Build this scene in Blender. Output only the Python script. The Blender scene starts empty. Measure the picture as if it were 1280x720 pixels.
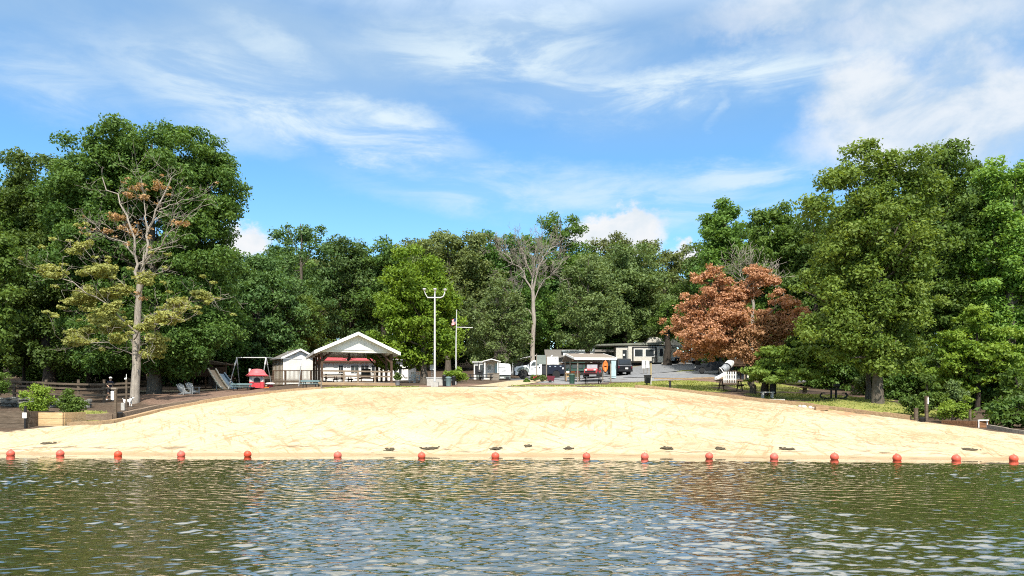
import bpy, math, random
import numpy as np
from mathutils import Vector, Matrix

scene = bpy.context.scene
COL = scene.collection
R = math.radians
F = 924.4            # focal length in photo pixels (1280 wide)
CAMH = 2.2
HROW = 505.0
rng = np.random.default_rng(7)
random.seed(7)

# ------------------------------------------------------------------ helpers
def X(px, D): return (px - 640.0) / F * D
def Zr(row, D): return CAMH + (HROW - row) / F * D

def link(o, parent=None):
    COL.objects.link(o)
    if parent is not None: o.parent = parent
    return o

def tag(o, label=None, cat=None, group=None, kind=None):
    if label: o['label'] = label
    if cat: o['category'] = cat
    if group: o['group'] = group
    if kind: o['kind'] = kind
    return o

def thing(name, loc, label, cat, group=None, rz=0.0, scale=None):
    o = bpy.data.objects.new(name, None); COL.objects.link(o)
    o.empty_display_size = 0.3
    o.location = loc; o.rotation_euler = (0, 0, rz)
    if scale: o.scale = scale
    return tag(o, label, cat, group)

def copy_tree(o, parent=None):
    c = o.copy(); COL.objects.link(c)
    if parent is not None: c.parent = parent
    for ch in list(o.children): copy_tree(ch, c)
    return c

def mesh_np(name, V, Fq, mat=None, smooth=False, tint=None):
    """numpy verts (n,3) + faces (m,k) with constant k"""
    me = bpy.data.meshes.new(name)
    V = np.asarray(V, dtype=np.float32); Fq = np.asarray(Fq, dtype=np.int32)
    n, (m, k) = len(V), Fq.shape
    me.vertices.add(n); me.vertices.foreach_set('co', V.ravel())
    me.loops.add(m * k); me.loops.foreach_set('vertex_index', Fq.ravel())
    me.polygons.add(m)
    me.polygons.foreach_set('loop_start', np.arange(0, m * k, k, dtype=np.int32))
    me.polygons.foreach_set('loop_total', np.full(m, k, dtype=np.int32))
    if smooth: me.polygons.foreach_set('use_smooth', np.ones(m, dtype=bool))
    if tint is not None:
        a = me.attributes.new('tint', 'FLOAT', 'FACE'); a.data.foreach_set('value', np.asarray(tint, dtype=np.float32))
    me.update(calc_edges=True); me.validate()
    if mat: me.materials.append(mat)
    return me

class MB:
    """collects boxes, tubes, prisms ... and links them as ONE mesh object"""
    def __init__(s): s.v = []; s.f = []
    def add(s, v, f):
        b = len(s.v); s.v += [tuple(p) for p in v]; s.f += [tuple(i + b for i in q) for q in f]; return s
    def box(s, c, d, rz=0, rx=0, ry=0):
        x, y, z = d[0] / 2, d[1] / 2, d[2] / 2
        M = Matrix.Rotation(rz, 3, 'Z') @ Matrix.Rotation(ry, 3, 'Y') @ Matrix.Rotation(rx, 3, 'X')
        v = [M @ Vector(p) + Vector(c) for p in ((-x,-y,-z),(x,-y,-z),(x,y,-z),(-x,y,-z),(-x,-y,z),(x,-y,z),(x,y,z),(-x,y,z))]
        return s.add(v, ((0,3,2,1),(4,5,6,7),(0,1,5,4),(1,2,6,5),(2,3,7,6),(3,0,4,7)))
    def bar(s, a, b, w, h=None):
        """square bar from a to b"""
        a, b = Vector(a), Vector(b); h = h or w
        d = (b - a); L = d.length; d.normalize()
        up = Vector((0, 0, 1)) if abs(d.z) < .95 else Vector((0, 1, 0))
        sx = d.cross(up).normalized(); sz = sx.cross(d).normalized()
        v = []
        for p in (a, b):
            for i, j in ((-1,-1),(1,-1),(1,1),(-1,1)): v.append(p + sx * i * w / 2 + sz * j * h / 2)
        return s.add(v, ((0,1,2,3),(7,6,5,4),(0,4,5,1),(1,5,6,2),(2,6,7,3),(3,7,4,0)))
    def tube(s, pts, rad, n=8, cap=True):
        pts = [Vector(p) for p in pts]
        if not hasattr(rad, '__len__'): rad = [rad] * len(pts)
        v = []; f = []
        ref = Vector((0.13, 0.97, 0.21))
        for i, p in enumerate(pts):
            d = (pts[min(i + 1, len(pts) - 1)] - pts[max(i - 1, 0)]).normalized()
            if abs(d.dot(ref)) > .95: ref = Vector((1, 0, 0.1))
            sx = d.cross(ref).normalized(); sy = d.cross(sx)
            for k in range(n):
                a = 2 * math.pi * k / n
                v.append(p + (sx * math.cos(a) + sy * math.sin(a)) * rad[i])
        for i in range(len(pts) - 1):
            for k in range(n):
                f.append((i*n+k, i*n+(k+1)%n, (i+1)*n+(k+1)%n, (i+1)*n+k))
        if cap:
            f.append(tuple(range(n))[::-1]); f.append(tuple(range((len(pts)-1)*n, len(pts)*n)))
        return s.add(v, f)
    def cyl(s, a, b, r, n=12): return s.tube([a, b], r, n)
    def lathe(s, prof, c=(0,0,0), n=16):
        v = []; f = []; m = len(prof)
        for r, z in prof:
            for k in range(n):
                a = 2 * math.pi * k / n; v.append((c[0]+r*math.cos(a), c[1]+r*math.sin(a), c[2]+z))
        for i in range(m - 1):
            for k in range(n): f.append((i*n+k, i*n+(k+1)%n, (i+1)*n+(k+1)%n, (i+1)*n+k))
        f.append(tuple(range(n))[::-1]); f.append(tuple(range((m-1)*n, m*n)))
        return s.add(v, f)
    def ball(s, c, r, nu=14, nv=10):
        if not hasattr(r, '__len__'): r = (r, r, r)
        v = []; f = []
        for i in range(nv + 1):
            t = math.pi * i / nv
            for k in range(nu):
                a = 2 * math.pi * k / nu
                v.append((c[0]+r[0]*math.sin(t)*math.cos(a), c[1]+r[1]*math.sin(t)*math.sin(a), c[2]-r[2]*math.cos(t)))
        for i in range(nv):
            for k in range(nu): f.append((i*nu+k, i*nu+(k+1)%nu, (i+1)*nu+(k+1)%nu, (i+1)*nu+k))
        return s.add(v, f)
    def prism(s, poly, y0, y1, plane='xz', c=(0,0,0)):
        """polygon in a plane extruded along the third axis from y0 to y1"""
        n = len(poly); v = []
        for y in (y0, y1):
            for a, b in poly:
                p = {'xz': (a, y, b), 'yz': (y, a, b), 'xy': (a, b, y)}[plane]
                v.append((p[0]+c[0], p[1]+c[1], p[2]+c[2]))
        f = [tuple(range(n)), tuple(range(n, 2*n))[::-1]]
        for i in range(n): f.append((i, n+i, n+(i+1)%n, (i+1)%n))
        return s.add(v, f)
    def sweep(s, pts, w, h, drop=0.15):
        """rectangular beam laid along points on the ground (3-D points = bottom centre)"""
        n = len(pts); v = []
        for i, p in enumerate(pts):
            a = Vector(pts[max(i-1, 0)]); b = Vector(pts[min(i+1, n-1)]); d = b - a; d.z = 0; d.normalize()
            sx = Vector((d.y, -d.x, 0)); p = Vector(p)
            hh = h[i] if hasattr(h, '__len__') else h
            v += [p - sx*w/2 - Vector((0,0,drop)), p + sx*w/2 - Vector((0,0,drop)), p + sx*w/2 + Vector((0,0,hh)), p - sx*w/2 + Vector((0,0,hh))]
        f = [(0,1,2,3), (4*n-1,4*n-2,4*n-3,4*n-4)]
        for i in range(n - 1):
            for k in range(4): f.append((i*4+k, (i+1)*4+k, (i+1)*4+(k+1)%4, i*4+(k+1)%4))
        return s.add(v, f)
    def build(s, name, mat=None, parent=None, smooth=False):
        me = bpy.data.meshes.new(name); me.from_pydata(s.v, [], s.f)
        import bmesh
        bm = bmesh.new(); bm.from_mesh(me); bmesh.ops.recalc_face_normals(bm, faces=bm.faces); bm.to_mesh(me); bm.free()
        if smooth:
            me.polygons.foreach_set('use_smooth', [True] * len(me.polygons))
            try: me.set_sharp_from_angle(angle=R(42))
            except Exception: pass
        if mat: me.materials.append(mat)
        o = bpy.data.objects.new(name, me); return link(o, parent)

# ------------------------------------------------------------------ materials
def nd(nt, t, **kw):
    n = nt.nodes.new(t)
    for k, v in kw.items():
        if k in ('ins',):
            for kk, vv in v.items(): n.inputs[kk].default_value = vv
        else: setattr(n, k, v)
    return n
def newmat(name):
    m = bpy.data.materials.new(name); m.use_nodes = True
    nt = m.node_tree; b = nt.nodes['Principled BSDF']; return m, nt, b
def ramp(nt, stops, interp='LINEAR'):
    r = nt.nodes.new('ShaderNodeValToRGB'); r.color_ramp.interpolation = interp
    e = r.color_ramp.elements
    while len(e) < len(stops): e.new(0.5)
    for el, (p, c) in zip(e, stops):
        el.position = p; el.color = (*c, 1) if len(c) == 3 else c
    return r
def mat(name, c, rough=0.6, var=0.18, scale=3.0, metal=0.0, bump=0.0, spec=0.4):
    """painted / plain surface with slight dirt variation in colour and roughness"""
    m, nt, b = newmat(name); L = nt.links
    tc = nd(nt, 'ShaderNodeTexCoord')
    nz = nd(nt, 'ShaderNodeTexNoise', ins={'Scale': scale, 'Detail': 6.0, 'Roughness': 0.65})
    L.new(tc.outputs['Object'], nz.inputs['Vector'])
    lo = tuple(x * (1 - var) for x in c); hi = tuple(min(1, x * (1 + var * .6)) for x in c)
    rp = ramp(nt, [(0.3, lo), (0.7, hi)])
    L.new(nz.outputs['Fac'], rp.inputs['Fac']); L.new(rp.outputs['Color'], b.inputs['Base Color'])
    b.inputs['Roughness'].default_value = rough; b.inputs['Metallic'].default_value = metal
    b.inputs['Specular IOR Level'].default_value = spec
    if bump:
        bp = nd(nt, 'ShaderNodeBump', ins={'Strength': bump, 'Distance': 0.03}); L.new(nz.outputs['Fac'], bp.inputs['Height']); L.new(bp.outputs['Normal'], b.inputs['Normal'])
    return m
def woodmat(name, dark, light, scale=(1.5, 9, 9)):
    m, nt, b = newmat(name); L = nt.links
    tc = nd(nt, 'ShaderNodeTexCoord'); mp = nd(nt, 'ShaderNodeMapping'); mp.inputs['Scale'].default_value = scale
    nz = nd(nt, 'ShaderNodeTexNoise', ins={'Scale': 1.2, 'Detail': 7.0, 'Roughness': 0.7})
    L.new(tc.outputs['Object'], mp.inputs['Vector']); L.new(mp.outputs['Vector'], nz.inputs['Vector'])
    rp = ramp(nt, [(0.3, dark), (0.68, light)]); L.new(nz.outputs['Fac'], rp.inputs['Fac']); L.new(rp.outputs['Color'], b.inputs['Base Color'])
    b.inputs['Roughness'].default_value = 0.85; b.inputs['Specular IOR Level'].default_value = 0.2
    bp = nd(nt, 'ShaderNodeBump', ins={'Strength': 0.6, 'Distance': 0.03}); L.new(nz.outputs['Fac'], bp.inputs['Height']); L.new(bp.outputs['Normal'], b.inputs['Normal'])
    return m
def sidingmat(name, c, period=0.2, axis=2, dark=0.72):
    """lap siding: courses as a bump and a thin dark joint"""
    m, nt, b = newmat(name); L = nt.links
    tc = nd(nt, 'ShaderNodeTexCoord'); sp = nd(nt, 'ShaderNodeSeparateXYZ'); L.new(tc.outputs['Object'], sp.inputs[0])
    md = nd(nt, 'ShaderNodeMath', operation='DIVIDE'); L.new(sp.outputs[axis], md.inputs[0]); md.inputs[1].default_value = period
    fr = nd(nt, 'ShaderNodeMath', operation='FRACT'); L.new(md.outputs[0], fr.inputs[0])
    rp = ramp(nt, [(0.0, tuple(x*dark for x in c)), (0.14, c), (1.0, c)]); L.new(fr.outputs[0], rp.inputs['Fac'])
    nz = nd(nt, 'ShaderNodeTexNoise', ins={'Scale': 1.3, 'Detail': 5.0}); L.new(tc.outputs['Object'], nz.inputs['Vector'])
    r2 = ramp(nt, [(0.3, (.82,.81,.77)), (0.65, (1,1,1))]); L.new(nz.outputs['Fac'], r2.inputs['Fac'])
    mx = nd(nt, 'ShaderNodeMix', data_type='RGBA', blend_type='MULTIPLY'); mx.inputs[0].default_value = 1
    L.new(rp.outputs['Color'], mx.inputs[6]); L.new(r2.outputs['Color'], mx.inputs[7]); L.new(mx.outputs[2], b.inputs['Base Color'])
    bp = nd(nt, 'ShaderNodeBump', ins={'Strength': 0.5, 'Distance': 0.02}); L.new(fr.outputs[0], bp.inputs['Height']); L.new(bp.outputs['Normal'], b.inputs['Normal'])
    b.inputs['Roughness'].default_value = 0.55
    return m
def leafmat(name, dark, light, trans=0.34):
    m, nt, b = newmat(name); L = nt.links
    at = nd(nt, 'ShaderNodeAttribute', attribute_name='tint'); oi = nd(nt, 'ShaderNodeObjectInfo')
    rp = ramp(nt, [(0.0, dark), (1.0, light)]); L.new(at.outputs['Fac'], rp.inputs['Fac'])
    hs = nd(nt, 'ShaderNodeHueSaturation')
    mr = nd(nt, 'ShaderNodeMapRange', ins={'To Min': 0.494, 'To Max': 0.516}); L.new(oi.outputs['Random'], mr.inputs['Value']); L.new(mr.outputs[0], hs.inputs['Hue'])
    m2 = nd(nt, 'ShaderNodeMath', operation='MULTIPLY_ADD'); L.new(oi.outputs['Random'], m2.inputs[0]); m2.inputs[1].default_value = .36; m2.inputs[2].default_value = .82
    L.new(m2.outputs[0], hs.inputs['Value']); L.new(rp.outputs['Color'], hs.inputs['Color'])
    L.new(hs.outputs['Color'], b.inputs['Base Color'])
    b.inputs['Roughness'].default_value = 0.55; b.inputs['Specular IOR Level'].default_value = 0.25
    tr = nd(nt, 'ShaderNodeBsdfTranslucent'); tm = nd(nt, 'ShaderNodeMix', data_type='RGBA', blend_type='MULTIPLY'); tm.inputs[0].default_value = 1
    L.new(hs.outputs['Color'], tm.inputs[6]); tm.inputs[7].default_value = (1.25, 1.15, .5, 1); L.new(tm.outputs[2], tr.inputs['Color'])
    ms = nd(nt, 'ShaderNodeMixShader'); ms.inputs[0].default_value = trans
    L.new(b.outputs[0], ms.inputs[1]); L.new(tr.outputs[0], ms.inputs[2]); L.new(ms.outputs[0], nt.nodes['Material Output'].inputs['Surface'])
    return m
def barkmat(name, dark, light):
    m, nt, b = newmat(name); L = nt.links
    tc = nd(nt, 'ShaderNodeTexCoord'); mp = nd(nt, 'ShaderNodeMapping'); mp.inputs['Scale'].default_value = (5, 5, 0.9)
    nz = nd(nt, 'ShaderNodeTexNoise', ins={'Scale': 2.0, 'Detail': 8.0, 'Roughness': 0.7})
    L.new(tc.outputs['Object'], mp.inputs['Vector']); L.new(mp.outputs['Vector'], nz.inputs['Vector'])
    rp = ramp(nt, [(0.32, dark), (0.66, light)]); L.new(nz.outputs['Fac'], rp.inputs['Fac']); L.new(rp.outputs['Color'], b.inputs['Base Color'])
    b.inputs['Roughness'].default_value = 0.95; b.inputs['Specular IOR Level'].default_value = 0.1
    bp = nd(nt, 'ShaderNodeBump', ins={'Strength': 0.9, 'Distance': 0.06}); L.new(nz.outputs['Fac'], bp.inputs['Height']); L.new(bp.outputs['Normal'], b.inputs['Normal'])
    return m
def glassmat(name, c=(0.03, 0.035, 0.04)):
    m, nt, b = newmat(name)
    b.inputs['Base Color'].default_value = (*c, 1); b.inputs['Roughness'].default_value = 0.06; b.inputs['Specular IOR Level'].default_value = 0.6
    return m

M = dict(
 white=mat('white_paint', (.78,.77,.73), .5), cream=mat('cream_paint', (.70,.67,.58), .6), trim=mat('white_trim', (.82,.81,.78), .5, .08),
 siding=sidingmat('white_lap_siding', (.80,.79,.75)), greysiding=sidingmat('grey_lap_siding', (.42,.41,.38)), tansiding=sidingmat('tan_lap_siding', (.60,.57,.50), .3),
 vboard=sidingmat('weathered_vertical_boards', (.30,.25,.19), .28, 1, .45),
 brown=woodmat('brown_stained_wood', (.05,.03,.02), (.12,.075,.05)), grey_wood=woodmat('grey_weathered_wood', (.13,.11,.09), (.30,.26,.21)),
 dark_wood=woodmat('dark_old_timber', (.06,.045,.03), (.17,.13,.095)), tan_wood=woodmat('tan_timber', (.24,.155,.085), (.44,.31,.18)), new_wood=woodmat('fresh_cut_timber', (.42,.27,.12), (.66,.48,.27)),
 red_roof=sidingmat('red_metal_roof', (.50,.075,.09), .45, 0, .7), shingle=mat('grey_shingle', (.17,.16,.145), .9, .3, 14, bump=.4), tan_shingle=mat('tan_shingle', (.21,.175,.14), .9, .3, 14, bump=.4),
 whiteroof=mat('white_sheet_roof', (.62,.62,.60), .5), black=mat('black_plastic', (.009,.009,.010), .55), charcoal=mat('charcoal_paint', (.028,.029,.032), .5),
 tyre=mat('black_rubber', (.02,.02,.02), .85), chrome=mat('bare_metal', (.55,.55,.56), .3, .1, metal=.9), galv=mat('galvanised_steel', (.32,.33,.34), .5, .15, metal=.4),
 polewhite=mat('pale_painted_pole', (.52,.52,.51), .5), concrete=mat('old_concrete', (.42,.40,.36), .9, .25, 5, bump=.3), rock=mat('pale_rock', (.50,.46,.40), .9, .3, 4, bump=.6), greyrock=mat('grey_stone', (.15,.145,.13), .9, .4, 3, bump=.9),
 truckwhite=mat('white_vehicle_paint', (.80,.81,.82), .25, .06, spec=.6), navy=mat('dark_navy_vehicle_paint', (.006,.008,.019), .4, .2, spec=.4), darksuv=mat('dark_grey_vehicle_paint', (.008,.009,.011), .5, .1, spec=.3),
 glass=glassmat('dark_glass'), red=mat('red_plastic', (.55,.05,.06), .45, .12), palered=mat('faded_coral_fabric', (.66,.13,.09), .6), orange=mat('orange_plastic', (.75,.16,.02), .45),
 pinkwhite=mat('faded_white_plastic', (.72,.66,.64), .5), darkred=mat('dark_red_paint', (.11,.008,.018), .5), green=mat('dark_green_plastic', (.03,.075,.055), .5), teal=mat('grey_teal_coating', (.13,.19,.19), .55),
 bluegrey=mat('blue_grey_plastic', (.20,.28,.34), .45), tan=mat('tan_plastic', (.46,.33,.2), .5), beige=mat('pale_beige_plastic', (.78,.69,.54), .45), paleblue=mat('pale_blue_paint', (.40,.54,.56), .5), yellow=mat('yellow_paint', (.38,.29,.12), .6),
 greychair=mat('grey_plastic', (.23,.24,.24), .55), skin=mat('skin', (.50,.31,.22), .55, .05), navycloth=mat('navy_cotton', (.012,.018,.04), .9), shorts=mat('dark_grey_cotton', (.035,.035,.04), .9), whitecloth=mat('white_cotton', (.75,.74,.72), .9),
 fur=mat('white_fur', (.74,.71,.66), .95, .2, 12), darkfur=mat('dark_fur', (.03,.025,.02), .95), lamp=mat('lamp_glass', (.75,.75,.72), .15), flag_red=mat('flag_red', (.5,.03,.05), .8), flag_white=mat('flag_white', (.78,.77,.75), .8), flag_blue=mat('flag_blue', (.02,.03,.14), .8),
 greypanel=mat('grey_green_board', (.20,.23,.21), .6), weed=mat('dark_wet_weed', (.075,.058,.032), .9, .5, 9, bump=.9), inkgrey=mat('faded_grey_print', (.30,.31,.33), .6), pinkprint=mat('faded_pink_print', (.60,.38,.36), .6),
)
M['bark'] = barkmat('grey_brown_bark', (.055,.045,.035), (.17,.145,.115)); M['palebark'] = barkmat('pale_dead_bark', (.20,.17,.14), (.42,.37,.31)); M['darkbark'] = barkmat('dark_bark', (.025,.02,.016), (.075,.062,.05))
LF = dict(
 deep=leafmat('deep_green_leaves', (.050,.105,.020), (.145,.220,.044)), mid=leafmat('mid_green_leaves', (.060,.125,.020), (.165,.250,.044)),
 bright=leafmat('bright_green_leaves', (.075,.135,.010), (.23,.30,.03), .35), fresh=leafmat('fresh_green_leaves', (.095,.185,.026), (.27,.37,.072), .38), lime=leafmat('yellow_green_leaves', (.10,.17,.015), (.26,.33,.045), .35),
 pale=leafmat('pale_grey_green_leaves', (.085,.130,.040), (.20,.26,.088)), olive=leafmat('olive_yellow_leaves', (.22,.25,.055), (.48,.48,.16)),
 rust=leafmat('rust_brown_leaves', (.26,.105,.062), (.53,.265,.165), .25), ochre=leafmat('tan_orange_leaves', (.30,.155,.07), (.50,.30,.15), .2),
 brownish=leafmat('brown_green_leaves', (.085,.112,.034), (.20,.225,.072)), blue=leafmat('cool_green_leaves', (.052,.112,.032), (.145,.232,.064)),
 grass=leafmat('grass_blades', (.15,.185,.04), (.37,.37,.11)),
)
LB = {k: v for k, v in LF.items()}
# ------------------------------------------------------------------ terrain
EDGE = [(-420,552,33.5),(-150,545,36.5),(0,541,38.5),(60,536,40),(100,533,41),(140,530,42.5),(200,514,47),(250,505,49),(300,497,51.5),(350,490.5,53.5),(400,486.5,55),(470,484.5,56),(560,484,56.3),(640,484,56.5),(720,484,56.3),(790,485,56),
        (830,488,55),(870,492.5,53.8),(920,499,52),(980,506,49.8),(1040,513,47.5),(1100,520.5,45),(1150,527,43),(1200,534,40.5),(1240,540,38.5),(1300,546,36.5),(1450,553,33),(1750,560,29)]
EX = np.array([X(p, D) for p, r, D in EDGE]); ED = np.array([D for p, r, D in EDGE]); EZ = np.array([Zr(r, D) for p, r, D in EDGE])
def edgeD(x): return np.interp(x, EX, ED)
def edgeZ(x): return np.interp(x, EX, EZ)
def shoreD(x): return 31.2 - 0.075 * x + 0.25*np.sin(x*0.21+1) + .12*np.sin(x*.63) - 0.0006*x*x
CP = [(X(p, D), D, Zr(r, D)) for p, r, D in EDGE[1:-1]]
for xx in range(-60, 61, 6):
    s = float(shoreD(xx)); CP.append((xx, s, 0.0)); CP.append((xx, s - 5, -0.55))
    CP.append((xx, s - 14, -2.0))
for px in (400, 520, 640, 760):
    CP += [(X(px, 42), 42, 1.52), (X(px, 50), 50, 2.85), (X(px, 36.5), 36.5, .66)]
for p, r, D in [(160,507,53),(168,503,54),(195,493,62),(20,500,55),(90,503,54.5),(235,492,60),(300,490,58),(322,484,66),(285,487,66),(388,487.5,58),(401,482.5,63),(492,482,65.3),(440,479,69),
    (370,480,72),(460,476,82),(543,483.5,60),(570,480,67),(610,474.5,84),(650,476,84),(675,473,95),(713,477.5,75),(763,477.5,75),(740,481,67),(782,469.5,86),(815,456,105),(850,455,118),(850,466,90),
    (820,474,80),(880,474,78),(876,463,95),(912,488.5,60),(905,473,75),(941,492,58),(956,494,57),(1042,499,54),(1097,503.5,51),(1085,500,55),(1200,502,60),(1280,506,58),(1190,527,44.5),(1120,507,50),(1000,499,55),
    (60,481,76),(150,482,76),(240,480,80),(0,483,76),(1000,482,75),(1120,485,75),(1250,490,75),(560,468,105),(460,468,105),(350,470,105),(200,470,105),(700,462,112),(900,456,112),(1050,468,100),(-300,500,70),(1600,505,70)]:
    CP.append((X(p, D), D, Zr(r, D)))
for px in (-200, 100, 350, 640, 900, 1200, 1500):
    CP += [(X(px, 140), 140, 10.8 if 300 < px < 1000 else 9.0), (X(px, 190), 190, 13.5)]
for xx in (-420, -200, 0, 200, 420): CP += [(xx, 330, 15.0), (xx, 640, 16)]
for xx in (-420, -180, 180, 420): CP += [(xx, 110, 8.0), (xx, 48, 2.0)]
CP = np.array(CP); SC = 40.0
def _phi(r2): return np.where(r2 > 1e-12, 0.5 * r2 * np.log(np.maximum(r2, 1e-12)), 0)
_P = CP[:, :2] / SC; n_ = len(CP)
_A = _phi(((_P[:, None] - _P[None]) ** 2).sum(-1)) + np.eye(n_) * 2e-4
_Q = np.hstack([np.ones((n_, 1)), _P])
_S = np.linalg.solve(np.block([[_A, _Q], [_Q.T, np.zeros((3, 3))]]), np.concatenate([CP[:, 2], np.zeros(3)]))
def ter(x, y):
    x = np.asarray(x, float); y = np.asarray(y, float); sh = x.shape
    p = np.stack([x.ravel(), y.ravel()], 1) / SC; out = np.empty(len(p))
    for i in range(0, len(p), 20000):
        q = p[i:i+20000]
        out[i:i+20000] = _phi(((q[:, None] - _P[None]) ** 2).sum(-1)) @ _S[:n_] + _S[n_] + q @ _S[n_+1:]
    return out.reshape(sh)
def gz(x, y): return float(ter(np.array([x]), np.array([y]))[0])
def at(px, D, dz=0.0):
    x = X(px, D); return (x, D, gz(x, D) + dz)

def grid_axis(segs):
    out = []
    for a, b, st in segs: out += list(np.arange(a, b, st))
    out.append(segs[-1][1]); return np.array(out)
def vnoise(x, y, seed, f):
    r = np.random.default_rng(seed); o = 0
    for i in range(7):
        a = r.uniform(0, 6.28); k = f * r.uniform(.6, 1.7); o = o + np.sin((x*np.cos(a)+y*np.sin(a))*k*6.28 + r.uniform(0, 6.28))
    return o / 3.0
gx = grid_axis([(-900,-120,40),(-120,-62,3),(-62,62,.5),(62,120,3),(120,901,40)]); gy = grid_axis([(8,26,3),(26,100,.45),(100,180,3),(180,901,40)])
GX, GY = np.meshgrid(gx, gy); GZ = ter(GX, GY)
GZ = np.where(GY > 300, np.minimum(GZ, 17), GZ); GZ = np.clip(GZ, -4, 22)
sx_ = np.clip(GX, EX[0], EX[-1])
insand = (GY < edgeD(sx_) - .15) & (GX > EX[0]) & (GX < EX[-1])
GZb = GZ + np.where(insand, -0.25, 0) + np.where(insand, 0, 0.03 * vnoise(GX, GY, 3, .35))
nx, ny = len(gx), len(gy)
idx = np.arange(nx * ny).reshape(ny, nx)
gf = np.stack([idx[:-1, :-1], idx[:-1, 1:], idx[1:, 1:], idx[1:, :-1]], -1).reshape(-1, 4)
# zones of ground cover: (px, D, half-width in px, half-depth in m)
def zone(lst, seed):
    m = np.zeros_like(GX); PX = GX / np.maximum(GY, 5) * F + 640
    for px, D, hw, hd in lst:
        q = ((PX - px) / hw) ** 2 + ((GY - D) / hd) ** 2
        m = np.maximum(m, np.clip(1.6 * (1.1 - q), 0, 1))
    return np.clip(m + .30 * vnoise(GX, GY, seed, .22) * (m > 0.02), 0, 1)
Zgrass = zone([(105,47,36,4.0),(465,60,72,2.6),(830,66,78,8),(790,62,70,5),(870,60,50,3.2),(1060,50,85,4.2),(1000,57,80,4),(1130,47.5,50,3.2),(1060,56,60,3),(680,60,70,2),(960,66,50,6),(820,96,30,3),(805,101,45,2.6),(845,94,30,1.6)], 11)
Zsoil = zone([(250,58,100,8),(300,54,80,4),(930,55,70,2.4),(880,73,60,4.5),(590,63,40,5),(1040,60,60,3.5),(690,66,45,5),(545,62,40,4)], 12)
Zgrav = zone([(740,92,110,16),(700,78,70,9),(860,100,60,26),(790,79,60,5),(900,86,70,7)], 13)
gme = mesh_np('ground', np.stack([GX, GY, GZb], -1).reshape(-1, 3), gf, smooth=True)
ca = gme.attributes.new('zones', 'FLOAT_COLOR', 'POINT')
ca.data.foreach_set('color', np.stack([Zgrass, Zsoil, Zgrav, np.ones_like(GX)], -1).astype(np.float32).ravel())
def ground_mat():
    m, nt, b = newmat('ground_cover'); L = nt.links
    tc = nd(nt, 'ShaderNodeTexCoord'); at_ = nd(nt, 'ShaderNodeAttribute', attribute_name='zones'); sp = nd(nt, 'ShaderNodeSeparateColor'); L.new(at_.outputs['Color'], sp.inputs[0])
    def nz(sc, det=8, ro=.7):
        n = nd(nt, 'ShaderNodeTexNoise', ins={'Scale': sc, 'Detail': float(det), 'Roughness': ro}); L.new(tc.outputs['Object'], n.inputs['Vector']); return n
    fine = nz(6.0); mid = nz(.9)
    litter = ramp(nt, [(.3, (.035,.026,.018)), (.5, (.085,.06,.042)), (.72, (.15,.11,.075))]); L.new(fine.outputs['Fac'], litter.inputs['Fac'])
    grass = ramp(nt, [(.3, (.13,.15,.035)), (.5, (.23,.235,.06)), (.7, (.32,.28,.11))]); L.new(mid.outputs['Fac'], grass.inputs['Fac'])
    soil = ramp(nt, [(.3, (.095,.058,.042)), (.55, (.19,.125,.09)), (.75, (.30,.22,.165))]); L.new(fine.outputs['Fac'], soil.inputs['Fac'])
    grav = ramp(nt, [(.3, (.15,.15,.15)), (.6, (.25,.25,.25)), (.75, (.34,.335,.33))]); L.new(fine.outputs['Fac'], grav.inputs['Fac'])
    cur = litter.outputs['Color']
    for ch, c in ((1, soil), (2, grav), (0, grass)):
        ad = nd(nt, 'ShaderNodeMath', operation='MULTIPLY_ADD'); L.new(mid.outputs['Fac'], ad.inputs[0]); ad.inputs[1].default_value = .9; ad.inputs[2].default_value = -.45
        sm = nd(nt, 'ShaderNodeMath', operation='ADD'); L.new(ad.outputs[0], sm.inputs[0]); L.new(sp.outputs[ch], sm.inputs[1])
        mr = nd(nt, 'ShaderNodeMapRange', interpolation_type='SMOOTHSTEP', ins={'From Min': .35, 'From Max': .65}); L.new(sm.outputs[0], mr.inputs['Value'])
        mx = nd(nt, 'ShaderNodeMix', data_type='RGBA'); L.new(mr.outputs[0], mx.inputs[0]); L.new(cur, mx.inputs[6]); L.new(c.outputs['Color'], mx.inputs[7]); cur = mx.outputs[2]
    L.new(cur, b.inputs['Base Color']); b.inputs['Roughness'].default_value = .95; b.inputs['Specular IOR Level'].default_value = .15
    bp = nd(nt, 'ShaderNodeBump', ins={'Strength': .8, 'Distance': .05}); L.new(fine.outputs['Fac'], bp.inputs['Height']); L.new(bp.outputs['Normal'], b.inputs['Normal'])
    return m
gme.materials.append(ground_mat())
tag(link(bpy.data.objects.new('ground', gme)), 'brown leaf-littered ground with patchy grass and gravel rising from the beach', None, None, 'structure')

# sand
sxs = np.arange(-46, 46.01, .16); nv = 230
sv = np.linspace(0, 1, nv) ** .9
d0 = shoreD(sxs) - 7; d1 = edgeD(sxs) + .35
SD = d0[None] + (d1 - d0)[None] * sv[:, None]; SXX = np.repeat(sxs[None], nv, 0)
SZ = ter(SXX, SD)
land = np.clip((SD - shoreD(SXX) - .6) / 4, 0, 1)
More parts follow.
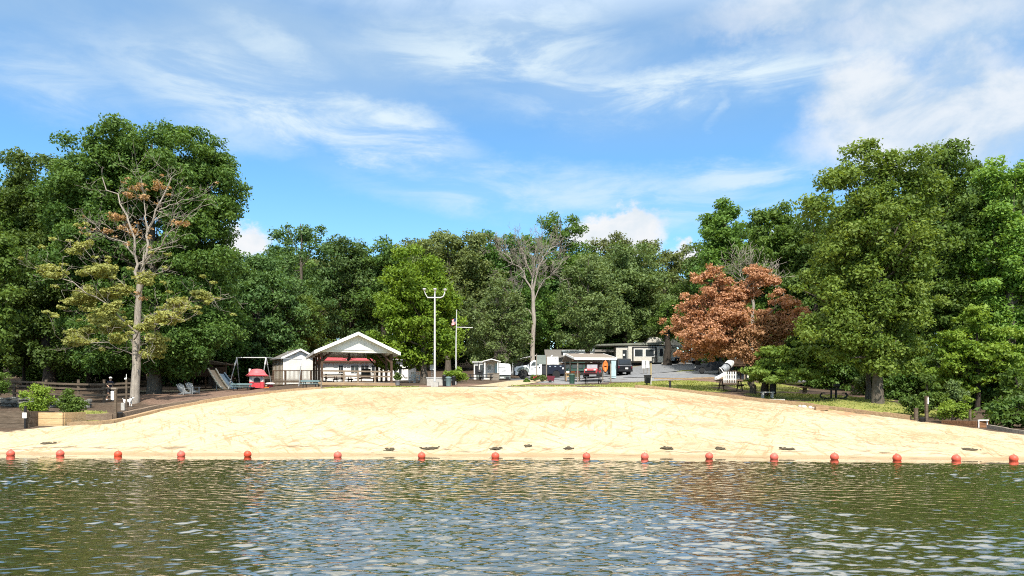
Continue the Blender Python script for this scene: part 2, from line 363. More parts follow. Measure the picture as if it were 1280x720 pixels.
# raked and washed relief: shallow gullies running downhill on two slants, scuffs everywhere
def gully(x, y, ang, per, seed):
    u = x*np.cos(ang) + y*np.sin(ang); v = -x*np.sin(ang) + y*np.cos(ang)
    return np.maximum(0, np.sin(6.28*(u/per) + 1.7*vnoise(u*.3, v*.12, seed, .25))) ** 6
rel = -.05*gully(SXX, SD, .5, 2.3, 21)*np.clip(vnoise(SXX, SD, 5, .06)+.2, 0, 1) - .05*gully(SXX, SD, 2.75, 1.9, 22)*np.clip(vnoise(SXX, SD, 6, .06)+.1, 0, 1) - .04*gully(SXX, SD, 1.45, 1.1, 25)*np.clip((SXX-4)/12,0,1)
rel = rel + .035*vnoise(SXX, SD, 8, .12) + .018*vnoise(SXX, SD, 9, .9) + .014*rng.normal(size=SXX.shape)
edgefall = np.clip((edgeD(SXX) - SD) / 1.5, 0, 1)
SZ = SZ + .02 + rel*land*(.3+.7*edgefall)
# washed-up sand berm, left
SZ += .22*np.exp(-(((SXX+21.5)/3.2)**2 + ((SD-40.2)/.7)**2)) * land
sidx = np.arange(nv*len(sxs)).reshape(nv, -1)
sf = np.stack([sidx[:-1, :-1], sidx[:-1, 1:], sidx[1:, 1:], sidx[1:, :-1]], -1).reshape(-1, 4)
sme = mesh_np('sand', np.stack([SXX, SD, SZ], -1).reshape(-1, 3), sf, smooth=True)
wet = np.clip(1 - (SD - shoreD(SXX)) / 1.0, 0, 1)
a_ = sme.attributes.new('wet', 'FLOAT', 'POINT'); a_.data.foreach_set('value', wet.astype(np.float32).ravel())
# clay-stained wash marks: stains with a shape of their own
sx1, sy1 = SXX, SD
wr_ = SD - shoreD(SXX); wrack = np.clip(1-np.abs(wr_-1.3-.5*vnoise(SXX, SD*0, 41, .15))/.8, 0, 1) + .8*np.clip(1-np.abs(wr_-.05)/.22, 0, 1)
a5 = sme.attributes.new('wrack', 'FLOAT', 'POINT'); a5.data.foreach_set('value', wrack.astype(np.float32).ravel())
clay = (np.exp(-(((sx1-1)/7)**2+((sy1-50)/2.6)**2)) + .8*np.exp(-(((sx1-12)/6)**2+((sy1-49)/2.4)**2)) + .9*np.exp(-(((sx1-2)/4)**2+((sy1-41.0)/1.1)**2)) + .5*np.exp(-(((sx1+9)/6)**2+((sy1-45)/3)**2)) + .6*np.exp(-(((sx1-18)/5)**2+((sy1-46.5)/2)**2)) + .35*np.exp(-(((sx1+12)/7)**2+((sy1-50)/2)**2)))
gl = np.clip(-rel/.06, 0, 1)
a2 = sme.attributes.new('clay', 'FLOAT', 'POINT'); a2.data.foreach_set('value', (clay).astype(np.float32).ravel())
a3 = sme.attributes.new('gully', 'FLOAT', 'POINT'); a3.data.foreach_set('value', gl.astype(np.float32).ravel())
def sand_mat():
    m, nt, b = newmat('pale_beach_sand'); L = nt.links
    tc = nd(nt, 'ShaderNodeTexCoord')
    def nz(sc, scl=(1,1,1), rot=0, det=8, ro=.65, off=0):
        mp = nd(nt, 'ShaderNodeMapping'); mp.inputs['Scale'].default_value = scl; mp.inputs['Rotation'].default_value = (0,0,rot); mp.inputs['Location'].default_value = (off,off,0)
        L.new(tc.outputs['Object'], mp.inputs['Vector'])
        n = nd(nt, 'ShaderNodeTexNoise', ins={'Scale': sc, 'Detail': float(det), 'Roughness': ro}); L.new(mp.outputs['Vector'], n.inputs['Vector']); return n
    def mx(fac, a, c2):
        n = nd(nt, 'ShaderNodeMix', data_type='RGBA'); L.new(fac, n.inputs[0])
        if isinstance(a, tuple): n.inputs[6].default_value = (*a, 1)
        else: L.new(a, n.inputs[6])
        n.inputs[7].default_value = (*c2, 1); return n.outputs[2]
    def mr(src, a, c2, lo=0., hi=1.):
        n = nd(nt, 'ShaderNodeMapRange', interpolation_type='SMOOTHSTEP', ins={'From Min': a, 'From Max': c2, 'To Min': lo, 'To Max': hi}); L.new(src, n.inputs['Value']); return n.outputs[0]
    def mul(a, c2):
        n = nd(nt, 'ShaderNodeMath', operation='MULTIPLY'); L.new(a, n.inputs[0])
        if isinstance(c2, float): n.inputs[1].default_value = c2
        else: L.new(c2, n.inputs[1])
        return n.outputs[0]
    def atr(nm): return nd(nt, 'ShaderNodeAttribute', attribute_name=nm).outputs['Fac']
    def lnz(sc, phi, along, across, det=7, ro=.65, off=0):
        m1 = nd(nt, 'ShaderNodeMapping'); m1.inputs['Rotation'].default_value = (0, 0, -phi); m1.inputs['Location'].default_value = (off, off*.6, 0); L.new(tc.outputs['Object'], m1.inputs['Vector'])
        m2 = nd(nt, 'ShaderNodeMapping'); m2.inputs['Scale'].default_value = (along, across, 1); L.new(m1.outputs[0], m2.inputs['Vector'])
        n = nd(nt, 'ShaderNodeTexNoise', ins={'Scale': sc, 'Detail': float(det), 'Roughness': ro, 'Distortion': .4}); L.new(m2.outputs[0], n.inputs['Vector']); return n.outputs['Fac']
    big = nz(.16, (1, .8, 1)); fine = nz(9.0); patchy = nz(.55, (1, .45, 1), 0, 5, .6, 21)
    cur = mx(mr(big.outputs['Fac'], .38, .66), (.505,.435,.30), (.46,.375,.24))
    cur = mx(mul(mr(patchy.outputs['Fac'], .54, .70), .5), cur, (.47,.34,.19))
    # wash lines: thin, running down the slope on slants
    for phi, off, w_ in ((1.15, 0, .62), (2.0, 4, .62), (1.45, 9, .55), (2.35, 14, .6), (.75, 23, .45)):
        line = mul(mr(lnz(1.0, phi, .20, 3.2, off=off), .55, .63), mr(lnz(.35, 0, 1, .5, 3, .5, off+30), .40, .54))
        cur = mx(mul(line, w_), cur, (.36,.215,.105))
    # tyre and rake scars, dark thin, on the right flank
    sp_ = nd(nt, 'ShaderNodeSeparateXYZ'); L.new(tc.outputs['Object'], sp_.inputs[0])
    scar = mul(mul(mr(lnz(1.2, 2.25, .13, 3.6, off=17), .56, .63), mr(sp_.outputs[0], 2., 11.)), mr(lnz(.5, 0, 1, .5, 3, .5, 40), .42, .56))
    cur = mx(mul(scar, .75), cur, (.24,.165,.09))
    cn = mul(atr('clay'), mr(lnz(.9, .3, .8, .8, off=2), .40, .58))
    cur = mx(mul(cn, .8), cur, (.40,.20,.10))
    cl = mul(atr('clay'), mr(lnz(1.6, 1.9, .25, 1.6, off=6), .50, .60)); cur = mx(mul(cl, .7), cur, (.30,.15,.075))
    cur = mx(mul(atr('gully'), mul(mr(nz(.5, off=7).outputs['Fac'], .4, .6), .6)), cur, (.33,.205,.11))
    fl = nz(1.7, (1, .6, 1), .1, 5, .65, 13); cur = mx(mul(mr(fl.outputs['Fac'], .67, .72), .6), cur, (.17,.115,.07))
    g = nd(nt, 'ShaderNodeMix', data_type='RGBA', blend_type='MULTIPLY'); g.inputs[0].default_value = 1; L.new(cur, g.inputs[6])
    gr = ramp(nt, [(.25, (.80,.78,.74)), (.75, (1.1,1.1,1.1))]); L.new(fine.outputs['Fac'], gr.inputs['Fac']); L.new(gr.outputs['Color'], g.inputs[7])
    cur = mx(mul(mr(atr('wet'), .25, .8), .8), g.outputs[2], (.34,.235,.13))
    cur = mx(mul(atr('wrack'), mul(mr(lnz(1.3, 0, .5, 1.4, 6, .7, 51), .52, .60), .8)), cur, (.10,.07,.04))
    L.new(cur, b.inputs['Base Color']); b.inputs['Roughness'].default_value = .95; b.inputs['Specular IOR Level'].default_value = .15
    bp = nd(nt, 'ShaderNodeBump', ins={'Strength': .7, 'Distance': .04}); L.new(fine.outputs['Fac'], bp.inputs['Height'])
    L.new(bp.outputs['Normal'], b.inputs['Normal'])
    return m
sme.materials.append(sand_mat())
tag(link(bpy.data.objects.new('sand_beach', sme)), 'pale cream sand beach sloping down to the lake', None, None, 'structure')

# strips of road / path laid on the ground
def strip(name, pts, mt, label, off=.03, step=.8, n=7):
    P = np.array([(X(p, D), D, w) for p, D, w in pts]); t = np.arange(len(P)); tt = np.linspace(0, len(P)-1, int(len(P)*14))
    # smooth through the points
    C = np.stack([np.interp(tt, t, P[:, k]) for k in range(3)], 1)
    for _ in range(6): C[1:-1] = (C[:-2] + 2*C[1:-1] + C[2:]) / 4
    T = np.gradient(C[:, :2], axis=0); T /= np.linalg.norm(T, axis=1)[:, None]; N_ = np.stack([T[:, 1], -T[:, 0]], 1)
    s = np.linspace(-.5, .5, n); V = C[:, None, :2] + N_[:, None] * (s[None, :, None] * C[:, None, 2:3])
    Z = ter(V[..., 0], V[..., 1]) + off + .03*(1-(2*s[None])**4)
    V = np.concatenate([V, Z[..., None]], -1)
    ii = np.arange(V.shape[0]*n).reshape(-1, n)
    f = np.stack([ii[:-1, :-1], ii[:-1, 1:], ii[1:, 1:], ii[1:, :-1]], -1).reshape(-1, 4)
    me = mesh_np(name, V.reshape(-1, 3), f, mt, True)
    return tag(link(bpy.data.objects.new(name, me)), label, None, None, 'structure')
M['asphalt'] = mat('worn_grey_asphalt', (.185,.19,.20), .9, .3, 2.5, bump=.3)
M['pathconc'] = mat('sandy_concrete_path', (.40,.32,.20), .9, .2, 2.5, bump=.3)
strip('concrete_path', [(604,56.6,3.4),(622,62,3.4),(648,72,3.4),(668,86,3.6)], M['pathconc'], 'sandy tan concrete path climbing from the beach to the road')
strip('road', [(560,96,5),(640,92,7),(720,89,8),(790,92,8),(840,101,9),(880,112,11),(960,118,9)], M['asphalt'], 'grey asphalt campground road', .05)
strip('sandy_path', [(165,66.5,1.6),(240,66.5,2.4),(300,68,2.2),(345,69,1.6)], M['pathconc'], 'pale sandy path crossing behind the lounge chairs')
strip('driveway', [(785,86,6),(850,84,6.5),(910,86,6),(980,90,6)], M['asphalt'], 'grey asphalt drive branching to the right', .055)

# ------------------------------------------------------------------ water
wx = grid_axis([(-1500,-60,60),(-60,-26,.5),(-26,26,.045),(26,60,.5),(60,1501,60)])
wy = grid_axis([(-1500,-20,60),(-20,5,.6),(5,14,.022),(14,22,.03),(22,34,.045),(34,40,1.0)])
WX, WY = np.meshgrid(wx.astype(np.float32), wy.astype(np.float32))
calm_line = shoreD(WX.astype(float)) - 2.05 + .10*np.sin(WX*.9) + .07*np.sin(WX*2.3+1)
amp = np.clip((calm_line - WY) / .5, 0, 1)
fade = np.clip((42 - np.abs(WX)) / 14, 0, 1) * np.clip((WY + 15) / 15, 0, 1)
H = np.zeros_like(WX)
rw = np.random.default_rng(5)
NW = 96
for i in range(NW):
    lam = .075 * (.75/.075) ** (i / (NW-1)) * rw.uniform(.9, 1.1)
    th = rw.normal(0, .50) + .08
    k = 6.2832/lam
    slope = .0205 * (1.1 if .2 < lam < .5 else .92)
    H += np.float32(slope/k) * np.sin(np.float32(k*math.sin(th))*WX + np.float32(k*math.cos(th))*WY + np.float32(rw.uniform(0, 6.28)))
# wind patches: the chop is stronger in places
patch = (.80 + .38*np.clip(vnoise(WX*.35, WY*1.4, 31, .09), -1, 1)).astype(np.float32)
H *= patch * amp * fade
widx = np.arange(WX.size).reshape(WX.shape)
wf = np.stack([widx[:-1, :-1], widx[:-1, 1:], widx[1:, 1:], widx[1:, :-1]], -1).reshape(-1, 4)
wme = mesh_np('lake_water', np.stack([WX, WY, H], -1).reshape(-1, 3), wf, smooth=True)
def water_mat():
    m, nt, b = newmat('lake_water'); L = nt.links
    b.inputs['Base Color'].default_value = (.044, .044, .017, 1); b.inputs['Roughness'].default_value = .03; b.inputs['Coat Weight'].default_value = 1.0; b.inputs['Coat IOR'].default_value = 1.6; b.inputs['Coat Roughness'].default_value = .02; b.inputs['IOR'].default_value = 2.0; b.inputs['Specular IOR Level'].default_value = .5
    tc = nd(nt, 'ShaderNodeTexCoord'); mp = nd(nt, 'ShaderNodeMapping'); mp.inputs['Scale'].default_value = (9, 18, 1); L.new(tc.outputs['Object'], mp.inputs['Vector'])
    nz = nd(nt, 'ShaderNodeTexNoise', ins={'Scale': 1.2, 'Detail': 3.0}); L.new(mp.outputs['Vector'], nz.inputs['Vector'])
    bp = nd(nt, 'ShaderNodeBump', ins={'Strength': .16, 'Distance': .02}); L.new(nz.outputs['Fac'], bp.inputs['Height']); L.new(bp.outputs['Normal'], b.inputs['Normal'])
    return m
wme.materials.append(water_mat())
tag(link(bpy.data.objects.new('lake_water', wme)), 'dark olive lake water broken into small wind ripples', None, None, 'structure')
# ------------------------------------------------------------------ trees
def leaf_quads(C, RAD, per, leaf, r, flat=.65, up=.5, tb=None, droop=0.0):
    """C (n,3) cluster centres, RAD (n,) radii -> leaf quads + tint"""
    n = np.maximum(4, (per * (RAD / RAD.mean()) ** 2)).astype(int)
    ci = np.repeat(np.arange(len(C)), n); N = len(ci)
    d = r.normal(size=(N, 3)); d[:, 2] += .25; d /= np.linalg.norm(d, axis=1)[:, None]
    s = r.random(N) ** (1/2.2)
    lump = 1 + .28*np.sin(d[:, 0]*5 + ci) * np.cos(d[:, 1]*5 + ci*1.7)
    off = d * (s * lump * RAD[ci])[:, None]; off[:, 2] *= flat
    off[:, 2] -= droop * (off[:, 0]**2 + off[:, 1]**2) / RAD[ci]
    p = C[ci] + off
    nn = .7*d + np.array([0, 0, up]) + .75*r.normal(size=(N, 3)); nn /= np.linalg.norm(nn, axis=1)[:, None]
    t = r.normal(size=(N, 3)); t -= (t*nn).sum(1)[:, None]*nn; t /= np.linalg.norm(t, axis=1)[:, None]
    b = np.cross(nn, t)
    a = leaf * r.uniform(.65, 1.35, N)[:, None] * .5
    V = np.stack([p - t*a, p + b*a*.55 - nn*a*.18, p + t*a, p - b*a*.55 - nn*a*.18], 1).reshape(-1, 3)
    Fq = np.arange(N*4).reshape(-1, 4)
    if tb is None: tb = r.uniform(.1, .9, len(C))
    tint = np.clip(.55*tb[ci] + .45*r.random(N), 0, 1)
    return V, Fq, tint

def clusters_in(blobs, dens, r, crad, shell=.55):
    """blobs: (cx,cy,cz,rx,ry,rz) -> cluster centres filling the ellipsoids, mostly near their surfaces"""
    C = []; Rd = []
    for cx, cy, cz, rx, ry, rz in blobs:
        A = 4*math.pi*(((rx*ry)**1.6+(rx*rz)**1.6+(ry*rz)**1.6)/3)**(1/1.6)
        n = max(3, int(dens * A / (crad*crad)))
        d = r.normal(size=(n, 3)); d /= np.linalg.norm(d, axis=1)[:, None]
        lob = 1 + .13*np.sin(3.1*d[:, 0]+2*d[:, 2]+cx*7) + .12*np.sin(4.7*d[:, 2]+3*d[:, 1]+cz)
        s = (shell + (1-shell)*r.random(n)**.7) * lob
        s = np.where(r.random(n) < .22, s*.6, s)
        C.append(np.stack([cx+d[:, 0]*rx*s, cy+d[:, 1]*ry*s, cz+d[:, 2]*rz*s], 1)); Rd.append(crad*r.uniform(.55, 1.3, n))
    return np.concatenate(C), np.concatenate(Rd)

def limb(mb, a, b, r0, r1, r, n=7, sag=.12, seg=6, wob=.04):
    a = np.array(a, float); b = np.array(b, float); L = np.linalg.norm(b-a); pts = []; rad = []
    k1 = r.normal(size=3)*wob*L; 
    for i in range(seg+1):
        t = i/seg; p = a + (b-a)*t; p = p + k1*math.sin(math.pi*t) + np.array([0, 0, -sag*L*math.sin(math.pi*t)]) + r.normal(size=3)*wob*.35*L*(0 < i < seg)
        pts.append(p); rad.append(r0 + (r1-r0)*t**.8)
    mb.tube([tuple(p) for p in pts], rad, n, False); return pts, rad
def twigs(mb, a, d, L, rad, depth, r, spread=.6, up=.15, minr=.012, nchild=(2, 4), tips=None):
    """recursive bare branching"""
    d = d/np.linalg.norm(d); seg = 4; pts = [a]; p = a.copy(); dd = d.copy()
    for i in range(seg):
        dd = dd + r.normal(size=3)*.13 + np.array([0, 0, up*.18]); dd /= np.linalg.norm(dd); p = p + dd*L/seg; pts.append(p.copy())
    rads = [max(minr, rad*(1-.62*i/seg)) for i in range(seg+1)]
    mb.tube([tuple(q) for q in pts], rads, 5 if rad > .03 else 3, False)
    if depth == 0:
        if tips is not None: tips.append(p)
        return
    for j in range(r.integers(*nchild)):
        k = r.integers(1, seg+1) if j else seg
        nd_ = dd + r.normal(size=3)*spread; nd_[2] += up
        twigs(mb, pts[k], nd_, L*r.uniform(.5, .78), rads[k]*.72, depth-1, r, spread, up, minr, nchild, tips)

def crown_mesh(name, blobs, r, crad, dens, per, leaf, mt, flat=.65, up=.5, shell=.55, gaps=0.0, droop=0.):
    C, Rd = clusters_in(blobs, dens, r, crad, shell)
    if gaps: k = r.random(len(C)) > gaps; C, Rd = C[k], Rd[k]
    V, Fq, t = leaf_quads(C, Rd, per, leaf, r, flat, up, droop=droop)
    return mesh_np(name, V, Fq, mt, False, t), C

def trunk_mesh(name, H, r0, r, mt, tops=None, C=None, nl=14, base=.3, lean=(0, 0)):
    mb = MB(); n = 9; pts = []; rad = []
    for i in range(n+1):
        t = i/n; pts.append((lean[0]*t + r.normal()*.05*H*.12*(i > 1), lean[1]*t + r.normal()*.05*H*.12*(i > 1), -.3 + (H+.3)*t)); rad.append(max(.04, r0*((1.35 if i == 0 else 1.0)*(1-t)**.75+.06)))
    mb.tube(pts, rad, 10, False)
    if C is not None and len(C):
        P = np.array(pts)
        for i in range(nl):
            c = C[r.integers(len(C))]
            h = base*H + (c[2]-base*H)*r.uniform(.35, .75); h = min(max(h, base*H*.9), H*.9)
            k = np.interp(h, P[:, 2], np.arange(n+1)); a = P[int(k)] + (P[min(n, int(k)+1)]-P[int(k)])*(k-int(k))
            rr = max(.04, r0*.42*(1-h/H)+.03)
            q, rd = limb(mb, a, c, rr, .02, r, 6, .06)
            for m in (3, 4):
                c2 = C[np.argsort(((C-q[m])**2).sum(1))[r.integers(2, min(12, len(C)))]]
                limb(mb, q[m], c2, rd[m]*.7, .015, r, 5, .04, 4)
    me = bpy.data.meshes.new(name); me.from_pydata(mb.v, [], mb.f); me.polygons.foreach_set('use_smooth', [True]*len(me.polygons)); me.materials.append(mt)
    return me

def put_tree(name, loc, label, cat, tm, cm, group=None, scale=None, rz=0, leafm=None, barkm=None):
    t = thing(name, loc, label, cat, group, rz, scale)
    w = link(bpy.data.objects.new('trunk', tm), t); c = link(bpy.data.objects.new('crown', cm), t)
    if leafm: c.material_slots[0].link = 'OBJECT'; c.material_slots[0].material = leafm
    if barkm: w.material_slots[0].link = 'OBJECT'; w.material_slots[0].material = barkm
    return t

def photo_tree(name, label, px, row, D, blobs, leafm, barkm, r0, seed, crad=1.0, dens=.30, per=120, leaf=.33, cat='tree', flat=.65, gaps=0., top=None, nl=18, base=.25, shell=.55, depth=1.0, up=.5, droop=0., group=None):
    """a tree whose crown masses are read off the photograph at its own distance"""
    r = np.random.default_rng(seed); x0, y0 = X(px, D), D; z0 = gz(x0, y0); m = D/F
    bl = []
    for i, b in enumerate(blobs):
        bx, br, rx, rz = b[:4]; dy = b[4] if len(b) > 4 else r.uniform(-.25, .25)*rx*m
        bl.append(((bx-px)*m, dy, Zr(br, D)-z0, rx*m, (rx*.55+rz*.45)*m*depth, rz*m))
    H = (top if top else max(b[2]+b[5]*.6 for b in bl))
    cm, C = crown_mesh('crown', bl, r, crad, dens, per, leaf, leafm, flat, up, shell, gaps, droop)
    tm = trunk_mesh('trunk', H, r0, r, barkm, C=C, nl=nl, base=base)
    return put_tree(name, (x0, y0, z0), label, cat, tm, cm, group)

B = M['bark']; DB = M['darkbark']; PB = M['palebark']
# --- left bank
photo_tree('oak_tree', 'tallest broad dark green tree behind the half dead tree on the left bank', 193, 493, 63,
  [(190,212,68,54),(232,226,54,56),(132,218,54,56),(98,246,44,44),(165,196,52,36),(265,245,34,50),(188,290,90,80),(258,315,40,66),(118,315,60,80),(250,400,46,56),(195,410,70,56),(140,420,70,50),(268,412,28,34),(222,436,42,24)], LF['deep'], B, .48, 101, 1.05, .42, 250, .27, nl=34, base=.2, shell=.68)
photo_tree('oak_tree', 'broad mid green tree rising left of the tallest tree on the left bank', 62, 492, 67,
  [(62,235,50,42),(30,265,45,45),(95,275,40,50),(55,330,62,70),(85,400,60,60),(25,400,50,60)], LF['deep'], DB, .5, 102, 1.05, .36, 210, .28)
photo_tree('oak_tree', 'tall green tree cut by the left edge of the photo', -12, 490, 68,
  [(-15,260,46,40),(-40,300,50,60),(8,330,40,70),(-25,400,60,60)], LF['mid'], DB, .5, 103, 1.1, .32, 130, .34)
photo_tree('young_tree', 'light green low branched tree at the far left edge above the fence', -24, 499, 52,
  [(2,322,20,14),(-15,345,35,30),(8,372,22,14),(-10,410,35,30),(5,395,18,12),(-20,300,30,25)], LF['mid'], B, .25, 104, .7, .3, 110, .26)
photo_tree('understory_tree', 'small dark leafy tree in shade left of the half dead tree', 110, 490, 70, [(110,440,32,26),(80,430,30,25),(130,420,28,22)], LF['deep'], DB, .16, 105, .9, .3, 110, .3)
photo_tree('understory_tree', 'small dark leafy tree in shade behind the rail fence', 30, 488, 73, [(30,430,40,30),(10,445,30,22),(60,425,30,24)], LF['deep'], DB, .16, 106, .9, .3, 110, .3)
photo_tree('understory_tree', 'shaded leafy tree hanging over the playground slides', 262, 485, 76, [(258,420,34,34),(288,400,30,34),(240,445,26,18),(288,436,22,16)], LF['deep'], DB, .2, 107, .9, .32, 110, .3)
# --- behind playground and pavilion
photo_tree('maple_tree', 'rounded cool green tree behind the swing set', 322, 478, 80, [(318,345,32,34),(345,375,34,40),(310,400,36,46),(340,430,40,34),(300,360,22,40)], LF['blue'], B, .35, 108, 1.1, .34, 130, .34)
photo_tree('poplar_tree', 'tall loose topped dark tree left of the pavilion roof', 376, 474, 96, [(352,300,17,18),(372,290,16,17),(398,296,18,16),(345,325,18,16),(410,325,16,22),(375,340,38,40),(385,385,40,44),(360,410,36,40)], LF['blue'], B, .4, 109, 1.25, .26, 120, .38)
photo_tree('maple_tree', 'mid green tree between the swing set and the pavilion', 372, 474, 84, [(352,385,28,36),(378,405,28,36),(392,430,26,20),(350,430,26,22)], LF['mid'], B, .25, 110, .95, .34, 120, .32)
photo_tree('oak_tree', 'dark tree directly behind the pavilion peak', 440, 470, 100, [(440,320,28,24),(425,345,32,40),(455,360,26,46),(440,410,40,44)], LF['blue'], DB, .4, 111, 1.25, .32, 120, .38)
photo_tree('oak_tree', 'dark tree between the pavilion and the bright maple', 478, 470, 98, [(480,320,24,22),(488,345,26,34),(470,385,30,44)], LF['deep'], DB, .4, 112, 1.2, .32, 120, .38)
photo_tree('maple_tree', 'bright yellow green rounded maple beside the light pole', 530, 481.5, 70,
  [(520,345,36,30),(500,372,32,34),(548,372,28,34),(522,400,50,40),(492,412,26,30),(558,412,18,26),(505,440,36,22),(550,438,24,18)], LF['bright'], B, .34, 113, .92, .36, 180, .29, nl=20, base=.2, shell=.7)
photo_tree('oak_tree', 'broad brown green tree rising behind the bright maple', 560, 468, 108, [(545,308,36,22),(578,315,34,26),(530,330,30,30),(588,350,34,44),(560,380,50,50)], LF['brownish'], B, .4, 114, 1.3, .3, 120, .4)
photo_tree('elm_tree', 'pale soft green tree right of the flagpole', 620, 474, 90, [(622,372,28,26),(605,400,28,30),(640,405,24,32),(618,435,40,26)], LF['pale'], B, .28, 115, 1.0, .34, 120, .32)
photo_tree('oak_tree', 'dark tree behind the bare grey tree', 640, 468, 110, [(620,312,22,22),(645,310,26,22),(668,318,22,24),(635,350,44,40),(660,390,46,46)], LF['deep'], DB, .4, 116, 1.3, .3, 115, .4)
photo_tree('poplar_tree', 'tall twin topped tree above the middle of the tree line', 700, 466, 116, [(688,282,15,18),(712,284,13,17),(690,305,19,15),(714,310,17,16),(700,350,36,40),(705,400,40,44)], LF['mid'], B, .42, 117, 1.15, .3, 120, .36, shell=.4)
photo_tree('ash_tree', 'soft light green tree behind the grey roofed cabin', 735, 466, 118-22, [(735,340,28,26),(720,372,30,32),(752,380,28,34),(735,412,44,26)], LF['pale'], B, .32, 118, 1.1, .32, 120, .34)
photo_tree('oak_tree', 'dark rounded tree behind the camper roofs', 775, 462, 118, [(768,308,26,20),(795,318,24,20),(770,345,40,34),(790,390,44,44)], LF['brownish'], DB, .4, 119, 1.3, .32, 120, .4)
photo_tree('oak_tree', 'dark green tree left of the red leaved tree', 830, 460, 122, [(822,322,24,18),(848,330,24,22),(830,360,38,34),(838,400,30,30)], LF['brownish'], DB, .4, 120, 1.3, .32, 120, .4)
photo_tree('young_tree', 'small bright green tree on a dark trunk beside the long camper', 834, 457, 103, [(842,412,16,14),(828,404,14,12),(850,398,16,16),(836,388,14,14)], LF['mid'], DB, .55, 121, .9, .34, 110, .32, base=.5)
photo_tree('poplar_tree', 'narrow pointed deep green tree above the red leaved tree', 903, 466, 88, [(902,262,11,15),(900,285,22,22),(905,315,30,28),(895,345,30,28),(912,370,34,40),(905,420,36,40)], LF['mid'], B, .4, 122, 1.0, .55, 150, .34)
photo_tree('poplar_tree', 'loose topped green tree between the pointed tree and the big right tree', 965, 476, 80, [(950,280,14,18),(976,274,12,16),(965,300,26,20),(985,318,18,26),(955,335,34,34),(985,370,36,44),(960,400,36,44)], LF['mid'], B, .36, 123, .95, .5, 150, .32)
photo_tree('oak_tree', 'dark tree in the gap left of the big right tree', 1018, 484, 76, [(1015,300,20,34),(1018,350,30,44),(1010,410,36,44),(1030,440,30,30)], LF['deep'], DB, .4, 124, 1.05, .45, 140, .34)
# --- right bank
photo_tree('sycamore_tree', 'biggest bright green tree on a thick pale trunk on the right bank', 1097, 503.5, 51,
  [(1092,215,38,34),(1060,245,38,40),(1128,240,36,44),(1040,290,36,44),(1095,290,50,50),(1145,300,34,48),(1045,350,40,46),(1100,360,56,50),(1150,365,34,40),(1030,400,28,34),(1075,415,46,40),(1128,415,44,34),(1100,448,40,22)], LF['fresh'], B, .34, 125, 1.0, .33, 250, .25, nl=30, base=.22, flat=.62, shell=.72)
photo_tree('oak_tree', 'green tree behind the right shoulder of the biggest right tree', 1180, 500, 60, [(1165,220,34,34),(1192,235,36,40),(1170,290,50,50),(1200,330,46,60),(1165,370,40,50),(1190,410,44,40)], LF['mid'], DB, .4, 126, .95, .36, 190, .27)
photo_tree('poplar_tree', 'tall yellow green tree at the right edge of the photo', 1262, 503, 57, [(1232,235,15,24),(1256,225,20,24),(1280,228,22,26),(1250,275,36,36),(1285,310,36,60),(1245,330,34,44),(1265,385,44,44),(1300,420,40,50)], LF['fresh'], B, .36, 127, .9, .36, 190, .27)
photo_tree('dogwood_tree', 'low spreading pale leaved tree near the right planter', 1222, 512, 50, [(1222,402,26,16),(1195,425,28,18),(1250,428,26,18),(1225,448,44,18),(1185,455,22,14),(1258,460,22,16),(1215,474,40,14)], LF['lime'], DB, .16, 128, .62, .42, 130, .25, flat=.45, base=.3)
photo_tree('sapling', 'slim grey trunked tree just left of the thick pale trunk', 1085, 500, 55, [(1070,430,30,24),(1050,440,28,20)], LF['mid'], B, .22, 129, .8, .3, 110, .28, base=.5)
photo_tree('dogwood_tree', 'low green branched tree hanging over the black litter bin', 956, 494, 57, [(962,450,32,15,-2.2),(992,445,27,15,-1.6),(938,464,19,11,-2.0),(965,469,42,12,-2.8),(1002,461,24,13,-1.4)], LF['fresh'], DB, .34, 130, .62, .42, 130, .25, flat=.4, base=.45, top=3.2)
for i, (px, row, D, s_, lab) in enumerate([(1040,470,68,30,'dark shaded shrub thicket behind the black grill table'),(1150,485,58,34,'dark shrub thicket right of the thick pale trunk'),(1130,470,64,36,'dark understory tree behind the thick pale trunk'),(1245,480,52,30,'dark green shrub at the right edge behind the planter'),(1275,495,46,26,'leafy shrub cut by the right edge of the photo'),(990,468,74,26,'dark understory tree behind the low branched tree'),(1262,520,41.5,24,'broad dark shrub behind the timber rails at the right edge'),(1215,500,52,30,'dark shrub behind the pale tipped shrub on the right'),(1300,505,44,34,'leafy thicket just past the right edge of the photo'),(1185,480,57,34,'shaded thicket between the two big trees on the right'),(1100,478,62,30,'dark thicket directly behind the thick pale trunk')]):
    photo_tree('understory_shrub', lab, px, row+12 if D < 60 else 492, D, [(px,row-14,s_,s_*.6),(px-s_*.5,row+4,s_*.6,s_*.45),(px+s_*.5,row+2,s_*.6,s_*.5)], LF['mid' if i in (3, 4) else 'deep'], DB, .1, 140+i, .7, .36, 120, .27, cat='shrub', top=1.5)

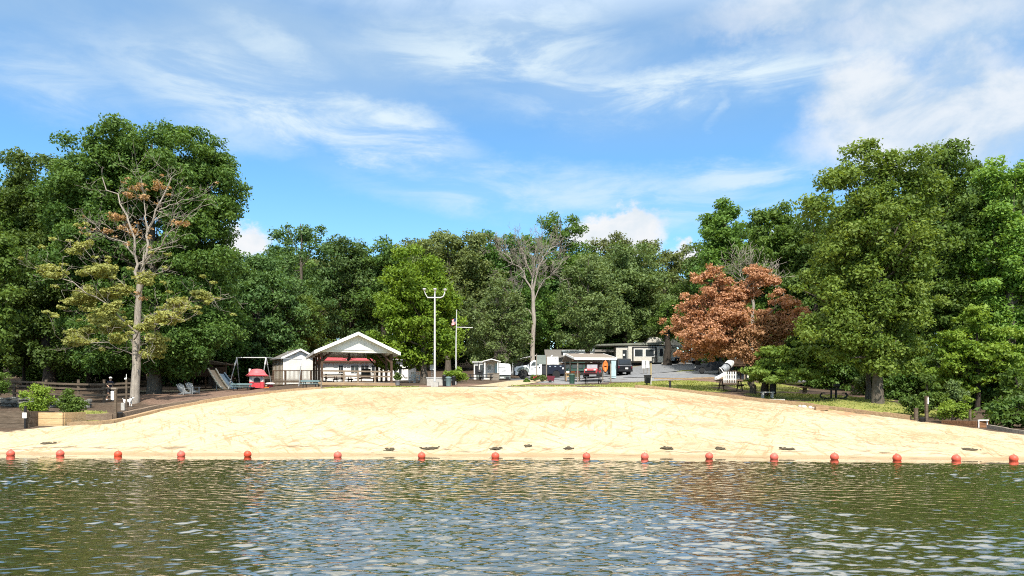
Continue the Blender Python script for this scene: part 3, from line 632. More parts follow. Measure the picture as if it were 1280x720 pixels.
# --- half dead tree, left
def stems(mb, path, r0, r1, px0, D, z0, r, n=8):
    m = D/F; pts = [np.array([(p[0]-px0)*m, (p[2] if len(p) > 2 else 0), Zr(p[1], D)-z0]) for p in path]
    out = [pts[0]]
    for a, b in zip(pts[:-1], pts[1:]):
        for t in (.33, .66, 1.): out.append(a+(b-a)*t + (r.normal(size=3)*(.012 if r0 > .3 else .05)*np.linalg.norm(b-a) if t < 1 else 0))
    k = np.linspace(0, 1, len(out)); rad = [r0+(r1-r0)*t**.8 for t in k]
    mb.tube([tuple(p) for p in out], rad, n, False); return out, rad
def half_dead():
    px, D = 168, 54; r = np.random.default_rng(55); x0 = X(px, D); z0 = gz(x0, D)
    mb = MB(); tips = []
    tr, rd = stems(mb, [(168,507),(168.5,490),(170,440),(172,400),(175,352)], .37, .20, px, D, z0, r, 12)
    subs = [([(175,355),(168,318),(165,290),(150,255),(128,222)], .19), ([(175,352),(184,315),(186,285),(199,255),(214,222)], .20), ([(186,290),(180,250),(176,222)], .10), ([(178,345,-.3),(195,325,-1),(222,305,-2),(250,284,-2.5)], .13),
            ([(168,320,.4),(150,300,1),(122,290,1.2),(98,268,1)], .09), ([(165,292),(150,282,1),(130,283,1.5),(118,275,1)], .07), ([(172,415,-.3),(150,385,-1.5),(118,360,-2.6),(82,348,-3)], .11), ([(172,410),(195,385,1),(225,372,2),(256,368,2)], .10),
            ([(170,435,.3),(140,410,1.5),(105,395,2.4),(72,380,3)], .10), ([(171,425,-.4),(195,410,-1.6),(220,402,-2.5),(245,400,-3)], .09), ([(174,375),(160,355,-1),(140,335,-2),(122,312,-2.6)], .09), ([(174,372),(190,352,-1),(200,340,-1.4)], .07), ([(170,445),(150,430,-1.6),(118,432,-3)], .07), ([(170,440),(190,432,-1.4),(212,428,-2.2)], .06), ([(199,262),(212,250,1),(232,240,1.6)], .07)]
    low_tips = []; top_tips = []
    for path, w in subs:
        w *= .62; o, rr = stems(mb, path, w, w*.3, px, D, z0, r, 7)
        low = path[-1][1] > 300
        tl = low_tips if low else top_tips
        for k in range(2, len(o), 1):
            for q in range(2):
                d = (o[k]-o[k-1]); d = d/np.linalg.norm(d) + r.normal(size=3)*.75; d[2] += .15
                twigs(mb, o[k], d, r.uniform(.6, 1.4), rr[k]*.5, 2, r, .55, .14, .009, (2, 3), tl)
    me = bpy.data.meshes.new('trunk'); me.from_pydata(mb.v, [], mb.f); me.polygons.foreach_set('use_smooth', [True]*len(me.polygons)); me.materials.append(M['palebark'])
    t = thing('dying_tree', (x0, D, z0), 'half dead pale barked tree with bare top and thin olive leaves below', 'tree')
    link(bpy.data.objects.new('trunk', me), t)
    m = D/F
    def sprays(lst, per, leaf, mt, nm, crad, tl, nt):
        bl = [((p-px)*m, dy, Zr(rw, D)-z0, rx*m, rx*m*.8, rz*m) for p, rw, rx, rz, dy in lst]
        C, Rd = clusters_in(bl, .42, r, crad, .3)
        if tl:
            T = np.array(tl); T = T[r.permutation(len(T))[:nt]]; C = np.concatenate([C, T]); Rd = np.concatenate([Rd, np.full(len(T), crad*.55)])
        V, Fq, tt = leaf_quads(C, Rd, per, leaf, r, .42, .7); link(bpy.data.objects.new(nm, mesh_np(nm, V, Fq, mt, False, tt)), t)
    sprays([(122,318,14,7,-2.2),(95,348,20,8,-2.8),(140,345,22,10,-1.4),(85,372,20,9,2),(125,372,26,9,-1),(160,365,16,8,-1),(190,352,10,9,-1.2),(110,395,24,8,2),(85,412,14,6,2),(215,378,18,8,1),(238,366,14,8,1.8),(222,402,20,8,-2),(190,412,16,8,-1.5),(135,408,18,7,.5),(120,430,18,7,-2.5),(210,428,16,7,-1.6),(195,440,16,8,-1),(155,425,14,7,-1),(240,395,10,6,-2.6),(150,392,18,7,-1.5)], 80, .2, LF['olive'], 'crown', .50, low_tips, 90)
    sprays([(137,268,9,5,1),(147,278,8,4,1.2),(126,285,6,4,1.2),(170,232,9,5,.3),(198,232,10,6,.2),(182,246,7,5,0),(168,290,8,5,.3),(156,240,8,5,.3),(240,290,10,5,-2.3),(186,372,6,6,-1)], 24, .17, LF['ochre'], 'dead_leaves', .40, top_tips, 26)
half_dead()

# --- bare grey tree behind the truck
def bare_tree(px, row, D, tops, label, seed, r0, dep=4):
    r = np.random.default_rng(seed); x0 = X(px, D); z0 = gz(x0, D); mb = MB()
    tr, rd = stems(mb, [(px,row+3),(px,row-40),(px+.5,row-80),(px,row-103)], r0, r0*.62, px, D, z0, r, 10)
    for path, w in tops:
        w *= .62; o, rr = stems(mb, path, w, w*.3, px, D, z0, r, 6)
        for k in range(2, len(o)):
            for q in range(3):
                d = (o[k]-o[k-1]); d = d/np.linalg.norm(d) + r.normal(size=3)*.5; d[2] += .12
                twigs(mb, o[k], d, r.uniform(.9, 1.7), max(.025, rr[k]*.5), dep-1, r, .5, .12, .013, (2, 4))
    me = bpy.data.meshes.new('trunk'); me.from_pydata(mb.v, [], mb.f); me.polygons.foreach_set('use_smooth', [True]*len(me.polygons)); me.materials.append(M['palebark'])
    t = thing('bare_tree', (x0, D, z0), label, 'tree'); link(bpy.data.objects.new('trunk', me), t)
bare_tree(666, 466, 92, [([(666,365),(655,340),(638,322),(622,312)], .2), ([(666,365),(662,338),(655,318),(650,308)], .2), ([(666,365),(672,338),(680,320),(694,308)], .22), ([(667,385),(680,350),(698,335)], .14), ([(666,395),(650,375),(632,362)], .13), ([(666,420,-.5),(650,404,-1.5),(636,402,-2),(620,404,-2)], .09), ([(666,430,-.5),(648,432,-1.6),(630,440,-2)], .08), ([(666,360),(668,335),(671,310)], .18)], 'bare pale grey dead tree standing behind the white truck', 61, .33)
bare_tree(940, 470, 66, [([(940,368),(931,350),(920,335)], .07), ([(940,368),(944,346),(936,330)], .07), ([(940,372),(952,354),(960,350)], .05)], 'bare grey dead top showing above the red leaved tree', 62, .18, 3)

# --- red leaved tree
def red_tree():
    px, D = 941, 58; r = np.random.default_rng(77); x0 = X(px, D); z0 = gz(x0, D); m = D/F; mb = MB()
    stems(mb, [(941,495),(940,470),(938,445),(932,420)], .28, .18, px, D, z0, r, 10)
    subs = [([(938,450),(915,420),(885,392),(864,380)], .13), ([(935,430),(918,395),(900,365),(885,352)], .13), ([(932,425),(928,390),(935,358),(950,345)], .12), ([(938,445),(960,425),(985,412),(1002,405)], .10), ([(936,440,-.5),(900,425,-1.5),(868,420,-2)], .1), ([(936,445,.5),(905,438,1.5),(872,438,1.5)], .08), ([(933,425,-.5),(955,395,-1),(975,378,-1)], .08), ([(934,430,.6),(890,405,2.4),(858,405,3)], .1)]
    tips = []
    for path, w in subs:
        o, rr = stems(mb, path, w, w*.3, px, D, z0, r, 6)
        for k in range(3, len(o)):
            for q in range(2):
                d = (o[k]-o[k-1]); d = d/np.linalg.norm(d) + r.normal(size=3)*.7; d[2] += .1
                twigs(mb, o[k], d, r.uniform(.5, 1.0), max(.02, rr[k]*.5), 2, r, .6, .05, .011, (2, 4), tips)
    me = bpy.data.meshes.new('trunk'); me.from_pydata(mb.v, [], mb.f); me.polygons.foreach_set('use_smooth', [True]*len(me.polygons)); me.materials.append(M['bark'])
    t = thing('dying_tree', (x0, D, z0), 'rust red leaved dying tree spreading over the picnic table', 'tree'); link(bpy.data.objects.new('trunk', me), t)
    def sp(lst, nm, mt, per, leaf, crad, tl=None):
        bl = [((p-px)*m, dy, Zr(rw, D)-z0, rx*m, (rx*.6+rz*.4)*m, rz*m) for p, rw, rx, rz, dy in lst]
        C, Rd = clusters_in(bl, .5, r, crad, .35)
        if tl: C = np.concatenate([C, np.array(tl)]); Rd = np.concatenate([Rd, np.full(len(tl), crad*.6)])
        V, Fq, tt = leaf_quads(C, Rd, per, leaf, r, .55, .5); link(bpy.data.objects.new(nm, mesh_np(nm, V, Fq, mt, False, tt)), t)
    sp([(893,376,30,17,0),(872,399,22,20,1),(905,398,32,20,-1),(880,420,30,16,-1),(905,430,30,14,.5),(925,380,20,18,.5),(955,350,22,6,0),(930,364,16,10,.5)], 'crown', LF['rust'], 52, .21, .62, tips)
    sp([(930,420,26,14,-1.2),(958,412,26,10,-.8),(985,410,20,9,0),(915,440,22,12,-1.2),(935,448,16,10,-1),(965,428,18,8,-.5),(950,400,20,10,-.8)], 'tan_leaves', LF['ochre'], 52, .2, .55)
red_tree()

# --- generic wood behind: five built shapes, each tree an object of its own
def generic(seed, H, Rr, kind, leafm):
    r = np.random.default_rng(seed); bl = []
    n = 9
    for i in range(n):
        t = (i+.5)/n; h = H*(.28+.68*t)
        w = {'oval': math.sin(math.pi*(.18+.74*t))**.8, 'round': math.sin(math.pi*(.22+.62*t))**.6, 'column': .62*math.sin(math.pi*(.15+.75*t))**.5, 'cone': 1.05*(1-t)**.8+.1, 'loose': .75*math.sin(math.pi*(.2+.66*t))}[kind]*Rr
        a = i*2.4+r.uniform(-.5, .5); o = w*.45
        bl.append((o*math.cos(a), o*math.sin(a), h, w*.72, w*.72, H*.1)); 
        if w > Rr*.5: bl.append((-o*math.cos(a), -o*math.sin(a), h+r.uniform(-.5, .5), w*.62, w*.62, H*.085))
    cm, C = crown_mesh('crown', bl, r, 1.15, .30, 100, .38, leafm, .65, .5, .5, .25 if kind == 'loose' else .05)
    return trunk_mesh('trunk', H*.9, .34, r, DB, C=C, nl=16, base=.25), cm
G = [generic(201, 16, 4.8, 'oval', LF['deep']), generic(202, 15, 5.6, 'round', LF['deep']), generic(203, 17, 4.6, 'column', LF['mid']), generic(204, 17, 4.4, 'cone', LF['mid']), generic(205, 18, 4.8, 'loose', LF['blue'])]
LM = [LF['deep'], LF['mid'], LF['brownish'], LF['blue'], LF['deep'], LF['pale']]
rg = np.random.default_rng(99)
def wood(px, D, top, k, lm, label, group):
    x, y, z = at(px, D); h = Zr(top, D) - z; H0 = [16, 15, 17, 17, 18][k]; s = max(.55, h/H0/.98); w = s*rg.uniform(.9, 1.15) if s < 1.15 else 1.1*s**.5
    put_tree('forest_tree', (x, y, z-.1), label, 'tree', G[k][0], G[k][1], group, (w, w, s), rg.uniform(0, 6.28), lm)
# second row filling between the read-off trees
TL = np.array([(-330,260),(-200,240),(-60,235),(60,230),(140,260),(240,300),(300,318),(340,300),(420,300),(480,305),(520,300),(560,296),(620,298),(660,305),(700,300),(760,295),(800,315),(850,322),(900,310),(960,290),(1010,280),(1080,230),(1180,215),(1280,215),(1400,240),(1600,260)])
lab1 = 'dense green tree standing in the second row of the wood'; g1 = 'trees in the second row of the wood'
for px in range(-320, 1620, 46):
    D = rg.uniform(112, 128) if 300 < px < 990 else rg.uniform(80, 94)
    p = px + rg.uniform(-12, 12); wood(p, D, np.interp(p, TL[:, 0], TL[:, 1]) + rg.uniform(6, 34), rg.integers(5), LM[rg.integers(6)], lab1, g1)
lab2 = 'dark tree deep in the wood behind the campground'; g2 = 'trees deep in the wood'
for px in range(-420, 1720, 40):
    D = rg.uniform(138, 156) if 300 < px < 990 else rg.uniform(104, 124)
    p = px + rg.uniform(-12, 12); wood(p, D, np.interp(p, TL[:, 0], TL[:, 1]) + rg.uniform(14, 46), rg.integers(5), LM[rg.integers(4)], lab2, g2)
lab4 = 'dense green tree closing the gap behind the red leaved tree'; g4 = 'trees closing the gap behind the red leaved tree'
for px, D, top in ((872,104,308),(890,100,285),(925,98,278),(945,102,284),(990,96,278),(1008,92,282)):
    wood(px, D, top, int(rg.integers(4)), LF['mid' if px % 2 else 'deep'], lab4, g4)
# understory at the foot of the wood
US = []
for i in range(3):
    r = np.random.default_rng(300+i); bl = [(r.uniform(-1.6, 1.6), r.uniform(-1, 1), r.uniform(.8, 2.6), 1.5, 1.3, 1.0) for _ in range(6)]
    cm, C = crown_mesh('crown', bl, r, .7, .34, 90, .28, LF['deep'], .7, .5, .4); US.append((trunk_mesh('trunk', 2.6, .07, r, DB, C=C, nl=8, base=.1), cm))
lab3 = 'dark leafy shrub in the shade at the foot of the wood'; g3 = 'shrubs at the foot of the wood'
for px in list(range(-150, 360, 34)) + list(range(385, 830, 36)) + list(range(990, 1460, 34)):
    D = rg.uniform(76, 84) if px < 360 else (rg.uniform(112, 120) if px < 830 else rg.uniform(70, 80))
    k = rg.integers(3); x, y, z = at(px + rg.uniform(-10, 10), D); s = rg.uniform(.8, 1.5)
    put_tree('understory_shrub', (x, y, z-.1), lab3, 'shrub', US[k][0], US[k][1], g3, (s, s, s*rg.uniform(.8, 1.3)), rg.uniform(0, 6.28), LF[['deep', 'mid', 'blue'][rg.integers(3)]])
for x_, y_, s in ((30,37.5,1.1),(34,40,1.4),(37,44,1.5),(41,41,1.6),(41,50,1.6),(-44,52,1.4)):
    z = gz(x_, y_); k = int(rg.integers(3)); put_tree('understory_shrub', (x_, y_, z-.1), 'green lakeside shrub growing past the edge of the photo', 'shrub', US[k][0], US[k][1], 'lakeside shrubs past the edges of the photo', (s, s, s), rg.uniform(0, 6.28), LF['mid'])
# far wood that reads as one mass
r = np.random.default_rng(400); n = 4200
cx = r.uniform(-190, 190, n); cy = r.uniform(172, 185, n) + .0015*cx*cx*0; cz = ter(cx, cy) + r.uniform(0, 1, n)**.8*np.interp(cx/178*F+640, TL[:, 0], (505-TL[:, 1]-26)/F*178 - 11.0)
V, Fq, tt = leaf_quads(np.stack([cx, cy, cz], 1), r.uniform(1.8, 3.4, n), 46, 1.1, r, .7, .4)
tag(link(bpy.data.objects.new('far_wood', mesh_np('far_wood', V, Fq, LF['deep'], False, tt))), 'dark mass of far woodland closing the view behind the trees', 'woodland', None, 'stuff')
# grass tufts on the lawns
pp = []
r = np.random.default_rng(410)
mk = Zgrass.ravel() > .55; gxs = GX.ravel()[mk]; gys = GY.ravel()[mk]
if len(gxs):
    sel = r.integers(len(gxs), size=14000); bx = gxs[sel] + r.uniform(-.25, .25, 14000); by = gys[sel] + r.uniform(-.25, .25, 14000)
    keep = by > edgeD(np.clip(bx, EX[0], EX[-1])) + .5; bx = bx[keep]; by = by[keep]; bz = ter(bx, by) + .0; nb = len(bx)
    a = r.uniform(0, 6.28, nb); h = r.uniform(.03, .10, nb); w = r.uniform(.03, .07, nb); lx = r.normal(size=nb)*.03; ly = r.normal(size=nb)*.03
    V = np.stack([np.stack([bx-np.cos(a)*w, by-np.sin(a)*w, bz-.02], 1), np.stack([bx+np.cos(a)*w, by+np.sin(a)*w, bz-.02], 1), np.stack([bx+lx+np.cos(a)*w*.3, by+ly, bz+h], 1), np.stack([bx+lx-np.cos(a)*w*.3, by+ly, bz+h*.9], 1)], 1).reshape(-1, 3)
    tag(link(bpy.data.objects.new('grass', mesh_np('grass', V, np.arange(nb*4).reshape(-1, 4), LF['grass'], False, r.random(nb)))), 'short patchy summer grass on the lawns', 'grass', None, 'stuff')
# ------------------------------------------------------------------ buoys
BU = [(13,569.5),(75,569.5),(147,570),(227,570.5),(310,571),(422,571.5),(527,572.5),(619,572.5),(733,573),(806,573.5),(886,573.5),(967,574),(1043,574.5),(1122,575.5),(1195,575.5),(1267,576)]
BL = ['at the far left end of the line','second from the left end of the line','straight below the thin sign post on the left bank','fourth from the left end of the line','in front of the swing set and red playhouse','in front of the pavilion, beside a dark stick','left of a big dark weed patch below the light pole','below the start of the concrete path','below the information board and truck','in front of the dark jeep','in front of the black short bollard','below the low branched green tree','below the black grill table','below the thick pale trunk','below the right planter box','at the far right end of the line']
def make_buoy():
    t = thing('buoy', (0, 0, 0), '', 'buoy', 'red buoys marking the swim area')
    MB().ball((0, 0, .10), .165, 20, 14).build('ball', M['buoy'], t, True)
    b = MB(); b.tube([(-.03, 0, .258), (-.02, 0, .280), (0, 0, .286), (.02, 0, .280), (.03, 0, .258)], .008, 6); b.build('eyelet', M['red'], t)
    return t
M['buoy'] = mat('sun_faded_red_plastic', (.66,.10,.055), .5, .22, 6)
_nt = M['buoy'].node_tree; _oi = nd(_nt, 'ShaderNodeObjectInfo'); _hs = nd(_nt, 'ShaderNodeHueSaturation'); _b = _nt.nodes['Principled BSDF']; _src = _b.inputs['Base Color'].links[0].from_socket
_mr = nd(_nt, 'ShaderNodeMapRange', ins={'To Min': .92, 'To Max': 1.05}); _nt.links.new(_oi.outputs['Random'], _mr.inputs['Value']); _nt.links.new(_mr.outputs[0], _hs.inputs['Saturation']); _nt.links.new(_src, _hs.inputs['Color']); _nt.links.new(_hs.outputs[0], _b.inputs['Base Color'])
bu0 = make_buoy()
for i, (px, row) in enumerate(BU):
    o = bu0 if i == 0 else copy_tree(bu0)
    D = min(CAMH*F/(row-HROW), float(shoreD(X(px, 31))) - .55); o.location = (X(px, D), D, random.uniform(-.03, .01)); o.rotation_euler = (random.uniform(-.2, .2), random.uniform(-.2, .2), random.uniform(0, 6))
    s = random.uniform(.94, 1.04); o.scale = (s, s, s); o['label'] = 'red ball buoy ' + BL[i]
# weed and sticks washed up on the sand
WD = [(537,561,1.5,'largest dark weed patch washed up on the sand near the buoy line'),(620,561.5,.9,'dark weed patch on the sand just above the eighth buoy'),(488,562.5,.7,'thin dark weed streak left of the largest weed patch'),(711,561,.75,'dark weed patch on the sand below the truck'),(834,561,1.0,'weed patch on the sand below the black bin on a post'),(900,561.5,.8,'weed patch on the sand below the red leaved tree'),(985,562,1.2,'long weed patch on the sand below the low branched tree'),(1212,562.5,1.2,'weed patch on the sand below the right planter'),(62,555,1.6,'brown weed patch on the sand below the left planters'),(660,558,.6,'small weed streak on the sand right of the path foot')]
for px, row, wdt, lab in WD:
    # find the distance at which the sand shows on that row
    Ds = np.linspace(30, 45, 300); zz = ter(np.full(300, 0)+X(px, Ds), Ds); rows = HROW-(zz-CAMH)*F/Ds; D = float(Ds[np.argmin(np.abs(rows-row))])
    rr = np.random.default_rng(int(px)); b = MB()
    b.ball((X(px, D), D, gz(X(px, D), D)+.03), (wdt*.26, .34, .035), 14, 6)
    for k in range(34):
        ox, oy = np.clip(rr.normal()*wdt*.13, -wdt*.27, wdt*.27), np.clip(rr.normal()*.16, -.3, .3); x, y = X(px, D)+ox, D+oy; z = gz(x, y)+.03
        b.ball((x, y, z), (rr.uniform(.03, .10), rr.uniform(.03, .08), rr.uniform(.02, .05)), 6, 4)
    tag(b.build('weed_patch', M['weed'], None, True), lab, 'weed patch')

# ------------------------------------------------------------------ left bank
def curve_pts(lst, n, off=(0, 0)):
    P = np.array([(X(p, D)+off[0], D+off[1]) for p, D in lst]); t = np.linspace(0, len(P)-1, n); k = np.arange(len(P))
    C = np.stack([np.interp(t, k, P[:, 0]), np.interp(t, k, P[:, 1])], 1)
    for _ in range(3): C[1:-1] = (C[:-2]+2*C[1:-1]+C[2:])/4
    Z = ter(C[:, 0], C[:, 1]); return [(C[i, 0], C[i, 1], Z[i]) for i in range(n)]
le = [(82,41.6),(140,42.7),(200,47.1),(250,49.1),(300,51.6),(350,53.6),(400,55.1)]
t = thing('timber_edging', at(140, 42.7), 'low timber edging with pale top running along the left side of the sand', 'edging')
def rel(t, pts): return [(p[0]-t.location[0], p[1]-t.location[1], p[2]-t.location[2]) for p in pts]
def beams(t, pts, w, h, mt, nm='timber', seg=4, drop=.4):
    for i in range(0, len(pts)-1, seg):
        q = pts[i:i+seg+1]; hq = h(i/len(pts)) if callable(h) else h
        if len(q) > 1: MB().sweep(rel(t, q), w, [hq+random.uniform(-.03, .03)]*len(q), drop).build(nm, mt, t)
beams(t, curve_pts(le, 25), .34, .20, M['tan_wood'])
t = thing('retaining_wall', at(140, 44.4), 'brown timber retaining wall holding back the wood chips on the left bank', 'retaining wall')
beams(t, curve_pts([(70,43.6),(140,44.2),(200,48.3),(250,50.3),(300,52.5),(345,54)], 41), .30, lambda u: .42-.36*min(1, u*1.1), M['dirtwood'] if 'dirtwood' in M else woodmat('dusty_brown_timber', (.13,.09,.06), (.27,.20,.14)), 'timber')
# planters
def planter(name, px0, px1, row0, row1, D, mt, label, n=3, depth=2.0, ang=0):
    x0, x1 = X(px0, D), X(px1, D); z0, z1 = Zr(row1, D)-.3, Zr(row0, D); t = thing(name, ((x0+x1)/2, D, z0), label, 'planter', rz=ang); h = (z1-z0)/n
    for k in range(n):
        b = MB(); e = random.uniform(-.05, .05)
        b.box((e, 0, h*(k+.5)), (x1-x0, .18, h*.96)); b.build('board', mt, t)
        [MB().box((sd*((x1-x0)/2-.09), depth/2+.09, h*(k+.5)), (.18, depth, h*.95)).build('side_board', mt, t) for sd in (-1, 1)]
    MB().box((0, depth/2+.1, (z1-z0)-.12), (x1-x0-.3, depth-.1, .06)).build('soil', M['weed'], t)
    return t
planter('timber_planter', -30, 36, 514, 537.5, 40.3, M['dark_wood'], 'dark weathered timber planter at the left edge of the sand', 4, 2.2)
planter('timber_planter', 37.5, 80, 515.5, 532, 41.2, M['new_wood'], 'fresh tan timber planter under the light green shrub', 3, 2.0)
x, y, z = at(31, 40.6); t = thing('post_sign', (X(31, 40.0), 40.0, Zr(537, 40.3)), 'small white notice on a short black post at the planter corner', 'sign')
MB().box((0, .05, .55), (.09, .09, 1.5)).build('post', M['black'], t); MB().box((0, -.02, .78), (.22, .03, .30)).build('notice', M['white'], t)
# shrubs
def shrub(name, label, px, row, D, blobs, lm, seed, crad=.34, per=95, leaf=.13):
    photo_tree(name, label, px, row, D, blobs, lm, M['darkbark'], .05, seed, crad, .42, per, leaf, cat='shrub', top=.9, nl=14, base=.05, shell=.4, up=.4)
shrub('leafy_shrub', 'light green shrub with straggly tips growing behind the fresh timber planter', 48, 518, 42.4, [(48,504,12,11),(40,509,11,8),(55,507,6,9),(50,492,5,7),(32,494,4,4),(57,490,3,6),(47,485,2.5,5),(61,499,4,5)], LF['lime'], 501)
shrub('leafy_shrub', 'compact darker green shrub right of the light green shrub', 88, 517, 44.5, [(89,506,12,10),(83,509,7,8),(96,507,7,9),(88,497,8,7),(84,490,2,5)], LF['mid'], 502)
shrub('leafy_shrub', 'rounded green shrub at the left edge before the rail fence', -2, 500, 50, [(-4,476,14,12),(2,484,9,9)], LF['mid'], 503)
# rail fence: posts, three rails
def rail_fence():
    D = 54.8; pxs = [-60,-20,18,58,98,130,168]; bases = [at(p, D + .3*math.sin(i)) for i, p in enumerate(pxs)]
    t = thing('rail_fence', bases[2], 'dark weathered split rail fence on the left bank', 'fence')
    q = rel(t, bases)
    for i, p in enumerate(q): MB().box((p[0], p[1], .62), (.17, .17, 1.75), rz=.1*i).build('post', M['dark_wood'], t)
    for i in range(len(q)-1):
        for h in (.55, 1.02, 1.36): MB().bar((q[i][0]-.1, q[i][1]-.1, q[i][2]+h+random.uniform(-.04, .04)), (q[i+1][0]+.1, q[i+1][1]-.1, q[i+1][2]+h+random.uniform(-.04, .04)), .08, .14).build('rail', M['dark_wood'], t)
rail_fence()
pts = curve_pts([(-60,51),(0,51.4),(60,51.6),(112,52)], 46); t = thing('stone_wall', pts[10], 'low grey rubble stone bank below the rail fence', 'wall'); rr = np.random.default_rng(8); b = MB()
for p in rel(t, pts):
    for k in range(5): b.ball((p[0]+rr.normal()*.12, p[1]+rr.normal()*.15, p[2]+rr.uniform(0, .55)), (rr.uniform(.16, .34), .22, rr.uniform(.09, .17)), 7, 5)
b.build('stones', M['greyrock'], t, False)
pts = curve_pts([(112,53.2),(160,53.0)], 4); tag(MB().sweep(pts, .25, .18).build('log', M['dark_wood']), 'low dark beam lying between the stone bank and the dog', 'log')  # low dark beam swept along the ground
# sign post with a white plate, litter bin beside
x, y, z = at(144.5, 43.6); t = thing('sign_post', (x, y, Zr(528.5, 43.6)), 'brown square post with a white plate beside the left litter bin', 'sign')
MB().box((0, 0, 1.0), (.13, .13, 2.1)).build('post', M['dark_wood'], t); MB().box((-.06, 0, 2.02), (.30, .20, .10)).build('cap', M['grey_wood'], t); MB().box((-.13, -.10, 1.62), (.17, .05, .50)).build('plate', M['white'], t)
def bin_(px, row, D, h, r, mt, label, lid=True, name='litter_bin'):
    t = thing(name, (X(px, D), D, Zr(row, D)), label, 'bin')
    MB().lathe([(r*.86, -.05), (r*.9, .1), (r, h*.9), (r*1.03, h*.92)], n=18).build('drum', mt, t, True)
    if lid: MB().lathe([(r*1.08, h*.92), (r*1.08, h*.97), (r*.8, h*1.06), (r*.3, h*1.1), (.02, h*1.1)], n=18).build('lid', mt, t, True)
    b = MB(); b.tube([(-r*1.05, 0, h*.6), (-r*1.25, 0, h*.62), (-r*1.25, 0, h*.75), (-r*1.05, 0, h*.77)], .02, 5); b.tube([(r*1.05, 0, h*.6), (r*1.25, 0, h*.62), (r*1.25, 0, h*.75), (r*1.05, 0, h*.77)], .02, 5); b.build('handle', mt, t)
    return t
bin_(149.5, 528, 43.9, .58, .19, M['black'], 'small black litter bin at the foot of the white plated post')
t = thing('lantern_post', (X(158, 49), 49, Zr(511, 49)), 'slim dark lantern post in front of the half dead tree', 'lamp post')
MB().cyl((0, 0, -.2), (0, 0, 1.95), .06, 8).build('post', M['dark_wood'], t); MB().ball((-.06, 0, 1.98), .08, 10, 8).build('lamp_globe', M['lamp'], t, True); MB().tube([(0, 0, 1.95), (0, 0, 2.25), (.0, 0, 2.3)], .02, 6).build('finial', M['lamp'], t)
MB().box((-.17, -.03, .15), (.24, .24, .5)).build('base_block', M['concrete'], t)

# person and dog
def skin_body(name, joints, edges, mt, parent, sub=2):
    me = bpy.data.meshes.new(name); names = list(joints); me.from_pydata([joints[n][:3] for n in names], [(names.index(a), names.index(b)) for a, b in edges], [])
    o = bpy.data.objects.new(name, me); COL.objects.link(o); o.modifiers.new('skin', 'SKIN'); 
    for i, n in enumerate(names):
        rd = joints[n][3]; me.skin_vertices[0].data[i].radius = rd if hasattr(rd, '__len__') else (rd, rd)
    me.skin_vertices[0].data[0].use_root = True
    s = o.modifiers.new('sub', 'SUBSURF'); s.levels = s.render_levels = sub
    dg = bpy.context.evaluated_depsgraph_get(); m2 = bpy.data.meshes.new_from_object(o.evaluated_get(dg)); m2.materials.clear(); m2.materials.append(mt)
    m2.polygons.foreach_set('use_smooth', [True]*len(m2.polygons)); m2.name = name
    bpy.data.objects.remove(o); n = bpy.data.objects.new(name, m2); return link(n, parent)
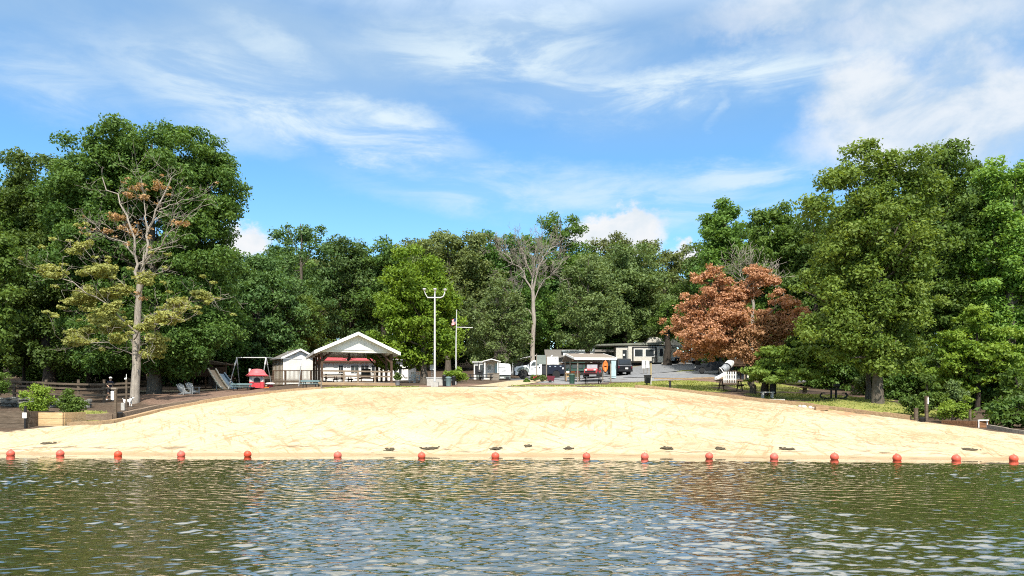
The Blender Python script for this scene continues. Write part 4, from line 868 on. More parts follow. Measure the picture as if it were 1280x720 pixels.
def person():
    D = 55.6; px = 137.5; t = thing('person', (X(px, D), D, gz(X(px, D), D)), 'person in navy shirt, dark shorts and white cap walking behind the rail fence', 'person', rz=R(-28))
    # walking towards +x, body frame: x forward, y left, z up
    J = {'pelvis': (0,0,.93,(.13,.10)), 'waist': (.01,0,1.08,(.125,.09)), 'chest': (.03,0,1.30,(.155,.105)), 'neckbase': (.04,0,1.46,(.075,.07)), 'neck': (.055,0,1.52,(.055,.055)), 'jaw': (.075,0,1.585,(.07,.075)), 'head': (.07,0,1.665,(.085,.095)), 'crown': (.06,0,1.74,(.06,.065)),
         'sl': (.03,.17,1.42,.058), 'el': (-.07,.235,1.15,.043), 'wl': (.03,.25,.92,.030), 'hl': (.055,.25,.86,.032), 'sr': (.03,-.17,1.42,.058), 'er': (.02,-.235,1.15,.043), 'wr': (.21,-.22,1.0,.030), 'hr': (.26,-.215,.975,.032),
         'hipl': (.0,.09,.88,.085), 'kl': (.17,.095,.52,.058), 'al': (.10,.095,.10,.038), 'tl': (.22,.10,.04,.034), 'hipr': (0,-.09,.88,.085), 'kr': (-.05,-.095,.50,.058), 'ar': (-.24,-.095,.13,.038), 'tr': (-.14,-.10,.04,.034)}
    E = [('pelvis','waist'),('waist','chest'),('chest','neckbase'),('neckbase','neck'),('neck','jaw'),('jaw','head'),('head','crown'),('chest','sl'),('sl','el'),('el','wl'),('wl','hl'),('chest','sr'),('sr','er'),('er','wr'),('wr','hr'),('pelvis','hipl'),('hipl','kl'),('kl','al'),('al','tl'),('pelvis','hipr'),('hipr','kr'),('kr','ar'),('ar','tr')]
    body = skin_body('body', J, E, M['skin'], t)
    # face and fingers join the one body mesh
    b = MB(); b.ball((.165,0,1.635), (.022,.014,.024), 8, 6); b.ball((.155,0,1.59), (.012,.028,.008), 8, 5)
    for s in (-1, 1): b.ball((.07, s*.088, 1.645), (.022,.012,.034), 8, 6)
    for hx, hy, hz, dx in ((.06,.25,.85,.35),(.275,-.215,.965,.8)):
        for k, (oy, ln) in enumerate(((-.024,.075),(-.008,.085),(.008,.08),(.024,.062))):
            b.tube([(hx, hy+oy, hz), (hx+.03*dx, hy+oy, hz-ln*.5), (hx+.015*dx-.01, hy+oy, hz-ln)], [.0095,.0085,.007], 6)
        b.tube([(hx+.01, hy, hz+.03), (hx+.045, hy, hz), (hx+.05, hy, hz-.035)], [.011,.010,.008], 6)
    me = body.data; import bmesh; bm = bmesh.new(); bm.from_mesh(me); tmp = bpy.data.meshes.new('t'); tmp.from_pydata(b.v, [], b.f); bm.from_mesh(tmp); bm.to_mesh(me); bm.free(); bpy.data.meshes.remove(tmp)
    ex = MB(); [ex.ball((.152, s*.034, 1.655), (.010,.013,.009), 8, 6) for s in (-1, 1)]; ex.build('eyes', M['black'], t, True)
    S = {'pelvis': (0,0,.95,(.155,.125)), 'waist': (.01,0,1.08,(.15,.112)), 'chest': (.03,0,1.30,(.175,.125)), 'top': (.04,0,1.45,(.10,.085)), 'sl': (.03,.18,1.42,.078), 'el': (-.035,.225,1.25,.066), 'sr': (.03,-.18,1.42,.078), 'er': (.025,-.225,1.25,.066)}
    skin_body('shirt', S, [('pelvis','waist'),('waist','chest'),('chest','top'),('chest','sl'),('sl','el'),('chest','sr'),('sr','er')], M['navycloth'], t)
    S = {'pelvis': (0,0,.94,(.15,.12)), 'hipl': (.01,.092,.86,.105), 'kl': (.135,.095,.60,.088), 'hipr': (0,-.092,.86,.105), 'kr': (-.04,-.095,.58,.088)}
    skin_body('shorts', S, [('pelvis','hipl'),('hipl','kl'),('pelvis','hipr'),('hipr','kr')], M['shorts'], t)
    b = MB(); b.ball((.06,0,1.705), (.108,.098,.085), 14, 10); b.box((.17,0,1.70), (.10,.14,.014), ry=.2); b.build('cap', M['whitecloth'], t, True)
    for ax, ay, an in ((.16,.10,0),(-.19,-.10,-.35)):
        b = MB(); b.ball((ax,ay,.045 if an == 0 else .06), (.14,.05,.05), 12, 8); b.build('shoe', M['whitecloth'], t, True)
person()
def dog():
    D = 52.2; px = 160; t = thing('dog', (X(px, D), D, Zr(508.5, D)), 'white dog with dark ears standing at the foot of the half dead tree', 'dog', rz=R(-14)); 
    J = {'loin': (-.16,0,.42,(.095,.11)), 'rib': (.06,0,.42,(.115,.145)), 'shoulder': (.22,0,.45,(.10,.12)), 'neck': (.33,0,.56,.075), 'head': (.40,0,.64,.072), 'muzzle': (.50,0,.61,.042), 'nose': (.55,0,.60,.030), 'rump': (-.28,0,.43,(.085,.095)), 'tail1': (-.38,0,.50,.025), 'tail2': (-.46,0,.60,.018)}
    E = [('loin','rib'),('rib','shoulder'),('shoulder','neck'),('neck','head'),('head','muzzle'),('muzzle','nose'),('loin','rump'),('rump','tail1'),('tail1','tail2')]
    for s, n in ((1,'l'),(-1,'r')):
        J['fs'+n] = (.22,s*.075,.34,.052); J['fe'+n] = (.20,s*.08,.22,.032); J['fw'+n] = (.225,s*.08,.10,.024); J['fp'+n] = (.25,s*.08,.02,.028); E += [('shoulder','fs'+n),('fs'+n,'fe'+n),('fe'+n,'fw'+n),('fw'+n,'fp'+n)]
        J['ht'+n] = (-.24,s*.08,.35,.066); J['hk'+n] = (-.17,s*.085,.25,.042); J['hh'+n] = (-.29,s*.085,.14,.024); J['hp'+n] = (-.27,s*.085,.02,.028); E += [('rump','ht'+n),('ht'+n,'hk'+n),('hk'+n,'hh'+n),('hh'+n,'hp'+n)]
    skin_body('body', J, E, M['fur'], t)
    for s in (-1, 1): MB().ball((.37, s*.075, .66), (.035,.018,.06), 8, 6).build('ear', M['darkfur'], t, True)
    MB().ball((.572,0,.61), .018, 8, 6).build('nose', M['darkfur'], t, True)
    for s in (-1, 1): MB().ball((.455, s*.045, .665), .011, 6, 5).build('eye', M['darkfur'], t, True)
dog()

# reclining wooden-style chairs
def lounge_chair():
    t = thing('lounge_chair', (0,0,0), '', 'chair', 'grey lounge chairs on the wood chips')
    b = MB()
    for k in range(5): b.box((-.08+.13*k, 0, .36-.045*k+.0), (.11, .56, .03), ry=.32)
    b.build('seat', M['greychair'], t)
    b = MB()
    for k in range(5): b.bar((-.12, -.22+.11*k, .34), (-.50, (-.22+.11*k)*1.25, .98-.05*abs(k-2)), .10, .03)
    b.box((-.33,0,.66), (.04,.54,.07), ry=-.5); b.build('backrest', M['greychair'], t)
    for s in (-1, 1):
        MB().box((.10, s*.36, .58), (.72, .14, .03)).build('armrest', M['greychair'], t)
        MB().bar((.42, s*.31, 0), (.42, s*.31, .57), .10, .04).build('leg', M['greychair'], t); MB().bar((.46, s*.27, .26), (-.48, s*.27, .03), .04, .12).build('leg', M['greychair'], t)
    return t
c = lounge_chair(); c.location = (X(229.5, 59), 59, Zr(494.5, 59)); c.rotation_euler = (0,0,R(-32)); c['label'] = 'grey lounge chair, the left of the pair on the wood chips'
c2 = copy_tree(c); c2.location = (X(240.5, 59.6), 59.6, Zr(493, 59.6)); c2['label'] = 'grey lounge chair, the right of the pair on the wood chips'
# playground: play tower with two slides
def slide(px0, row0, px1, row1, D, w, mt, sidem, label, dy):
    p0 = Vector((X(px0, D), D+dy, Zr(row0, D))); p1 = Vector((X(px1, D-.8), D-.8, Zr(row1, D-.8))); t = thing('playground_slide', p1, label, 'slide')
    n = 12; pr = []
    for i in range(n+1):
        s = i/n; p = p0 + (p1-p0)*s; p.z = p1.z + (p0.z-p1.z)*(1-s)**1.25*(1) + .12*(s > .85)*(s-.85)*4; pr.append(p - p1)
    d = (p1-p0); d.z = 0; d.normalize(); sx = Vector((d.y, -d.x, 0))
    b = MB(); v = [];
    for p in pr: v += [p-sx*w/2, p+sx*w/2, p+sx*w/2-Vector((0,0,.05)), p-sx*w/2-Vector((0,0,.05))]
    b.add(v, [(i*4+k, i*4+4+k, i*4+4+(k+1)%4, i*4+(k+1)%4) for i in range(n) for k in range(4)] + [(0,1,2,3), (4*n,4*n+3,4*n+2,4*n+1)]); b.build('chute', mt, t, True)
    for s in (-1, 1):
        b = MB(); b.tube([tuple(p+sx*s*w/2+Vector((0,0,.10))) for p in pr], .09, 6); b.build('side_rail', sidem, t, True)
    MB().bar(pr[4]-Vector((0,0,.05)), (pr[4].x, pr[4].y, -.05), .08).build('support', M['galv'], t)
slide(262,462,283,487.5,66, .75, M['tan'], M['beige'], 'tan playground slide with pale side rails, the left of two slides', .5)
slide(273.5,467,293,486.5,67.5, .7, M['bluegrey'], M['bluegrey'], 'blue grey playground slide right of the tan slide', .5)
t = thing('play_tower', at(257, 69), 'dark wooden play tower with a low roof shaded by trees', 'play tower'); b = MB()
for ix in (-1.9, 0, 1.9):
    for iy in (0, 1.6): MB().box((ix, iy, 1.2), (.12,.12,2.6)).build('post', M['brown'], t)
MB().box((0,.8,1.25), (4.0,1.8,.10)).build('platform', M['brown'], t); MB().prism([(-2.2,2.35),(0,2.75),(2.2,2.35),(2.2,2.28),(-2.2,2.28)], -.2, 1.8).build('roof', M['dark_wood'], t)
for k in range(2): MB().box((-.95+1.9*k, -.02, 1.72), (1.75,.05,.75)).build('rail_panel', M['brown'], t)
MB().box((1.0, .2, .55), (.7,.5,1.0)).build('bin_panel', M['charcoal'], t)
# swing set
def swing_set():
    D = 64; t = thing('swing_set', (X(315, D), D, Zr(485.5, D)), 'pale metal swing set over the red playhouse with a long top bar', 'swing set')
    x = lambda p: X(p, D)-t.location[0]; z = lambda r_: Zr(r_, D)-t.location[2]
    MB().cyl((x(295.5), 0, z(447)), (x(333), 0, z(447)), .045, 10).build('top_bar', M['polewhite'], t); MB().cyl((x(332), 0, z(447.2)), (x(371), 1.6, z(448)), .03, 8).build('extension_bar', M['galv'], t)
    for p0, p1, dy in ((296,291.5,-1.1),(296,293,1.3),(332.5,331.5,-1.1),(332.5,334.5,1.3),(370,374,-.2)):
        top = (x(p0), 1.6 if p0 == 370 else 0, z(447.5 if p0 != 370 else 449)); mid = [top[i]+((x(p1), dy, z(486))[i]-top[i])*.22 for i in range(3)]
        MB().cyl(mid, (x(p1), dy, z(486.5)), .04, 8).build('leg', M['greychair'], t); MB().cyl(top, mid, .06, 8).build('leg_collar', M['polewhite'], t)
swing_set()
# red playhouse
t = thing('playhouse', (X(321.5, 62.5), 62.5, Zr(485.5, 62.5)), 'small white walled plastic playhouse with a faded red mushroom shaped roof', 'playhouse', rz=.2)
M['playwall'] = mat('cream_plastic', (.66,.56,.52), .5); M['pinkred'] = mat('faded_pink_red_plastic', (.56,.12,.13), .5)
b = MB(); b.box((0,0,.28), (1.15,1.0,.55)); b.build('skirt', M['red'], t)
b = MB(); b.box((0,0,.82), (1.11,.96,.54)); b.build('wall', M['playwall'], t)
b = MB(); b.lathe([(.88,1.02),(.90,1.10),(.74,1.22),(.66,1.36),(.56,1.52),(.36,1.62),(.0,1.66)], n=20); b.build('roof', M['pinkred'], t, True)
b = MB(); b.lathe([(.80,1.00),(.93,1.05),(.93,1.09),(.80,1.13)], n=20); b.build('roof_brim', M['red'], t, True)
pr = [(-.26,.0),(.26,.0),(.26,.62)]+[(.26*math.cos(a), .62+.24*math.sin(a)) for a in (.5,1.0,1.57,2.1,2.6)]+[(-.26,.62)]
MB().prism(pr, -.53, -.46, c=(.05,0,.05)).build('doorway', M['black'], t); MB().box((.05,-.555,.25), (.5,.03,.44)).build('half_door', M['red'], t)
for s in (-1, 1): MB().box((s*.44-.02,-.49,.84), (.16,.05,.28)).build('window', M['inkgrey'], t)
MB().box((-.58,0,1.35), (.16,.2,.62)).build('chimney', M['playwall'], t)
MB().prism([(.62,-.28),(.98,-.28),(.98,.05),(.62,.05)], 0, .12, 'xy').build('step', M['orange'], t)
t = thing('toy_table', (X(337.5, 64.5), 64.5, Zr(483.5, 64.5)), 'low pale pink round toy table right of the playhouse', 'toy'); MB().lathe([(.40,.18),(.44,.24),(.30,.36),(.0,.38)], n=16).build('top', M['playwall'], t, True); MB().lathe([(.26,0),(.22,.18)], n=12).build('base', M['red'], t)
# park benches / picnic tables
def picnic_table(L=1.9, mt=None, seatm=None, legm=None, label='', loc=(0,0,0), rz=0, group=None, sc=1.0):
    mt = mt or M['grey_wood']; legm = legm or mt; t = thing('picnic_table', loc, label, 'picnic table', group, rz, (sc, sc, sc))
    b = MB()
    for k in range(5): b.box((0, -.30+.15*k, .75), (L,.135,.045))
    b.build('tabletop', mt, t)
    for s in (-1, 1):
        b = MB(); b.box((0, s*.62, .45), (L,.14,.04)); b.box((0, s*.77, .45), (L,.12,.04)); b.build('bench_seat', seatm or mt, t)
    for s in (-1, 1):
        for q in (-1, 1): MB().bar((s*L*.36, q*.26, .73), (s*L*.36, q*.66, 0), .06, .10).build('leg', legm, t)
        MB().bar((s*L*.36+.05, -.80, .40), (s*L*.36+.05, .80, .40), .05, .10).build('crossbeam', legm, t)
    return t
def mesh_bench(px, row, D, rz, label, L=1.8):
    t = thing('picnic_bench', (X(px, D), D, Zr(row, D)), label, 'bench', rz=rz)
    MB().box((0,0,.72), (L,.72,.05)).build('tabletop', M['teal'], t); MB().box((0,-.37,.66), (L,.03,.16)).build('table_apron', M['teal'], t)
    for s in (-1, 1):
        MB().box((0,s*.70,.44), (L,.26,.05)).build('bench_seat', M['teal'], t)
        b = MB(); b.tube([(s*L*.33,-.75,.02),(s*L*.33,-.70,.40),(s*L*.33,-.3,.55),(s*L*.33,0,.68),(s*L*.33,.3,.55),(s*L*.33,.70,.40),(s*L*.33,.75,.02)], .035, 6); b.build('leg_frame', M['black'], t, True)
mesh_bench(303, 490.5, 61, R(8), 'grey green mesh picnic bench in front of the slides and playhouse', 1.7)
mesh_bench(388.5, 487, 58.5, R(6), 'grey green mesh picnic bench between the deck and the sand', 1.45)
t = thing('thin_post', (X(401.5, 56.2), 56.2, Zr(491, 56.2)), 'thin brown post with a short raking brace standing at the sand edge before the pavilion', 'post')
MB().box((0,0,.5), (.07,.07,1.3)).build('shaft', M['grey_wood'], t); MB().bar((0,0,.35), (.22,-.25,-.12), .05).build('brace', M['grey_wood'], t)

# ------------------------------------------------------------------ shed, deck, pavilion, white building
def gable_house(name, label, loc, rz, Wd, Ln, h, rise, wallm, roofm, trimm, over=.25, cat='building', sidem=None):
    """gable faces -y; ridge runs along +y"""
    t = thing(name, loc, label, cat, rz=rz)
    b = MB(); b.prism([(-Wd/2,-.4),(Wd/2,-.4),(Wd/2,h),(0,h+rise),(-Wd/2,h)], 0, Ln); b.build('wall', wallm, t)
    for s in (-1, 1):
        k = rise/(Wd/2); e = Wd/2+over
        MB().prism([(0, h+rise+.02),(s*e, h-over*k+.02),(s*e, h-over*k+.12),(0, h+rise+.14)], -over, Ln+over).build('roof', roofm, t)
        MB().prism([(0, h+rise-.03),(s*(e+.01), h-over*k-.06),(s*(e+.01), h-over*k+.14),(0, h+rise+.16)], -over-.05, -over-.003).build('fascia', trimm, t)
    return t
D = 72; ang = R(33); loc = (X(354, D), D, Zr(478.5, D)); w_ = 3.25
t = gable_house('shed', 'white lap sided shed with grey boarded side wall left of the pavilion', (loc[0]+w_/2*math.cos(ang), loc[1]+w_/2*math.sin(ang), loc[2]), ang, w_, 3.8, 2.45, .78, M['siding'], M['shingle'], M['trim'])
for k in range(8): MB().box((-w_/2-.02, .22+.48*k, 1.05), (.04,.20,2.5)).build('side_board', M['vboard'], t)
for k in range(0): MB().box((-w_/2-.015, .46+.48*k, 1.05), (.03,.26,2.5)).build('side_board', M['grey_wood'], t)
for s in (-1, 1): MB().box((s*(w_/2-.04), -.02, 1.05), (.10,.04,2.6)).build('corner_trim', M['trim'], t)
MB().cyl((-1.1,.4,2.75), (-1.1,.4,3.15), .05, 8).build('vent_pipe', M['galv'], t)
# deck with railing
D = 68.2; x0, x1 = X(340.5, D), X(404.5, D); z0 = Zr(480.5, D); t = thing('deck', ((x0+x1)/2, D, z0), 'brown wooden deck with a thin baluster railing in front of the white shed', 'deck'); hw = (x1-x0)/2
MB().box((0,1.6,.32), (2*hw,3.4,.10)).build('floor', M['brown'], t); MB().box((0,-.12,.27), (2*hw,.05,.22)).build('skirt_board', M['dark_wood'], t)
for k, px in enumerate((342,357,376,389,403)): MB().box((X(px, D)-t.location[0], -.05, .62), (.13 if px != 376 else .2,.13,1.35 if px != 376 else 1.45)).build('post', M['brown'], t)
MB().box((0,-.05,1.28), (2*hw,.14,.06)).build('top_rail', M['brown'], t); MB().box((0,-.05,.48), (2*hw,.06,.06)).build('bottom_rail', M['brown'], t)
for k in range(38): MB().box((-hw+.15+(2*hw-.3)*k/37, -.05, .88), (.03,.03,.76)).build('baluster', M['grey_wood'], t)
# pavilion
def pavilion():
    D = 63.0; ang = R(20); W_, L_ = 6.15, 7.6; ox, oy = X(401, D), D; z0 = Zr(481.5, D); c, s = math.cos(ang), math.sin(ang)
    t = thing('pavilion', (ox+W_/2*c, oy+W_/2*s, z0), 'open pavilion with white gable front and brown posts', 'pavilion', rz=ang)
    hb = Zr(438.2, D)-z0; h = hb+.10; rise = Zr(417.3, 64.4)-z0-h-.05; hw = W_/2
    MB().box((0,L_/2,.12), (W_+.5,L_+.4,.30)).build('floor', M['concrete'], t); MB().box((0,-.25,.12), (W_+.5,.06,.26)).build('floor_edge', M['tan_wood'], t)
    for sd in (-1, 1):
        for k in range(4):
            y = .1+(L_-.2)*k/3; MB().box((sd*(hw-.09), y, hb/2+.1), (.19,.19,hb)).build('post', M['brown'], t)
            MB().bar((sd*(hw-.1), y, hb-.95), (sd*(hw-1.05), y, hb+.02), .11, .13).build('brace', M['brown'], t)
            if k < 3: MB().bar((sd*(hw-.09), y+.1, hb-.8), (sd*(hw-.09), y+.85, hb+.02), .10, .12).build('brace', M['brown'], t)
        MB().box((sd*(hw-.09), L_/2, hb-.05), (.2,L_,.20)).build('side_beam', M['cream'], t)
    for y in (.02, L_-.02): MB().box((0, y, hb), (W_,.16,.20)).build('tie_beam', M['cream'], t)
    for y in (-.08, L_+.08):
        MB().prism([(-hw-.05,h),(hw+.05,h),(0,h+rise-.05)], y-.03, y+.03).build('gable', M['gablewhite'], t)
    ov = .55; k = rise/hw; e = hw+ov
    for sd in (-1, 1):
        MB().prism([(0,h+rise),(sd*e,h-ov*k),(sd*e,h-ov*k+.10),(0,h+rise+.11)], -.62, L_+.62).build('roof', M['shingle'], t)
        MB().prism([(0,h+rise-.02),(sd*e,h-ov*k-.02),(sd*e,h-ov*k-.004),(0,h+rise-.004)], -.60, L_+.60).build('soffit', M['white'], t)
        for y in (-.66, L_+.624): MB().prism([(0,h+rise-.14),(sd*(e+.02),h-ov*k-.16),(sd*(e+.02),h-ov*k+.13),(0,h+rise+.14)], y, y+.036).build('fascia', M['trim'], t)
        MB().box((sd*(e+.02), L_/2, h-ov*k+.0), (.05,L_+1.2,.24)).build('gutter', M['trim'], t)
    MB().box((0,L_/2,h-.03), (W_-.2,L_-.2,.04)).build('ceiling', M['white'], t)
    for y in (-.05,):
        for zz in (.55, .98): MB().box((0, y, zz+.25), (W_-.3,.06,.13)).build('rail', M['tan_rail'], t)
        for xx in (-1.15, .05, 1.5): MB().box((xx, y, .62), (.13,.10,1.25)).build('rail_post', M['tan_rail'], t)
    for yy in (1.6, 3.9):
        f = MB(); f.cyl((-.45 if yy < 2 else -.25, yy, h-.05), (-.45 if yy < 2 else -.25, yy, h-.52), .035, 8); fo = f.build('fan_rod', M['black'], t)
        cx = -.45 if yy < 2 else -.25; m = MB(); m.lathe([(.07,-.02),(.13,.05),(.13,.13),(.06,.2)], (cx, yy, h-.68), 12); m.build('fan_motor', M['black'], fo, True)
        for q in range(4): a = q*1.57+.4; MB().bar((cx+.12*math.cos(a), yy+.12*math.sin(a), h-.6), (cx+.62*math.cos(a), yy+.62*math.sin(a), h-.6), .13, .02).build('fan_blade', M['black'], fo)
    MB().box((1.85, L_-.5, 1.35), (.9,.12,.9)).build('notice_board', M['charcoal'], t)
    return t
M['tan_rail'] = woodmat('tan_rail_wood', (.14,.10,.07), (.30,.23,.165)); M['gablewhite'] = sidingmat('white_gable_panel', (.78,.77,.73), .3, 0, .9)
pv = pavilion()
for i, (lx, ly, lab) in enumerate([(-1.75,2.0,'picnic table under the left half of the pavilion roof'),(1.25,2.4,'picnic table under the right half of the pavilion roof'),(-.6,5.2,'picnic table at the back of the pavilion')]):
    c, s = math.cos(R(20)), math.sin(R(20)); picnic_table(1.9, M['dark_wood'], M['brown'], M['brown'], lab, (pv.location.x+lx*c-ly*s, pv.location.y+lx*s+ly*c, pv.location.z+.27), R(20+5*i), 'picnic tables in the pavilion')
# white building with red roof
def white_building():
    D = 82; x0, x1 = X(394, D), X(488, D); z0 = Zr(478.5, D); w_ = x1-x0; t = thing('white_building', ((x0+x1)/2, D, z0), 'long white building with a red metal roof and paired windows behind the pavilion', 'building')
    x = lambda p: X(p, D)-t.location[0]; z = lambda r_: Zr(r_, D)-z0; h = z(451.5)
    MB().box((0,4,h/2-.2), (w_,8,h+.4)).build('wall', M['white'], t)
    MB().prism([(-.45,h-.08),(4,h+1.35),(8.4,h-.08),(8.4,h+.02),(4,h+1.47),(-.45,h+.04)], -w_/2-.3, w_/2+.1, 'yz').build('roof', M['red_roof'], t)
    MB().box((0,-.48,h-.05), (w_+.4,.05,.2)).build('gutter', M['brown'], t)
    def win(pa, pb, ra, rb, par):
        f = MB().box(((x(pa)+x(pb))/2,-.02,(z(ra)+z(rb))/2), (x(pb)-x(pa)+.14,.06,z(ra)-z(rb)+.16)).build('window', M['trim'], t); n = 2
        MB().box(((x(pa)+x(pb))/2-(x(pb)-x(pa))*.26,-.06,(z(ra)+z(rb))/2), ((x(pb)-x(pa))*.46,.03,z(ra)-z(rb))).build('pane', M['glass'], f)
        MB().box(((x(pa)+x(pb))/2+(x(pb)-x(pa))*.26,-.06,(z(ra)+z(rb))/2), ((x(pb)-x(pa))*.46,.03,z(ra)-z(rb))).build('pane', M['glass'], f)
    for a, b_ in ((423.5,429),(439,448.5),(451.5,461),(464.5,473.5)): win(a, b_, 456.8, 466, t)
    MB().box((x(412),-.02,z(465)), (.9,.05,2.0)).build('door', M['white'], t); MB().box((x(433),-.02,z(463.5)), (.10,.05,2.6)).build('trim_strip', M['trim'], t)
    # right wing, turned a little towards the lake
    q = MB().prism([(x(486.5),-.4),(x(511.5),-.4),(x(511.5),z(452.8)),(x(486.5),z(449.5))], -.9, 6); q.build('wing_wall', M['white'], t)
    MB().prism([(x(485),z(449.2)),(x(516.5),z(453.2)),(x(516.5),z(451.8)),(x(485),z(447.6))], -1.3, 6.4).build('wing_roof', M['whiteroof'], t)
    for a, b_ in ((494,498),(499.8,504)):
        f = MB().box(((x(a)+x(b_))/2,-.92,z(463)), (x(b_)-x(a)+.10,.05,.95)).build('window', M['trim'], t); MB().box(((x(a)+x(b_))/2,-.955,z(463)), (x(b_)-x(a)-.06,.03,.82)).build('pane', M['glass'], f)
    MB().tube([(x(505),-.98,z(468.5)),(x(507.5),-.98,z(472)),(x(511),-.98,z(472))], .03, 5).build('handrail', M['black'], t)
white_building()
t = thing('potted_plant', (X(497, 64), 64, Zr(481.5, 64)), 'dark leafy plant in a grey pot at the right corner of the pavilion', 'plant'); MB().lathe([(.18,0),(.25,.38),(.27,.40)], n=14).build('pot', M['galv'], t, True)
cm, C_ = crown_mesh('foliage', [(0,0,.75,.32,.32,.32)], np.random.default_rng(9), .16, .5, 60, .12, LF['deep']); link(bpy.data.objects.new('foliage', cm), t)
# white chairs stacked by the maple
def plastic_chair():
    t = thing('plastic_chair', (0,0,0), '', 'chair', 'white plastic chairs by the white building'); MB().box((0,0,.44), (.5,.48,.04)).build('seat', M['white'], t)
    b = MB(); [b.box((-.2+.1*k,.24,.68), (.06,.03,.44)) for k in range(5)]; b.box((0,.25,.90), (.5,.04,.07)); b.build('backrest', M['white'], t)
    for sx in (-1, 1):
        MB().box((sx*.26,0,.66), (.05,.46,.03)).build('armrest', M['white'], t)
        for sy in (-1, 1): MB().bar((sx*.23,sy*.21,.65 if sy < 0 else .44), (sx*.25,sy*.24,0), .045).build('leg', M['white'], t)
    return t
pc = plastic_chair()
for i, (px, D, dz, lab) in enumerate([(515.5,71,0,'white plastic chair left of its twin beside the white building'),(521.5,71.4,0,'white plastic chair right of its twin beside the white building'),(515.5,71.1,.28,'white plastic chair stacked on the left chair beside the white building'),(521.5,71.5,.28,'white plastic chair stacked on the right chair beside the white building')]):
    o = pc if i == 0 else copy_tree(pc); o.location = (X(px, D), D, Zr(481, D)+dz); o['label'] = lab; o.rotation_euler = (0,0,R(10 if i % 2 else -12))
# low wall, bins, light pole, flagpole
t = thing('low_wall', (X(545, 64), 64, Zr(481.5, 64)), 'low pale block wall behind the light pole base', 'wall'); MB().box((0,0,.25), (X(556,64)-X(533.5,64),.22,.72)).build('blocks', M['concrete'], t); MB().box((0,0,.63), (X(556,64)-X(533.5,64)+.1,.30,.06)).build('coping', M['whiteroof'], t)
def light_pole():
    D = 60; t = thing('light_pole', (X(543.5, D), D, Zr(483.5, D)), 'tall pale light pole with three floodlights on a concrete base', 'light pole'); z = lambda r_: Zr(r_, D)-t.location[2]; x = lambda p: X(p, D)-t.location[0]
    MB().box((0,0,z(478.5)/2-.1), (.58,.58,z(477)+.2)).build('base', M['concrete'], t); MB().tube([(0,0,z(477)),(0,0,z(420)),(0,0,z(368))], [.09,.08,.065], 10).build('pole', M['polewhite'], t, True)
    MB().tube([(x(534.3),0,z(372)),(x(551),0,z(372)),(x(554),0,z(370.5)),(x(555.5),0,z(367.5)),(x(556),0,z(364.5))], .05, 8).build('arm', M['polewhite'], t, True)
    for p, r_ in ((530.5,362.5),(543.8,362.5),(556.5,363)):
        h = MB(); h.lathe([(.03,.0),(.10,.03),(.155,.13),(.155,.16)], (x(p),-.02,z(r_)-.06), 12); ho = h.build('floodlight', M['polewhite'], t, True); MB().lathe([(.145,.16),(.09,.19),(.0,.20)], (x(p),-.02,z(r_)-.06), 12).build('lens', M['lamp'], ho, True)
        if p < 540: MB().tube([(x(534.5),0,z(372)),(x(531.5),0,z(367)),(x(p),-.02,z(363.5))], .035, 6).build('bracket', M['polewhite'], t)
    MB().tube([(0,0,z(369)),(x(543.8),0,z(363))], .05, 8).build('bracket', M['polewhite'], t)
light_pole()
t = thing('small_sign', (X(540, 70), 70, Zr(482, 70)), 'small pale sign on a thin post beside the maple trunk', 'sign'); MB().box((0,0,.9), (.06,.06,2.0)).build('post', M['galv'], t); MB().box((0,-.05,1.72), (.36,.03,.5)).build('panel', M['whiteroof'], t)
def flagpole():
    D = 66; t = thing('flagpole', (X(570, D), D, Zr(481, D)), 'white flagpole with a cross yard and a small flag hanging limp', 'flagpole'); z = lambda r_: Zr(r_, D)-t.location[2]; x = lambda p: X(p, D)-t.location[0]
    MB().tube([(0,0,-.2),(0,0,z(430)),(x(570.8),0,z(388.5))], [.07,.055,.035], 10).build('pole', M['polewhite'], t, True); MB().tube([(x(570),0,z(409)),(x(591,),-.05,z(409.8))], .035, 8).build('yard', M['polewhite'], t); MB().ball((x(570.8),0,z(388)), .06, 8, 6).build('finial', M['polewhite'], t, True)
    fx0, fz0, fz1 = -.04, z(397.5), z(405.5); g = thing('flag', (t.location.x, t.location.y, t.location.z), 'small red and white striped flag with a blue corner hanging on the flagpole', 'flag'); hh = (fz0-fz1)
    def fp(u, v): return (fx0-.34*u+.05*math.sin(v*6)*u, -.07*math.sin(u*8+v*2), fz0-hh*v*(1-.05*u)-.16*u)
    def patch(u0, u1, v0, v1, nm, mt, off=0):
        b = MB(); n = 6; vv = []
        for i in range(n+1):
            u = u0+(u1-u0)*i/n
            for v in (v0, v1):
                p = fp(u, v); vv += [(p[0], p[1]-off, p[2]), (p[0], p[1]+off+.012, p[2])]
        f = []
        for i in range(n): a = i*4; f += [(a,a+4,a+6,a+2),(a+1,a+3,a+7,a+5),(a,a+1,a+5,a+4),(a+2,a+6,a+7,a+3)]
        f += [(0,2,3,1),(n*4,n*4+1,n*4+3,n*4+2)]; b.add(vv, f); return b.build(nm, mt, g)
    for k in range(13): patch(0 if k > 6 else .42, 1, k/13, (k+1)/13, 'stripe', M['flag_red'] if k % 2 == 0 else M['flag_white'])
    patch(0, .42, 0, 7/13, 'canton', M['flag_blue'])
flagpole()
bin_(560.5, 482.5, 62, .72, .24, M['teal'], 'grey litter bin between the light pole and the yellow green shrub'); bin_(567, 482.5, 63, .8, .17, M['black'], 'narrow black litter bin just left of the flagpole', True)
bin_(555.3, 482, 62.5, .85, .16, M['black'], 'narrow black bin at the right end of the low block wall', True)
shrub('leafy_shrub', 'bright yellow green arching shrub at the foot of the flagpole', 571, 481, 64, [(571,471,9,5),(563,469,6,4.5),(578,471,5.5,6),(571,466,6,4),(575,464,4,3.5)], LF['lime'], 504, .32, 90, .15)
